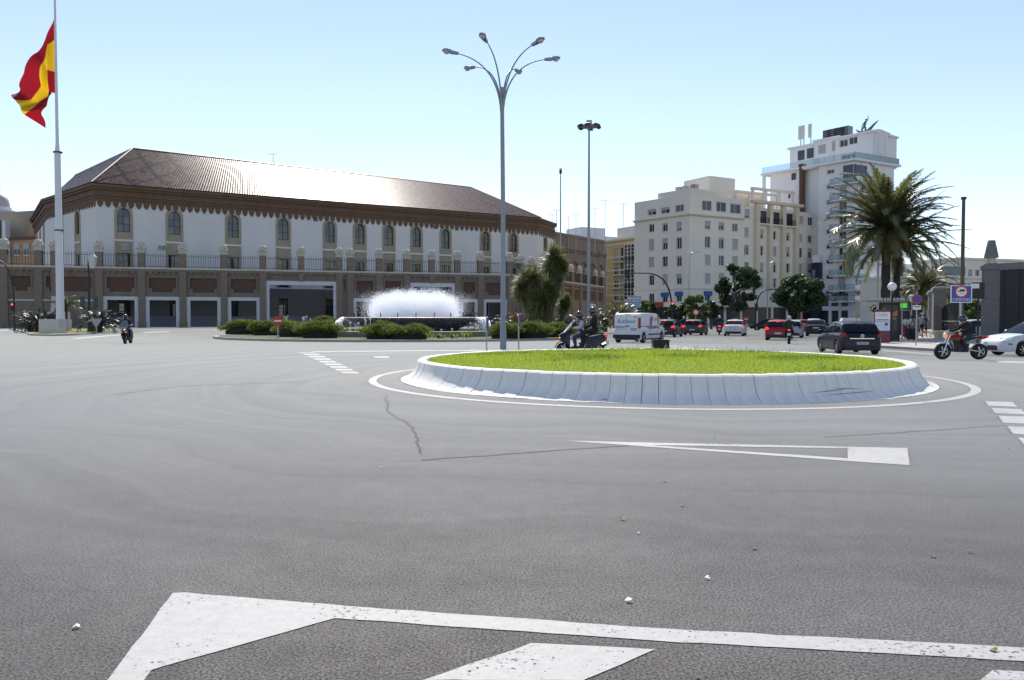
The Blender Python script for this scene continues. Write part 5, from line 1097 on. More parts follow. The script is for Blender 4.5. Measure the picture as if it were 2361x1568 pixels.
    for s in (1, -1):
        b = MB()
        if van: b.box(X0-.03, X0+.12, s*W/2*.93-.05, s*W/2*.93+.05, .95, 1.62)
        else: b.loft([[(X0+.03, s*W/2*.66, zt-.09), (X0+.16, s*W/2*.93, zt-.11), (X0+.26, s*W/2*.97, zt+.0), (X0+.15, s*W/2*.9, zt+.1), (X0+.04, s*W/2*.74, zt+.09)], [(X0-.008, s*W/2*.67, zt-.08), (X0+.07, s*W/2*.95, zt-.10), (X0+.24, s*W/2*.99, zt+.01), (X0+.09, s*W/2*.94, zt+.11), (X0-.002, s*W/2*.75, zt+.095)]][::int(s)])
        b.build('tail_light', tm, o)
        b = MB(); x1 = L/2; zh = .66*ks if not van else .85; b.loft([[(x1-.12, s*W/2*.42, zh-.07), (x1-.3, s*W/2*.9, zh-.02), (x1-.5, s*W/2*.93, zh+.1), (x1-.2, s*W/2*.5, zh+.06)], [(x1-.045, s*W/2*.44, zh-.06), (x1-.13, s*W/2*.9, zh-.02), (x1-.42, s*W/2*.985, zh+.11), (x1-.13, s*W/2*.52, zh+.085)]][::int(s)]); b.build('headlight', mHEAD, o)
        xm = X0+L*(.665 if not van else .83); zm = (1.0*ks if not van else 1.2); b = MB(); b.ball((xm, s*(W/2+.09), zm), .1, 8, 5, (.6, 1, .75)); b.bar((xm, s*W/2*.86, zm-.06), (xm, s*(W/2+.05), zm-.03), .05); b.build('mirror', mTRIM if van else P, o, 60)
        for t in ((.32, .55) if not van else (.52, .66)): MB().box(X0+L*t-.09, X0+L*t+.09, s*(W/2+.002)-.012, s*(W/2+.002)+.012, .82*ks if not van else .98, .86*ks if not van else 1.02).build('door_handle', mTRIM if van else P, o)
        for t in ((.22, .42, .63) if not van else (.36, .63, .84)):
            x = X0+L*t; MB().box(x-.006, x+.006, s*(hwid(x)+.001)-.004, s*(hwid(x)+.001)+.004, .36, .86*ks if not van else 1.0).build('door_seam', mTRIM, o)
        MB().box(xr+ra+.02, xf-ra-.02, s*(W/2*.985)-.02, s*(W/2*.985)+.012, .19, .29).build('sill_trim', mTRIM, o)
    MB().box(X0-.02, X0+.09, -W/2*.78, W/2*.78, .22, .42 if not van else .5).build('rear_bumper', mTRIM, o); MB().box(L/2-.09, L/2+.008, -W/2*.5, W/2*.5, .26, .4).build('front_grille', mTRIM, o)
    zp = .52 if style == 'hatch' else (.75 if style == 'sedan' else .9); yp = 0 if not van else .35
    pl = MB().box(X0-.03, X0-.012 if not van else X0, yp-.26, yp+.26, zp-.055, zp+.055).build('number_plate', mPLATE, o); MB().box(X0-.033, X0-.03, yp+.215, yp+.26, zp-.055, zp+.055).build('plate_band', mBLUEINK, pl)
    MB().box(X0+L*S['roof'][0]-.03, X0+L*S['roof'][0]+.02, -.14, .14, interp(g, S['roof'][0])*ks-.02, interp(g, S['roof'][0])*ks+.02).build('high_brake_light', mTAILON if brake else mTAIL, o)
    if rw not in WH: WH[rw] = wheel_mesh(rw, .2)
    for x in (xr, xf):
        for s in (1, -1):
            wo = bpy.data.objects.new('wheel', None); COL.objects.link(wo); wo.parent = o; wo.matrix_local = Matrix.Translation((x, s*(W/2-.12), rw)) @ Matrix.Rotation(0 if s > 0 else math.pi, 4, 'Z')
            for me in WH[rw]: put(me.name.split('.')[0], me, wo)
    if extra: extra(o, X0, ks)
    return o
mTRIMG = mat('tinted_glass', (.03, .035, .04), .04, var=0, spec=.8)
def taxi_bits(o, X0, ks):
    MB().box(-.62, -.25, -.42, .42, 1.455, 1.60, .05, .06).build('taxi_sign', mWF, o); MB().tube([(-1.25, 0, 1.42), (-1.5, 0, 1.75)], .008, 4).build('aerial', mTRIM, o)
    MB().box(X0-.022, X0-.006, -.5, .5, .70, .735).build('chrome_strip', mCHROME, o)
    b = MB(); n = 16
    for j in range(n): a, c = 2*math.pi*j/n, 2*math.pi*(j+1)/n; b.bar((X0-.018, .065*math.cos(a), .83+.065*math.sin(a)), (X0-.018, .065*math.cos(c), .83+.065*math.sin(c)), .014)
    b.bar((X0-.02, -.07, .83), (X0-.02, .07, .83), .012); b.build('badge', mCHROME, o)
    text('7642 FRW', .105, mINK, o, Matrix.Translation((X0-.032, -.02, .52)) @ Matrix.Rotation(-math.pi/2, 4, 'Z') @ Matrix.Rotation(math.pi/2, 4, 'X'), 'plate_lettering', .001, .9)
car('taxi', 'dark blue hatchback taxi with white roof sign, seen from behind', 'taxi', 15.2, 35.4, 7, 'hatch', (.006, .008, .022), 'navy', 4.25, 1.75, 1.46, extra=taxi_bits, brake=False)
car('hatchback', 'red hatchback with lit brake lights, rider behind it', 'car', 19.35, 56.6, 21, 'hatch', (.30, .012, .014), 'red', 4.2, 1.74, 1.46, group='cars on the avenue')
car('hatchback', 'silver hatchback half hidden to the right of the red one', 'car', 22.6, 63.0, 23, 'hatch', (.36, .40, .46), 'silver', 4.1, 1.7, 1.44, group='cars on the avenue', brake=False)
car('hatchback', 'dark grey hatchback driving away, brake lights lit', 'car', 17.2, 73.0, 24, 'hatch', (.05, .055, .065), 'grey', 4.0, 1.7, 1.45, group='cars on the avenue')
car('hatchback', 'black hatchback directly in front of the white van', 'car', 13.3, 66.0, 24, 'hatch', (.014, .016, .022), 'black', 4.1, 1.72, 1.48, group='cars on the avenue')
car('saloon_car', 'white saloon with small taxi sign and lit brake lights', 'car', 20.1, 70.2, 21, 'sedan', (.62, .64, .67), 'white', 4.45, 1.72, 1.43, group='cars on the avenue', extra=lambda o, X0, ks: MB().box(-.5, -.3, -.25, .25, 1.42, 1.52, .03, .04).build('roof_sign', mWF, o))
car('estate_car', 'black car parked side-on facing left under the street trees', 'car', 33.0, 101, -66, 'hatch', (.016, .017, .02), 'black', 4.2, 1.75, 1.5, group='cars on the avenue', brake=False)
car('saloon_car', 'black saloon right of the red taxi, seen from behind', 'car', 27.0, 69.2, 23, 'sedan', (.015, .017, .024), 'black', 4.5, 1.74, 1.45, group='cars on the avenue', brake=False)
car('saloon_car', 'small red car with its indicator lit, left of the black saloon', 'car', 30.4, 82.0, 22, 'sedan', (.30, .02, .022), 'red', 4.3, 1.72, 1.44, group='cars on the avenue')
car('saloon_car', 'pale car whose roof shows above the black saloon', 'car', 35.2, 91, 22, 'hatch', (.5, .52, .55), 'white', 4.3, 1.74, 1.5, group='cars on the avenue', brake=False)
def peug(o, X0, ks):
    L2 = -X0; MB().box(L2-.16, L2+.02, -.48, .48, .3, .46, 0, .05).build('lower_grille', mTRIM, o); MB().box(L2-.5, L2-.22, .835, .852, .5, .55).build('side_rub_strip', mTRIM, o)
car('white_hatchback', 'white hatchback entering at the right edge, facing left', 'car', 22.15, 32.9, -93, 'hatch', (.62, .64, .68), 'white', 4.15, 1.74, 1.5, extra=peug, brake=False)
# cars standing behind the railings at right
car('parked_car', 'pale blue car behind the railings left of the gate pillar', 'car', D(2245, 733, 60).x, 60.5, -80, 'hatch', (.35, .42, .55), 'paleblue', 4.1, 1.7, 1.46, group='cars behind the railings', brake=False)
car('parked_car', 'white car behind the railings, left of the pale blue one', 'car', D(2225, 733, 66).x, 66, -80, 'hatch', (.6, .62, .64), 'white', 4.1, 1.7, 1.46, group='cars behind the railings', brake=False)
# delivery van with printed sides
def van_bits(o, X0, ks):
    xb = X0-.006; RM = lambda y, z: Matrix.Translation((xb-.006, y, z)) @ Matrix.Rotation(-math.pi/2, 4, 'Z') @ Matrix.Rotation(math.pi/2, 4, 'X'); SM = lambda x, z, y=-.958: Matrix.Translation((x, y, z)) @ Matrix.Rotation(math.pi/2, 4, 'X')
    # rear doors: two flat leaves
    for s in (1, -1): MB().box(X0-.02, X0+.03, *sorted((s*.012, s*.80)), .55, 1.76).build('rear_door', paint('vanwhite', (.70, .72, .75)), o, 30)
    xb = X0-.022
    text('Butilnsur', .34, mBLUEINK, o, RM(.0, 1.38), 'lettering', .001, 1.0, shear=.25)
    MB().box(X0-.04, X0-.021, .12, .75, 1.0, 1.05).build('plate_lamp', mTRIM, o); MB().box(X0-.05, X0-.021, -.2, .06, 1.05, 1.1).build('door_handle', mTRIM, o)
    b = MB()
    for k in range(3): b.box(X0-.024, X0-.0215, -.72, -.3, .8+.06*k, .83+.06*k)
    b.build('small_print', mBLUEINK, o)
    def flick(M, sc):
        for k in range(3):
            pts = [(-.05+.1*k, -.12+.02*k), (.0+.1*k, -.1+.02*k), (.03+.1*k, 0), (.0+.1*k+.05, .12), (-.01+.1*k, .1), (-.02+.1*k, -.02)]
            MB().add([(x*sc, y*sc, 0) for x, y in pts], [tuple(range(len(pts)))]).build('flame_print', mREDINK, o, mat4=M)
    flick(RM(-.55, 1.64), .55); flick(SM(.2, 1.5), 1.1)
    horse = [(-.18, -.42), (.05, -.42), (.07, -.2), (.06, .02), (.14, .12), (.27, .02), (.38, -.06), (.42, -.01), (.36, .08), (.24, .22), (.12, .31), (.1, .38), (.03, .33), (-.08, .30), (-.17, .2), (-.2, .12), (-.25, .1), (-.22, .02), (-.27, -.03), (-.23, -.1), (-.28, -.16), (-.23, -.22), (-.27, -.3)]
    MB().add([(x, y, 0) for x, y in horse], [tuple(range(len(horse)))]).build('horse_print', mREDINK, o, mat4=SM(-.45, 1.44) @ Matrix.Scale(.82, 4))
    text('Butilnsur', .30, mBLUEINK, o, SM(-.35, .99, -.962), 'lettering', .001, 1.2)
    b = MB(); b.box(-1.15, -.95, -.9615, -.957, 1.0, 1.08); b.add([(.25, -.961, 1.0), (1.2, -.961, .86), (1.2, -.961, .88), (.25, -.961, 1.08)], [(0, 1, 2, 3)]); b.build('red_stripe', mREDINK, o)
    for s in (1, -1): MB().box(-1.0, 1.05, s*.962-.012, s*.962+.012, .50, .58).build('rub_strip', mTRIM, o)
    MB().box(X0-.03, X0+.12, -.9, .9, .3, .54).build('bumper', mTRIM, o)
van_o = car('delivery_van', 'white delivery van with blue lettering and red horse print', 'van', 8.45, 51.4, 31, 'van', (.70, .72, .75), 'vanwhite', 4.75, 1.90, 1.91, wb=3.2, extra=van_bits, brake=False)
# ---------------------------------------------------------------- two-wheelers
def mwheel(o, x, r, w, spokes=5):
    k = ('m', r, w)
    if k not in WH: WH[k] = wheel_mesh(r, w, spokes)
    wo = bpy.data.objects.new('wheel', None); COL.objects.link(wo); wo.parent = o; wo.location = (x, 0, r)
    for me in WH[k]: put(me.name.split('.')[0], me, wo)
def sect(x, pts): return [(x, y, z) for y, z in pts]+[(x, -y, z) for y, z in pts[::-1]]
def scooter(label, X, Y, az, col, pname, group, big=1.0, tilt=0.0, screen=True, topbox=False, lit=True):
    o = thing('scooter', label, 'scooter', mat4=Matrix.Translation((X, Y, 0)) @ Matrix.Rotation(R(90-az), 4, 'Z') @ Matrix.Rotation(tilt, 4, 'X') @ Matrix.Scale(big, 4), group=group); P = paint(pname, col)
    mwheel(o, .72, .25, .12); mwheel(o, -.66, .25, .14)
    b = MB(); b.loft([sect(.44, [(0, .25), (.14, .27), (.17, .55), (.1, .98), (0, 1.0)]), sect(.6, [(0, .42), (.19, .45), (.22, .62), (.13, .92), (0, .95)]), sect(.78, [(0, .56), (.15, .58), (.18, .66), (.09, .84), (0, .86)]), sect(.9, [(0, .62), (.06, .63), (.08, .68), (.03, .76), (0, .77)])]); b.build('front_fairing', P, o, 40)
    b = MB(); b.loft([sect(x, [(0, z0), (w, z0), (w*1.02, z0+(z1-z0)*.5), (w*.8, z1), (0, z1)]) for x, w, z0, z1 in ((-.98, .08, .62, .78), (-.8, .16, .5, .82), (-.5, .2, .3, .76), (-.15, .2, .22, .7), (.05, .17, .2, .4), (.3, .18, .2, .32), (.48, .16, .22, .34))]); b.build('body', P, o, 40)
    b = MB(); b.loft([sect(x, [(0, z-.08), (w, z-.08), (w, z-.02), (w*.7, z), (0, z)]) for x, w, z in ((-.85, .1, .9), (-.65, .15, .9), (-.4, .16, .86), (-.2, .15, .78), (.02, .12, .78))]); b.build('seat', mSEAT, o, 40)
    b = MB(); b.loft([sect(.48+.27*math.sin(a), [(0, .25+.29*math.cos(a)), (.085, .25+.28*math.cos(a)), (.085, .25+.31*math.cos(a)), (0, .25+.325*math.cos(a))]) if 0 else [(.72+.29*math.sin(a), y, .25+.29*math.cos(a)) for y in (-.08, .08)]+[(.72+.32*math.sin(a), y, .25+.32*math.cos(a)) for y in (.08, -.08)] for a in (-.9, -.4, 0, .4, .9, 1.4)]); b.build('front_mudguard', P, o, 40)
    for s in (1, -1): MB().tube([(.72, s*.09, .25), (.52, s*.09, .72)], .03, 6).build('fork_leg', mRIM, o)
    b = MB(); b.tube([(.42, 0, .95), (.36, 0, 1.05)], .035, 6); b.tube([(.2, .36, 1.06), (.34, .18, 1.05), (.38, 0, 1.03), (.34, -.18, 1.05), (.2, -.36, 1.06)], .017, 6); b.build('handlebar', mTRIM, o)
    for s in (1, -1):
        b = MB(); b.tube([(.3, s*.24, 1.06), (.36, s*.36, 1.26)], .01, 5); b.ball((.36, s*.38, 1.3), .075, 8, 5, (.3, 1, .75)); b.build('mirror', mTRIM, o); MB().ball((.84, s*.11, .68), .06, 8, 5, (.8, .9, .7)).build('headlight', mINDI if lit else mHEAD, o)
    if screen: MB().loft([[(.62-.4*t, -w, .9+.46*t), (.66-.4*t+.04, 0, .9+.5*t), (.62-.4*t, w, .9+.46*t)] for t, w in ((0, .2), (.4, .24), (.8, .2), (1, .13))], closed=False).build('windscreen', glassmat('screen', (.75, .8, .85), .06, .35, (.4, .42, .45)), o, 60)
    MB().box(-1.03, -.92, -.13, .13, .72, .82, .01, .02).build('tail_light', mTAILON, o); MB().box(-1.06, -.95, -.1, .1, .42, .6).build('number_plate', mPLATE, o); MB().tube([(-.3, -.2, .3), (-.7, -.22, .34), (-1.0, -.23, .44)], [.04, .07, .07], 8).build('exhaust', mRIM, o)
    if topbox: b = MB(); b.box(-1.15, -.78, -.22, .22, .92, 1.2, .04, .05); b.build('top_box', P, o)
    MB().tube([(-.95, .1, .82), (-1.02, .0, .86), (-.95, -.1, .82)], .02, 6).build('grab_rail', mRIM, o); return o
def moto(label, X, Y, az, col, pname, group, accent=None):
    o = thing('motorcycle', label, 'motorcycle', (X, Y, 0), R(90-az), group); P = paint(pname, col); A = accent or P
    mwheel(o, .70, .31, .13); mwheel(o, -.70, .31, .17)
    b = MB(); b.loft([sect(x, [(0, z0), (w, z0+.02), (w*1.1, (z0+z1)/2), (w*.6, z1-.01), (0, z1)]) for x, w, z0, z1 in ((-.1, .08, .72, .82), (.05, .15, .7, .94), (.2, .17, .7, 1.0), (.34, .15, .72, .98), (.44, .09, .74, .9))]); b.build('tank', P, o, 40)
    b = MB(); b.loft([sect(x, [(0, z-.07), (w, z-.06), (w, z), (0, z+.02)]) for x, w, z in ((-.78, .07, .92), (-.55, .12, .88), (-.25, .12, .8), (-.06, .1, .8))]); b.build('seat', mSEAT, o, 40)
    b = MB(); b.loft([sect(x, [(0, z0), (w, z0), (w*.8, z1), (0, z1)]) for x, w, z0, z1 in ((-1.0, .04, .84, .92), (-.8, .1, .78, .9), (-.5, .11, .72, .82))]); b.build('tail_fairing', P, o, 40)
    b = MB(); b.box(-.22, .32, -.17, .17, .3, .62); b.tube([(.1, -.2, .42), (.1, .2, .42)], .13, 10); b.box(.0, .3, -.12, .12, .6, .74); b.build('engine', mTRIM, o)
    b = MB(); b.tube([(.42, 0, .9), (.36, .1, .6), (.3, .1, .32), (-.2, .11, .3), (-.3, .09, .7), (-.7, .06, .84)], .028, 6); b.tube([(.42, 0, .9), (.36, -.1, .6), (.3, -.1, .32), (-.2, -.11, .3), (-.3, -.09, .7), (-.7, -.06, .84)], .028, 6); b.tube([(-.2, .1, .38), (-.7, .1, .31)], .03, 6); b.tube([(-.2, -.1, .38), (-.7, -.1, .31)], .03, 6); b.build('frame', mRIM, o, 50)
    for s in (1, -1): MB().tube([(.70, s*.09, .31), (.44, s*.09, .98)], .03, 8).build('fork_leg', mCHROME, o)
    b = MB(); b.tube([(.26, .38, 1.1), (.38, .2, 1.06), (.42, 0, 1.02), (.38, -.2, 1.06), (.26, -.38, 1.1)], .016, 6); b.build('handlebar', mTRIM, o)
    for s in (1, -1): b = MB(); b.tube([(.34, s*.24, 1.08), (.4, s*.34, 1.28)], .009, 5); b.ball((.4, s*.36, 1.31), .065, 8, 5, (.3, 1, .75)); b.build('mirror', mTRIM, o)
    MB().ball((.60, 0, .92), .1, 10, 6, (.7, 1, 1)).build('headlight', mINDI, o, 60); MB().box(.48, .62, -.12, .12, .98, 1.1, .03, .02).build('instrument_cowl', mat('paint_metalblue', (.3, .4, .6), .3), o)
    b = MB(); b.loft([[(.70+.33*math.sin(a), y, .31+.33*math.cos(a)) for y in (-.08, .08)]+[(.70+.36*math.sin(a), y, .31+.36*math.cos(a)) for y in (.08, -.08)] for a in (-1.2, -.7, -.2, .3, .7)]); b.build('front_mudguard', A, o, 40)
    MB().tube([(.1, -.2, .3), (-.4, -.22, .36), (-.75, -.23, .48)], [.035, .06, .06], 8).build('exhaust', mCHROME, o); MB().box(-1.04, -.97, -.07, .07, .82, .9).build('tail_light', mTAILON, o); MB().box(-.98, -.95, -.1, .1, .52, .68).build('number_plate', mPLATE, o); return o
scooter('dark blue scooter carrying two people past the grass island', 2.95, 33.2, -88, (.006, .008, .02), 'darkblue', 'scooters and motorcycles', 1.1)
scooter('dark scooter with pale windscreen riding towards the viewer at left', -23.9, 48.6, 166, (.02, .024, .035), 'charcoal', 'scooters and motorcycles', 1.05, .1)
moto('orange and blue motorcycle crossing in front of the white hatchback', 17.25, 30.0, -90, (.24, .022, .01), 'orange', 'scooters and motorcycles', paint('silverwhite', (.5, .52, .56)))
moto('black motorcycle seen from behind beside the red hatchback', 17.15, 48.3, 20, (.02, .02, .025), 'black', 'scooters and motorcycles')
scooter('dark scooter with bright rear lights between grey hatchback and white saloon', 19.65, 74, 15, (.02, .02, .025), 'black', 'scooters and motorcycles', 1.05, 0, True, True)
scooter('dark scooter half hidden left of the grey hatchback', 17.5, 79.5, 20, (.02, .02, .025), 'black', 'scooters and motorcycles', 1.0)
moto('dark motorcycle half hidden between silver hatchback and small red car', 30.6, 86.5, 22, (.02, .02, .025), 'black', 'scooters and motorcycles')
# ================================================================ people
mSKIN = mat('skin', (.42, .25, .17), .6, var=.05); mHAIR = mat('hair', (.025, .017, .012), .6, var=.2, scale=30); mSHOE = mat('shoe', (.03, .028, .026), .6, var=.1)
def cloth(n, c=(.1, .1, .1)): return mat('cloth_'+n, c, .9, var=.12, scale=7, bump=.3, bscale=18)
def person(label, M, J, mats, group=None, helmet=None, hair=False, backpack=None):
    """one skinned body from joints J; mats: torso, sleeve, forearm, leg, shin, shoe"""
    N = ['pelvis', 'belly', 'chest', 'neck', 'head', 'crown', 'shL', 'elL', 'wrL', 'paL', 'shR', 'elR', 'wrR', 'paR', 'hiL', 'knL', 'anL', 'toL', 'hiR', 'knR', 'anR', 'toR']
    rad = dict(pelvis=(.15, .12), belly=(.14, .11), chest=(.165, .12), neck=(.06, .06), head=(.085, .095), crown=(.07, .08), sh=(.07, .07), el=(.048, .048), wr=(.032, .034), pa=(.045, .022), hi=(.095, .1), kn=(.065, .065), an=(.042, .045), to=(.045, .03))
    E = [(0, 1, 'torso'), (1, 2, 'torso'), (2, 3, 'torso'), (3, 4, 'skin'), (4, 5, 'skin')]
    for s, b in ((6, 'L'), (10, 'R')): E += [(2, s, 'torso'), (s, s+1, 'sleeve'), (s+1, s+2, 'forearm'), (s+2, s+3, 'skin')]
    for s in (14, 18): E += [(0, s, 'leg'), (s, s+1, 'leg'), (s+1, s+2, 'shin'), (s+2, s+3, 'shoe')]
    V = [Vector(J[n]) for n in N]; RD = [rad.get(n) or rad[n[:2]] for n in N]
    for s, sg in ((8, 1), (12, -1)):   # five fingers of unequal length, bent round what they hold
        w, p = V[s], V[s+1]; d = (p-w).normalized(); sd = Vector((d.y, -d.x, 0)); sd = (sd.normalized() if sd.length > .2 else Vector((1, 0, 0)))
        for k, L in enumerate((.055, .075, .08, .07, .055)):
            if k == 0: a = w.lerp(p, .55)+sd*.04*sg; c = a+sd*.025*sg+d*.03-Vector((0, 0, .01)); q = [a, c]
            else: a = p+sd*sg*(.03-.02*(k-1)); c = a+d*L*.55; e = c+d*L*.2-Vector((0, 0, L*.45)); q = [a, c, e]
            i0 = len(V); V += q; RD += [(.010, .010)]*len(q); E.append((s+1, i0, 'skin'))
            for j in range(len(q)-1): E.append((i0+j, i0+j+1, 'skin'))
    me = bpy.data.meshes.new('tmp'); me.from_pydata([tuple(v) for v in V], [(a, b) for a, b, _ in E], []); ob = bpy.data.objects.new('tmp', me); COL.objects.link(ob)
    ob.modifiers.new('s', 'SKIN'); sv = me.skin_vertices[0].data
    kf = 1.34 if helmet else 1.05
    for i, r in enumerate(RD): sv[i].radius = (r[0]*(kf if i < 22 else 1), r[1]*(kf if i < 22 else 1))
    sv[0].use_root = True; ss = ob.modifiers.new('u', 'SUBSURF'); ss.levels = 1; ss.render_levels = 1
    dg = bpy.context.evaluated_depsgraph_get(); body = bpy.data.meshes.new_from_object(ob.evaluated_get(dg)); bpy.data.objects.remove(ob); body.name = 'body'
    keys = ['torso', 'sleeve', 'forearm', 'leg', 'shin', 'shoe', 'skin']; body.materials.clear()
    for k in keys: body.materials.append(mSKIN if k == 'skin' else mats.get(k, mSHOE))
    A = np.array([V[a] for a, b, _ in E]); B = np.array([V[b] for a, b, _ in E]); K = np.array([keys.index(k) for _, _, k in E]); BA = B-A; LL = (BA**2).sum(1)
    for f in body.polygons:
        c = np.array(f.center); t = np.clip(((c-A)*BA).sum(1)/LL, 0, 1); f.material_index = int(K[(((A+BA*t[:, None])-c)**2).sum(1).argmin()]); f.use_smooth = True
    o = thing('person', label, 'person', mat4=M, group=group); put('body', body, o)
    h = V[4]; up = (V[5]-V[4]).normalized(); fw = Vector(J.get('face', (1, 0, 0))).normalized(); Mh = Matrix.Translation(h) @ fw.to_track_quat('X', 'Z').to_matrix().to_4x4()
    if helmet:
        MB().ball((0, 0, .03), .138, 14, 8, (1.12, .95, 1.1)).build('helmet', helmet, o, 60, mat4=Mh); MB().lathe2((.035, 0, .03), [(.135, -.055), (.142, -.02), (.138, .03), (.12, .075)], 14, (1, .86, 1)).build('visor', mTRIMG, o, 60, mat4=Mh)
    else:
        b = MB(); b.tube([(.085, 0, .02), (.125, 0, -.015), (.09, 0, -.025)], [.012, .018, .012], 6); b.build('nose', mSKIN, o, mat4=Mh)
        for s in (1, -1): MB().ball((.085, s*.035, .03), .013, 6, 4).build('eye', mINK, o, mat4=Mh); MB().ball((0, s*.09, .0), .03, 6, 4, (.7, .4, 1)).build('ear', mSKIN, o, mat4=Mh)
        MB().box(.088, .1, -.03, .03, -.06, -.048).build('mouth', mat('lips', (.3, .1, .08), .6), o, mat4=Mh)
        MB().lathe2((-.02, 0, .02), [(.06, -.14 if hair else -.05), (.105, -.04), (.115, .03), (.1, .09), (.05, .13), (.001, .14)], 12, (1, .95, 1)).build('hair', mHAIR, o, 60, mat4=Mh)
    if backpack: b = MB(); c = V[2]; b.box(-.32, -.13, -.15, .15, -.3, .12, .02, .03); b.build('backpack', backpack, o, 30, mat4=Matrix.Translation(c))
    return o
def riding(seat=(-.2, .84), lean=.12, hand=(.28, .34, 1.06), foot=(.22, .2, .3), kn=None, up=0.0, back=False):
    x, z = seat; J = {}; sp = Vector((lean, 0, .5)).normalized(); p = Vector((x, 0, z+.06)); J['pelvis'] = p; J['belly'] = p+sp*.18; J['chest'] = p+sp*.40+Vector((0, 0, 0)); J['neck'] = p+sp*.56; J['head'] = p+sp*.58+Vector((.05, 0, .09)); J['crown'] = J['head']+Vector((0, 0, .09)); J['face'] = (1, 0, 0)
    for s, b in ((1, 'L'), (-1, 'R')):
        sh = p+sp*.46+Vector((0, s*.19, 0)); w = Vector((hand[0]-.05, s*hand[1], hand[2])); el = (sh+w)/2+Vector((-.06, s*.07, -.11)); J['sh'+b], J['el'+b], J['wr'+b] = sh, el, w; J['pa'+b] = w+Vector((.07, -s*.01, -.005))
        hi = p+Vector((.04, s*.11, -.03)); a = Vector((foot[0], s*foot[1], foot[2]+.07)); k = Vector(kn) if kn else (hi+a)/2+Vector((.22, s*.06, .12)); k = Vector((k.x, s*abs(k.y), k.z)); J['hi'+b], J['kn'+b], J['an'+b] = hi, k, a; J['to'+b] = a+Vector((.15, s*.01, -.05))
    return J
def standing(h=1.68, step=.12, face=(1, 0, 0), arms=((.05, .1), (-.05, -.1))):
    k = h/1.7; J = {}; q = lambda x, y, z: Vector((x*k, y*k, z*k)); J['pelvis'] = q(0, 0, .93); J['belly'] = q(0, 0, 1.08); J['chest'] = q(-.01, 0, 1.3); J['neck'] = q(0, 0, 1.46); J['head'] = q(.02, 0, 1.57); J['crown'] = q(.02, 0, 1.64); J['face'] = face
    for i, (s, b) in enumerate(((1, 'L'), (-1, 'R'))):
        d = step*s; J['sh'+b] = q(0, s*.18, 1.38); J['el'+b] = q(arms[i][0], s*.25, 1.12); J['wr'+b] = q(arms[i][0]+arms[i][1], s*.26, .88); J['pa'+b] = q(arms[i][0]+arms[i][1]+.02, s*.26, .80); J['hi'+b] = q(0, s*.09, .9); J['kn'+b] = q(d*.6+.03, s*.1, .5); J['an'+b] = q(d, s*.1, .09); J['to'+b] = q(d+.15, s*.11, .03)
    return J
def VM(X, Y, az, big=1.0, tilt=0.0): return Matrix.Translation((X, Y, 0)) @ Matrix.Rotation(R(90-az), 4, 'Z') @ Matrix.Rotation(tilt, 4, 'X') @ Matrix.Scale(big, 4)
cBLK, cJEAN, cLIL = cloth('black', (.015, .015, .018)), cloth('jeans', (.03, .05, .10)), cloth('lilac', (.48, .38, .52))
mHB = mat('helmet_black', (.02, .02, .022), .12, var=.02, coat=1); mHS = mat('helmet_silver', (.45, .46, .48), .15, var=.02, coat=1)
person('driver of the two-up scooter, lilac sleeves under a black vest, dark helmet', VM(2.95, 33.2, -88, 1.1), riding((-.12, .82), .14, (.3, .35, 1.05)), dict(torso=cBLK, sleeve=cLIL, forearm=cLIL, leg=cJEAN, shin=cJEAN, shoe=mSHOE), 'riders', mHB)
person('passenger in black sitting behind the lilac-sleeved scooter driver', VM(2.95, 33.2, -88, 1.1), riding((-.52, .97), .03, (-.05, .24, 1.12), (-.05, .24, .42)), dict(torso=cBLK, sleeve=cBLK, forearm=cBLK, leg=cBLK, shin=cBLK, shoe=mSHOE), 'riders', mHB)
person('scooter rider in black jacket coming towards the viewer at left', VM(-23.9, 48.6, 166, 1.05, .1), riding((-.2, .86), .06, (.3, .36, 1.06)), dict(torso=cBLK, sleeve=cBLK, forearm=cBLK, leg=cloth('navy', (.02, .025, .05)), shin=cloth('navy'), shoe=mSHOE), 'riders', mHB)
person('rider with backpack on the orange motorcycle', VM(17.25, 30.0, -90), riding((-.3, .84), .16, (.3, .36, 1.1), (-.12, .2, .32)), dict(torso=cBLK, sleeve=cBLK, forearm=cBLK, leg=cloth('grey', (.03, .035, .045)), shin=cloth('grey'), shoe=mSHOE), 'riders', mHB, backpack=cloth('pack', (.012, .02, .02)))
person('rider in dark jacket seen from behind beside the red hatchback', VM(17.15, 48.3, 20), riding((-.28, .84), .08, (.3, .36, 1.1), (-.12, .2, .32)), dict(torso=cloth('green', (.03, .035, .035)), sleeve=cloth('green'), forearm=cloth('green'), leg=cBLK, shin=cBLK, shoe=mSHOE), 'riders', mHS)
person('rider on the scooter between grey hatchback and white saloon', VM(19.65, 74, 15, 1.05), riding((-.2, .86), .08), dict(torso=cBLK, sleeve=cBLK, forearm=cBLK, leg=cBLK, shin=cBLK, shoe=mSHOE), 'riders', mHS)
person('rider half hidden left of the grey hatchback', VM(17.5, 79.5, 20), riding((-.2, .86), .08), dict(torso=cBLK, sleeve=cBLK, forearm=cBLK, leg=cBLK, shin=cBLK, shoe=mSHOE), 'riders', mHS)
person('rider half hidden between silver hatchback and small red car', VM(30.6, 86.5, 22), riding((-.28, .84), .08, (.3, .36, 1.1), (-.12, .2, .32)), dict(torso=cBLK, sleeve=cBLK, forearm=cBLK, leg=cBLK, shin=cBLK, shoe=mSHOE), 'riders', mHS)
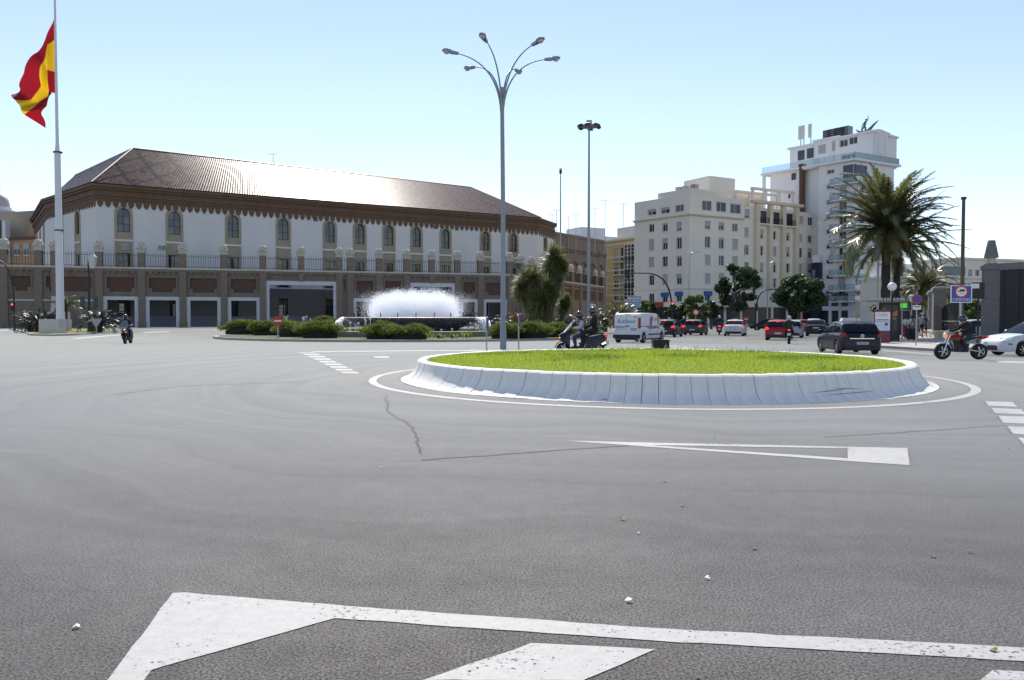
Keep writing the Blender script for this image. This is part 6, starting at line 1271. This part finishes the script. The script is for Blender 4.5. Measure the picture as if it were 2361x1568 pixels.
def walk(x, Y, az, label, h, top, leg, shoe=None, hair=False, step=.12, skinarm=True, short=False):
    p = D(x, 733, Y); return person(label, Matrix.Translation((p.x, Y, .12)) @ Matrix.Rotation(R(90-az), 4, 'Z'), standing(h, step), dict(torso=top, sleeve=top, forearm=mSKIN if skinarm else top, leg=leg, shin=mSKIN if short else leg, shoe=shoe or mSHOE), 'pedestrians on the right pavement', None, hair)
walk(2110.5, 52, 35, 'woman in light blue jeans and grey top pulling a black suitcase', 1.66, cloth('taupe', (.22, .18, .16)), cloth('lightjeans', (.16, .23, .36)), cloth('paleshoe', (.4, .4, .42)), True, .04)
walk(2103, 55, 20, 'person in white shirt just left of the woman with the suitcase', 1.64, cloth('white', (.55, .56, .58)), cBLK, None, True)
walk(2122, 58, 190, 'pedestrian in pale shirt and dark shorts behind the parking sign', 1.74, cloth('cream', (.45, .42, .36)), cBLK, None, False, .2, True, True)
walk(2131, 60, 190, 'pedestrian in blue shirt and dark shorts near the stone pillars', 1.76, cloth('blue', (.03, .09, .24)), cBLK, None, False, .2, True, True)
walk(2117, 63, 185, 'distant pedestrian in red top on the pavement', 1.66, cloth('redtop', (.3, .05, .05)), cJEAN, None, True, .15)
walk(2088, 56, 60, 'person in white bending near the pink stand', 1.6, cloth('white'), cloth('grey'), None, False, .05)
p = D(2102, 733, 51.6); sc_ = thing('suitcase', 'black upright wheeled suitcase beside the woman in jeans', 'suitcase', (p.x, 51.6, .12))
b = MB(); b.box(-.24, .24, -.14, .14, .07, .78, .02, .02); b.build('shell', cBLK, sc_, 30); b = MB(); b.tube([(-.14, 0, .76), (-.14, 0, 1.02), (.14, 0, 1.02), (.14, 0, .76)], .012, 5); b.build('handle', mTRIM, sc_)
for s in (-1, 1): MB().tube([(s*.18-.02, 0, .05), (s*.18+.02, 0, .05)], .05, 8).build('wheel', mTYRE, sc_)
# ================================================================ street furniture
mPOLE = mat('painted_pole', (.26, .29, .32), .5, metal=.2, var=.1, scale=4); mGALV = mat('galvanised', (.36, .38, .40), .45, metal=.6, var=.1); mLENS = mat('lamp_lens', (.5, .5, .48), .3, var=.05); mBLACKP = mat('black_pole', (.02, .02, .023), .5, metal=.3, var=.1)
kerbed([(19.5, 42), (20.2, 37.4), (26, 40), (60, 112), (45.5, 112)], 'pavement', mPAVE, .13, .25, 'kerb_stone')
pb = [FLt.at(-3, -6), FLt.at(FLt.L-1, -6) , FRt.at(2, -6.5), FRt.at(FRt.L+30, -6.5), FRt.at(FRt.L+30, .2), FRt.at(0, .2), FLt.at(-3, .2)]
kerbed([(q.x, q.y) for q in pb], 'pavement', mPAVE, .13, .25, 'kerb_stone')
# six-armed lamp post
lp = thing('lamp_post', 'tall slender lamp post with six curved arms near the grass island', 'lamp post', (-.45, 39.6, 0))
b = MB(); b.tube([(0, 0, 0), (0, 0, 1.2), (0, 0, 1.25), (.0, 0, 7), (-.05, 0, 12.6), (-.05, 0, 13.2)], [.16, .155, .13, .115, .10, .07], 12); b.build('pole', mPOLE, lp, 40)
MB().box(.1, .17, -.09, .09, .4, .95).build('service_door', mPOLE, lp)
az0 = math.atan2(-2.85, -.95)
for k in range(6):
    a = az0+k*math.pi/3; d = Vector((math.cos(a), math.sin(a), 0)); P = lambda r, z: Vector((-.05, 0, 0))+d*r+Vector((0, 0, z))
    MB().tube(bez(P(.05, 11.9), P(.12, 13.4), P(.8, 14.5), P(2.25, 14.72), 14), [.05-.0018*i for i in range(15)], 8).build('arm', mPOLE, lp, 50)
    hd = MB(); Mh = Matrix.Translation(P(2.2, 14.73)) @ Matrix.Rotation(a, 4, 'Z') @ Matrix.Rotation(-.12, 4, 'Y') @ Matrix.Scale(.86, 4); hd.loft([[(x, -w, -h), (x, w, -h), (x, w*.9, t), (x, 0, t*1.3), (x, -w*.9, t)] for x, w, h, t in ((0, .07, .07, .06), (.4, .1, .1, .08), (.5, .16, .05, .1), (.75, .19, .03, .11), (.95, .1, .02, .06))]); ho = hd.build('lamp_head', mPOLE, lp, 40, mat4=Mh)
    MB().ball((.7, 0, -.03), .17, 10, 6, (1.15, .95, .85)).build('lens', mLENS, ho, 60)
# high floodlight mast and slim camera mast
def mast(name, label, x, Y, ytop, r, m):
    p = D(x, 733, Y); h = D(x, ytop, Y).z; o = thing(name, label, 'mast', (p.x, Y, 0)); MB().tube([(0, 0, 0), (0, 0, h*.5), (0, 0, h)], [r, r*.8, r*.5], 12).build('pole', m, o, 40); return o, h
o, h = mast('floodlight_mast', 'very tall pole crowned by a ring of floodlights in the centre', 1357, 90, 291, .20, mPOLE)
MB().lathe([(.3, h-.25), (1.0, h-.1), (1.05, h+.05), (.3, h+.15)], 12).build('crown_ring', mPOLE, o)
for k in range(6): a = k*math.pi/3+.3; b = MB(); b.box(-.28, .28, -.32, .32, -.12, .14, .08, .06); b.build('floodlight', mBLACKP, o, mat4=Matrix.Translation((1.12*math.cos(a), 1.12*math.sin(a), h+.0)) @ Matrix.Rotation(a, 4, 'Z') @ Matrix.Rotation(.35, 4, 'Y'))
MB().box(-.3, .3, -.2, .2, h+.1, h+.65).build('hoist_box', mPOLE, o)
o, h = mast('camera_mast', 'slim pole with a small camera dome on top, left of the floodlight mast', 1292, 96, 400, .13, mPOLE)
MB().box(-.16, .16, -.16, .16, h, h+.4).build('camera_bracket', mBLACKP, o); MB().ball((0, -.05, h+.5), .17).build('camera_dome', mLENS, o, 60)
# flagpole and flag
p = G(140, 770.5); fp = thing('flagpole', 'massive white flagpole on a pale stone plinth', 'flagpole', (p.x, p.y, .12)); Yf = p.y; H = lambda y: D(133, y, Yf).z
b = MB(); b.tube([(.0, 0, 0), (-.02, 0, H(535)), (-.02, 0, H(534)), (-.03, 0, H(360)), (-.03, 0, H(355)), (-.03, 0, H(352))], [.36, .33, .31, .28, .28, .2], 16); b.tube([(-.03, 0, H(352)), (-.03, 0, H(330)), (-.04, 0, H(-40))], [.22, .15, .09], 12); b.build('pole', mat('flagpole_white', (.66, .66, .68), .5, var=.05, scale=1.5, stain=.15), fp, 40)
for y in (534, 354): MB().lathe([(.42, H(y)-.06), (.42, H(y)+.06)], 14).build('collar_ring', mRUST, fp)
mMARB = mat('plinth_stone', (.55, .52, .48), .7, var=.08, scale=2, stain=.2)
MB().box(-1.55, .35, -1.0, .6, -.05, 1.35).build('plinth', mMARB, fp)
p2 = D(150, 733, 90); mo = thing('stone_monument', 'small stepped stone monument behind the flagpole', 'monument', (p2.x-.7, 90, .1)); MB().box(-.95, .95, -.9, .9, 0, 1.3).build('base', mMARB, mo); MB().box(-.85, .85, -.8, .8, 1.3, 2.2).build('block', mMARB, mo); MB().box(-.62, .62, -.6, .6, 2.2, 4.0, .1, .1).build('shaft', mMARB, mo)
ctl = [[(127.5, 30), (127.5, 82), (129, 163), (131, 215)], [(109, 72), (113, 104), (115, 162), (117, 214)], [(85, 122), (107, 150), (111, 186), (113, 214)], [(58, 165), (96, 196), (112, 216), (109, 246)], [(36, 196), (72, 228), (100, 246), (104, 270)], [(24, 216), (48, 236), (66, 268), (95, 291)]]
vst = [0, .26, .74, 1]; fb = MB(); NU, NV = 40, 24; rows = []; cols = []
for i in range(NU+1):
    t = i/NU*(len(ctl)-1); a = min(int(t), len(ctl)-2); f = t-a; f = f*f*(3-2*f)*.5+f*.5; row = []
    for j in range(NV+1):
        v = j/NV; k = min([q for q in range(3) if v <= vst[q+1]+1e-9]); g = (v-vst[k])/(vst[k+1]-vst[k]); P = lambda c: Vector((c[k][0]+(c[k+1][0]-c[k][0])*g, c[k][1]+(c[k+1][1]-c[k][1])*g)); q = P(ctl[a]).lerp(P(ctl[a+1]), f); u = i/NU
        w = D(q.x, q.y, Yf); row.append((w.x-p.x-.05, .75*math.sin(u*9+v*4.5)*u**.6+.35*math.sin(v*11+u*3)*u+.15*math.sin(u*23), w.z-.12))
    rows.append(row)
fl = thing('flag', 'huge drooping red and yellow striped flag hanging from the pole', 'flag', (p.x, p.y, .12)); mm = {}
def flagmat(n, c):
    m = bpy.data.materials.new(n); m.use_nodes = True; N = m.node_tree.nodes; Lk = m.node_tree.links; s = N['Principled BSDF']; s.inputs['Base Color'].default_value = (*c, 1); s.inputs['Roughness'].default_value = .8
    t = N.new('ShaderNodeBsdfTranslucent'); t.inputs[0].default_value = (*c, 1); mx = N.new('ShaderNodeMixShader'); mx.inputs[0].default_value = .5; Lk.new(s.outputs[0], mx.inputs[1]); Lk.new(t.outputs[0], mx.inputs[2]); Lk.new(mx.outputs[0], N['Material Output'].inputs[0]); return m
mFR, mFY = flagmat('flag_red', (.30, .008, .016)), flagmat('flag_yellow', (.66, .42, .015))
for nm, j0, j1, m in (('red_stripe', 0, 6, mFR), ('yellow_stripe', 6, 18, mFY), ('red_stripe', 18, 24, mFR)):
    b = MB(); W = j1-j0+1; b.add([rows[i][j] for i in range(NU+1) for j in range(j0, j1+1)], [(i*W+j, i*W+j+1, (i+1)*W+j+1, (i+1)*W+j) for i in range(NU) for j in range(W-1)]); b.build(nm, m, fl, 180)
# ---------------------------------------------------------------- road signs
mSIGNR = mat('sign_red', (.45, .02, .025), .45, var=.03); mSIGNW = mat('sign_white', (.7, .7, .7), .45, var=.02); mSIGNB = mat('sign_blue', (.02, .07, .36), .45, var=.03); mBACK = mat('sign_back', (.30, .31, .33), .5, metal=.5, var=.05)
def post(o, h, r=.04, m=None): MB().tube([(0, 0, 0), (0, 0, h)], r, 8).build('post', m or mGALV, o, 40)
def disc(o, z, r, m, y=-.05, t=.012, nm='sign_disc'): b = MB(); n = 28; b.prism([(r*math.cos(2*math.pi*i/n), z+r*math.sin(2*math.pi*i/n)) for i in range(n)], y-t, y, 'y'); return b.build(nm, m, o)
p = G(641, 784); o = thing('no_entry_sign', 'round red no-entry sign with white bar at the fountain bed', 'sign', (p.x, p.y, .1), .2); z = D(641, 740, p.y).z-.1; post(o, z+.3, .045); disc(o, z, .36, mSIGNR); MB().box(-.26, .26, -.068, -.062, z-.06, z+.06).build('white_bar', mSIGNW, o)
for x, yt, lb in ((1122, 732, 'edge-on road sign on a thin post left of the lamp post'), (1196, 724, 'edge-on road sign on a thin post right of the lamp post')):
    p = G(x, 808); z = D(x, yt+13, p.y).z; o = thing('edge_on_sign', lb, 'sign', (p.x, p.y, 0), math.pi/2+(.06 if x > 1150 else -.09), 'edge-on signs by the lamp post'); post(o, z+.3, .035); disc(o, z, .32, mSIGNB)
p = D(222, 733, 76); o = thing('give_way_sign', 'back of a triangular give-way sign beside the flagpole', 'sign', (p.x, 76, .12), .25); z0, z1 = D(222, 752, 76).z, D(222, 735, 76).z-.1; post(o, z1, .05); MB().prism([(-.55, z1), (.55, z1), (0, z1-.95)], -.06, -.045, 'y').build('triangle_plate', mBACK, o)
p = D(1604, 733, 92); o = thing('speed_sign', 'small round white and red sign under the light green tree', 'sign', (p.x, 92, 0)); z = D(1604, 720, 92).z; post(o, z+.3); disc(o, z, .36, mSIGNR); disc(o, z, .26, mSIGNW, -.064)
p = D(1720, 733, 96); o = thing('no_entry_sign', 'small distant no-entry sign right of the white saloon', 'sign', (p.x, 96, 0)); z = D(1720, 745, 96).z+.5; post(o, z+.3); disc(o, z, .34, mSIGNR); MB().box(-.24, .24, -.068, -.062, z-.05, z+.05).build('white_bar', mSIGNW, o)
p = D(1462, 733, 86); o = thing('blue_panel', 'pale blue direction panel behind the white van', 'sign', (p.x, 86, 0)); z = D(1462, 683, 86).z; post(o, z, .06); MB().box(-.75, .75, -.1, -.04, z-1.3, z).build('panel', mat('panel_blue', (.25, .36, .5), .5, var=.1), o)
for k in range(4): MB().box(-.65, .6-.15*k, -.105, -.1, z-.3-.28*k, z-.2-.28*k).build('text_line', mSIGNW, o)
# parking sign
p = G(2112, 802); o = thing('parking_sign', 'round red and blue no-parking sign with white plate below', 'sign', (p.x, p.y, .12), -.2); z = D(2112, 690, p.y).z-.12; post(o, z+.4, .035); disc(o, z, .27, mSIGNR); disc(o, z, .2, mSIGNB, -.064); MB().bar((-.14, -.07, z+.14), (.14, -.07, z-.14), .05, .006).build('diagonal_bar', mSIGNR, o); MB().box(-.2, .2, -.06, -.045, z-.56, z-.32).build('plate', mSIGNW, o)
MB().box(-.14, .14, -.064, -.06, z-.42, z-.38).build('plate_line', mINK, o)
# lorry sign on the dark pole
p = D(2214, 733, 45); o = thing('lorry_sign', 'square blue lorry-restriction sign reading CAMIONES', 'sign', (p.x, 45, .1), -.25); z0, z1 = D(2214, 698, 45).z-.1, D(2214, 658, 45).z-.1; s = (z1-z0)/2; zc = (z0+z1)/2; post(o, z0+.1, .07)
MB().box(-s-.06, s+.06, -.12, -.10, z0, z1).build('border_plate', mSIGNW, o); MB().box(-s, s, -.128, -.12, z0+.05, z1-.05).build('blue_field', mSIGNB, o); disc(o, zc+.13, .36, mSIGNR, -.13, .006); disc(o, zc+.13, .27, mSIGNW, -.138, .006)
MB().prism([(-.19, zc+.14), (.18, zc+.14), (.18, zc+.26), (-.06, zc+.26), (-.09, zc+.2), (-.19, zc+.18)], -.15, -.145, 'y').build('lorry_symbol', mINK, o); text('5,5 t', .12, mINK, o, UP(.03, -.146, zc+.05), ex=.001)
text('CAMIONES', .2, mSIGNW, o, UP(0, -.13, z0+.18), ex=.002, sx=.9)
p = D(2217, 733, 46.5); o = thing('wooden_pole', 'tall dark leaning utility pole rising behind the lorry sign', 'pole', (p.x, 46.5, .1)); h = D(2222, 460, 46.5); MB().tube([(0, 0, 0), (h.x-p.x, 0, h.z)], [.13, .09], 10).build('pole', mBARK, o, 40); MB().box(h.x-p.x-.12, h.x-p.x+.12, -.1, .1, h.z-.1, h.z+.05).build('cap', mBLACKP, o)
p = D(2255, 733, 47); o = thing('traffic_signal', 'black back of a traffic signal with white street plate beside the lorry sign', 'traffic light', (p.x, 47, .1)); post(o, 3.6, .06, mBLACKP); MB().box(-.35, .3, -.12, .12, D(2255, 693, 47).z, D(2255, 655, 47).z).build('backboard', mBLACKP, o); MB().box(-.55, -.05, -.16, -.13, D(2255, 669, 47).z, D(2255, 658, 47).z).build('street_plate', mSIGNW, o)
# ---------------------------------------------------------------- traffic lights
mLITR = mat('red_light', (.8, .02, .03), .3, var=0, emit=(1, .02, .04), estr=6)
def sigbox(o, x, y, z, lit=True, rz=0.0, three=True):
    M = Matrix.Translation((x, y, z)) @ Matrix.Rotation(rz, 4, 'Z'); h = MB().box(-.16, .16, -.12, .12, 0, .95).build('signal_head', mBLACKP, o, mat4=M)
    for k in range(3):
        b = MB(); b.tube([(0, -.14, .17+.3*k), (0, -.12, .17+.3*k)], .1, 12); b.build('lamp', mLITR if (k == 2 and lit) else mTRIM, h)
        b = MB(); b.box(-.13, .13, -.3, -.12, .27+.3*k, .29+.3*k); b.build('visor', mBLACKP, h)
def armlight(label, xb, Y, xt, yt, side, group, lit=True):
    p = D(xb, 733, Y); t = D(xt, yt, Y); dx = t.x-p.x; h = t.z; o = thing('cantilever_signal', label, 'traffic light', (p.x, Y, .1), 0, group)
    MB().tube([(0, 0, 0), (0, 0, h*.35)]+bez((0, 0, h*.4), (dx*.02, 0, h*.85), (dx*.25, 0, h), (dx*.6, 0, h), 10)+[(dx, 0, h+.02)], [.12, .11]+[.1-.004*i for i in range(11)]+[.05], 10).build('mast_arm', mBLACKP, o, 50)
    sigbox(o, dx, -.1, h-.6, False, math.pi/2*side); sigbox(o, 0, -.25, 2.3, lit); return o
armlight('black curved-arm traffic light with red lamp, left of the cream block', 1549, 84, 1447, 632, 1, 'cantilever traffic lights')
armlight('curved-arm traffic light in front of the tall street tree', 1683, 95, 1738, 669, -1, 'cantilever traffic lights', False)
armlight('curved-arm traffic light between the two big street trees', 1742, 95, 1798, 669, -1, 'cantilever traffic lights', False)
armlight('black curved-arm traffic light at the left picture edge', 33, 92, -45, 600, 1, 'cantilever traffic lights')
p = D(206, 733, 88); o = thing('signal_lantern_post', 'black post with street lantern and signal backs right of the flagpole', 'traffic light', (p.x, 88, .1)); h = D(206, 590, 88).z; MB().tube([(0, 0, 0), (0, 0, h*.85), (.05, 0, h-.3), (.25, 0, h)], [.14, .1, .08, .06], 10).build('post', mBLACKP, o, 40)
MB().loft([[(.2, -.2, h-1.5), (.7, -.2, h-1.5), (.7, .2, h-1.5), (.2, .2, h-1.5)], [(.1, -.3, h-.2), (.85, -.3, h-.2), (.85, .3, h-.2), (.1, .3, h-.2)], [(.3, -.1, h+.1), (.6, -.1, h+.1), (.6, .1, h+.1), (.3, .1, h+.1)]]).build('lantern', mLENS, o)
for x in (-.75, .75): MB().box(min(x, 0), max(x, 0), -.04, .04, 2.5, 2.58).build('bracket', mBLACKP, o); MB().box(x-.22, x+.22, -.1, .1, 2.6, 3.9).build('signal_back', mat('signal_green', (.03, .06, .05), .5, var=.1), o)
# street lamps
def streetlamp(label, x, Y, ytop, xh, group, m=None, arm=None):
    p = D(x, 733, Y); t = D(xh, ytop, Y); o = thing('street_lamp', label, 'street lamp', (p.x, Y, .1), 0, group); dx = t.x-p.x; h = t.z; MB().tube([(0, 0, 0), (0, 0, h*.6)]+bez((0, 0, h*.7), (0, 0, h*.97), (dx*.2, 0, h), (dx*.8, 0, h), 8), [.11, .09]+[.07]*9, 8).build('pole', m or mGALV, o, 40); s = 1 if dx >= 0 else -1
    MB().loft([[(dx*.8+s*q, -w, h-.03), (dx*.8+s*q, w, h-.03), (dx*.8+s*q, w*.6, h+k), (dx*.8+s*q, -w*.6, h+k)][::s] for q, w, k in ((0, .05, .05), (.25, .16, .12), (.7, .18, .12), (.95, .08, .04))]).build('lamp_head', mLENS, o, 40); return o
streetlamp('grey street lamp in front of the left half of the cream block', 1589, 100, 584, 1600, 'street lamps along the avenue'); streetlamp('thin street lamp before the pilasters of the cream block', 1769, 112, 604, 1795, 'street lamps along the avenue')
o = streetlamp('pale street lamp whose arm reaches left through the big palm', 2023, 63, 404, 1945, 'street lamps along the avenue', mGALV)
p = D(2056, 733, 49); o = thing('globe_lamp', 'white globe lamp on a thin pole beside the palm trunks', 'street lamp', (p.x, 49, .12)); z = D(2056, 661, 49).z-.12; MB().tube([(0, .0, 0), (0, 0, z-.25)], [.06, .045], 8).build('pole', mBLACKP, o); MB().ball((0, 0, z), .27, 16, 10).build('globe', mat('opal_globe', (.75, .75, .74), .35, var=.02), o, 80)
p = D(2096, 733, 60); o = thing('globe_lamp', 'second white globe lamp half behind the parking sign', 'street lamp', (p.x+.2, 60, .12)); z = D(2098, 690, 60).z; MB().tube([(0, .0, 0), (0, 0, z-.25)], [.06, .045], 8).build('pole', mGALV, o); MB().ball((0, 0, z), .25, 16, 10).build('globe', mat('opal_globe'), o, 80)
# bus shelter, information panel, pink stand, kiosk
p = D(2052, 733, 50.5); o = thing('bus_shelter', 'black bus shelter with a dark poster showing an orange glow', 'shelter', (p.x, 50.5, .12), -.1)
MB().box(-.66, .58, -.12, .12, 0, 2.45).build('poster_case', mBLACKP, o); MB().box(-.55, .42, -.128, -.12, .62, 2.3).build('poster', mat('poster_dark', (.03, .032, .034), .4, var=.5, scale=2.5), o); MB().add([(-.35, -.131, 1.5), (.42, -.131, 1.62), (.42, -.131, 2.0), (.2, -.131, 1.85)], [(0, 1, 2, 3)]).build('poster_glow', mat('poster_orange', (.45, .16, .03), .5, var=.3, scale=4), o)
text('3', .28, mSIGNW, o, UP(-.4, -.131, 1.98), ex=.001); MB().box(-.55, .35, -.131, -.1285, 1.38, 1.5).build('poster_print', mat('poster_pale', (.24, .17, .15), .5, var=.5, scale=9), o); MB().box(-1.6, .75, -.5, 1.4, 2.5, 2.62).build('roof', mat('shelter_roof', (.22, .2, .19), .5, var=.1), o)
for x in (-1.5, .66): MB().tube([(x, -.2, 0), (x, -.2, 2.9)], .035, 8).build('upright', mGALV, o)
b = MB()
for k in range(12): b.box(-1.5+.19*k, -1.38+.19*k, -.5, -.46, 2.62, 2.76)
b.build('roof_cresting', mGALV, o)
p = D(2034, 733, 46.5); o = thing('information_panel', 'maroon tourist panel with white sheets reading Cádiz', 'sign', (p.x, 46.5, .12), -.05); mMAR = mat('maroon', (.16, .02, .045), .5, var=.08)
MB().box(-.44, .44, -.06, .06, 0, 1.98).build('board', mMAR, o); MB().box(-.43, .43, -.068, -.06, 1.3, 1.83).build('upper_sheet', mSIGNW, o); MB().box(-.43, .43, -.068, -.06, .72, 1.27).build('lower_sheet', mat('sheet_blue', (.52, .58, .68), .5, var=.12, scale=5), o); text('Cádiz', .27, mat('violet_print', (.15, .14, .3), .6), o, UP(0, -.069, 1.66), ex=.001, sx=.95); MB().box(-.36, .36, -.07, -.068, 1.34, 1.4).build('skyline_print', mat('violet_print'), o); MB().ball((.22, -.068, 1.1), .1, 10, 6, (1, .04, 1)).build('blue_blot', mSIGNB, o)
p = D(2092, 733, 56); o = thing('pink_stand', 'magenta pavement stand beside the bus shelter', 'sign', (p.x, 56, .12)); MB().box(-.34, .34, -.05, .0, .12, .98).build('poster', mat('magenta', (.42, .03, .14), .5, var=.3, scale=4), o); b = MB(); b.box(-.4, -.34, -.06, .05, 0, 1.03); b.box(.34, .4, -.06, .05, 0, 1.03); b.box(-.4, .4, -.06, .05, 1.03, 1.08); b.build('frame', mGALV, o)
p = D(2082, 733, 68); o = thing('kiosk', 'small kiosk with bright green fascia beyond the bus shelter', 'kiosk', (p.x, 68, .12)); MB().box(-1.0, 1.0, 0, 1.6, 0, 2.3).build('cabin', mDARK, o); MB().box(-.75, .3, -.06, 0, 2.35, 2.75).build('green_fascia', mat('kiosk_green', (.06, .55, .05), .5, var=.05, emit=(.1, .8, .05), estr=.35), o); b = MB(); b.box(-.95, -.88, -.05, 0, .1, 2.2); b.box(.6, .67, -.05, 0, .1, 2.2); b.box(-.95, .67, -.05, 0, 2.12, 2.2); b.build('door_frame', mGALV, o)
# dark planter box beyond the grass island
p = D(1523, 733, 36.5); o = thing('planter_box', 'square dark green box standing just beyond the grass island', 'planter', (p.x, 36.5, 0), .0); mDG = mat('box_green', (.014, .022, .018), .7, var=.2); MB().box(-.36, .36, -.3, .3, 0, .56).build('box', mDG, o); b = MB(); b.box(-.38, .38, -.32, -.27, .53, .58); b.box(-.38, .38, .27, .32, .53, .58); b.box(-.38, -.33, -.27, .27, .53, .58); b.box(.33, .38, -.27, .27, .53, .58); b.build('rim', mDG, o)
# ---------------------------------------------------------------- gate wall at the right: granite pillars built of blocks, railings, dark gate
mGRAN = mat('granite', (.17, .163, .165), .8, var=.14, scale=6, bump=.2, bscale=40)
def gpillar(label, x, Y, w, ytop, finial, group):
    p = D(x, 733, Y); h = D(x, ytop, Y).z; o = thing('gate_pillar', label, 'pillar', (p.x, Y, 0), -.35, group); n = max(3, round(h/.95))
    for i in range(n): MB().box(-w/2, w/2, -w/2, w/2, h*i/n+.006, h*(i+1)/n-.006).build('granite_block', mGRAN, o)
    MB().box(-w/2-.08, w/2+.08, -w/2-.08, w/2+.08, h, h+.22).build('capstone', mGRAN, o); MB().box(-w/2-.08, w/2+.08, -w/2-.08, w/2+.08, h+.22, h+.42, w*.3, w*.3).build('cap_pyramid', mGRAN, o)
    if finial:
        MB().lathe([(.34, h+.3), (.3, h+.45), (.2, h+.6), (.26, h+.75)], 8).build('finial_neck', mSTONE, o)
        for k, (a, c) in enumerate(((.5, .44), (.42, .35), (.33, .25))): MB().lathe([(a, h+.75+.38*k), (c, h+1.11+.38*k)], 4, ph=math.pi/4).build('finial_tier', mGRAN, o)
    return o
gpillar('tall granite gate pillar with tiered finial at the right', 2283, 50, .86, 622, True, 'granite gate pillars'); gpillar('granite pillar with pyramid cap in the railing line', 2164, 60, .82, 672, False, 'granite gate pillars'); gpillar('granite pillar second in the railing line, half hidden', 2152, 66, .8, 680, False, 'granite gate pillars'); gpillar('farthest small granite pillar of the railing line', 2140, 74, .8, 686, False, 'granite gate pillars')
A, B = D(2298, 733, 49.6), D(2460, 733, 46); fr = Frame(A, B); h = D(2320, 622, 49).z; o = thing('gate_wall', 'dark solid gate panel under a stone lintel at the right edge', 'gate', mat4=fr.M)
MB().box(0, fr.L, 0, .3, .12, h).build('dark_panel', mat('bronze_panel', (.010, .010, .013), .5, var=.2, scale=1.2), o); MB().box(-.2, fr.L, -.1, .5, h, h+.42).build('stone_lintel', mGRAN, o); MB().box(0, fr.L, -.04, .34, 0, .12).build('threshold', mGRAN, o)
for k in range(5): MB().box(.4+k*.9, .46+k*.9, -.03, 0, .12, h).build('panel_rib', mat('bronze_panel'), o)
A, B = D(2172, 733, 59.6), D(2272, 733, 50.6); fr = Frame(A, B); o = thing('railing_gate', 'dark wrought-iron gate leaf with sloping top beside the granite pillar', 'gate', mat4=fr.M); b = MB(); n = 64
for i in range(n): x = fr.L*.55*(i+.5)/n; z = 2.3-.0*x+.7*(x/(fr.L*.55))**.5; b.box(x-.03, x+.03, -.02, .02, .25, z)
b.build('bars', mIRON, o, kind='stuff'); b = MB(); q = [(fr.L*.55*t, 0, 2.3+.7*t**.5) for t in [i/12 for i in range(13)]]; b.tube(q, .05, 6); b.box(0, fr.L*.55, -.04, .04, .2, .3); b.box(0, fr.L*.55, -.04, .04, 1.3, 1.4); b.build('rails', mGALV, o)
for x, Y, lb in ((2172, 56.5, 'stone bench block at the foot of the nearer granite pillar'), (2155, 62, 'stone bench block at the foot of the second granite pillar')):
    p = D(x, 733, Y); q = MB(); q.box(-.35, .35, -2.2, 2.2, 0, .42); q.box(-.42, .42, -2.3, 2.3, .42, .55); tag(q.build('stone_bench', mSTONE, mat4=T(p.x, Y, .1, -.35)), lb, 'bench', 'stone benches')
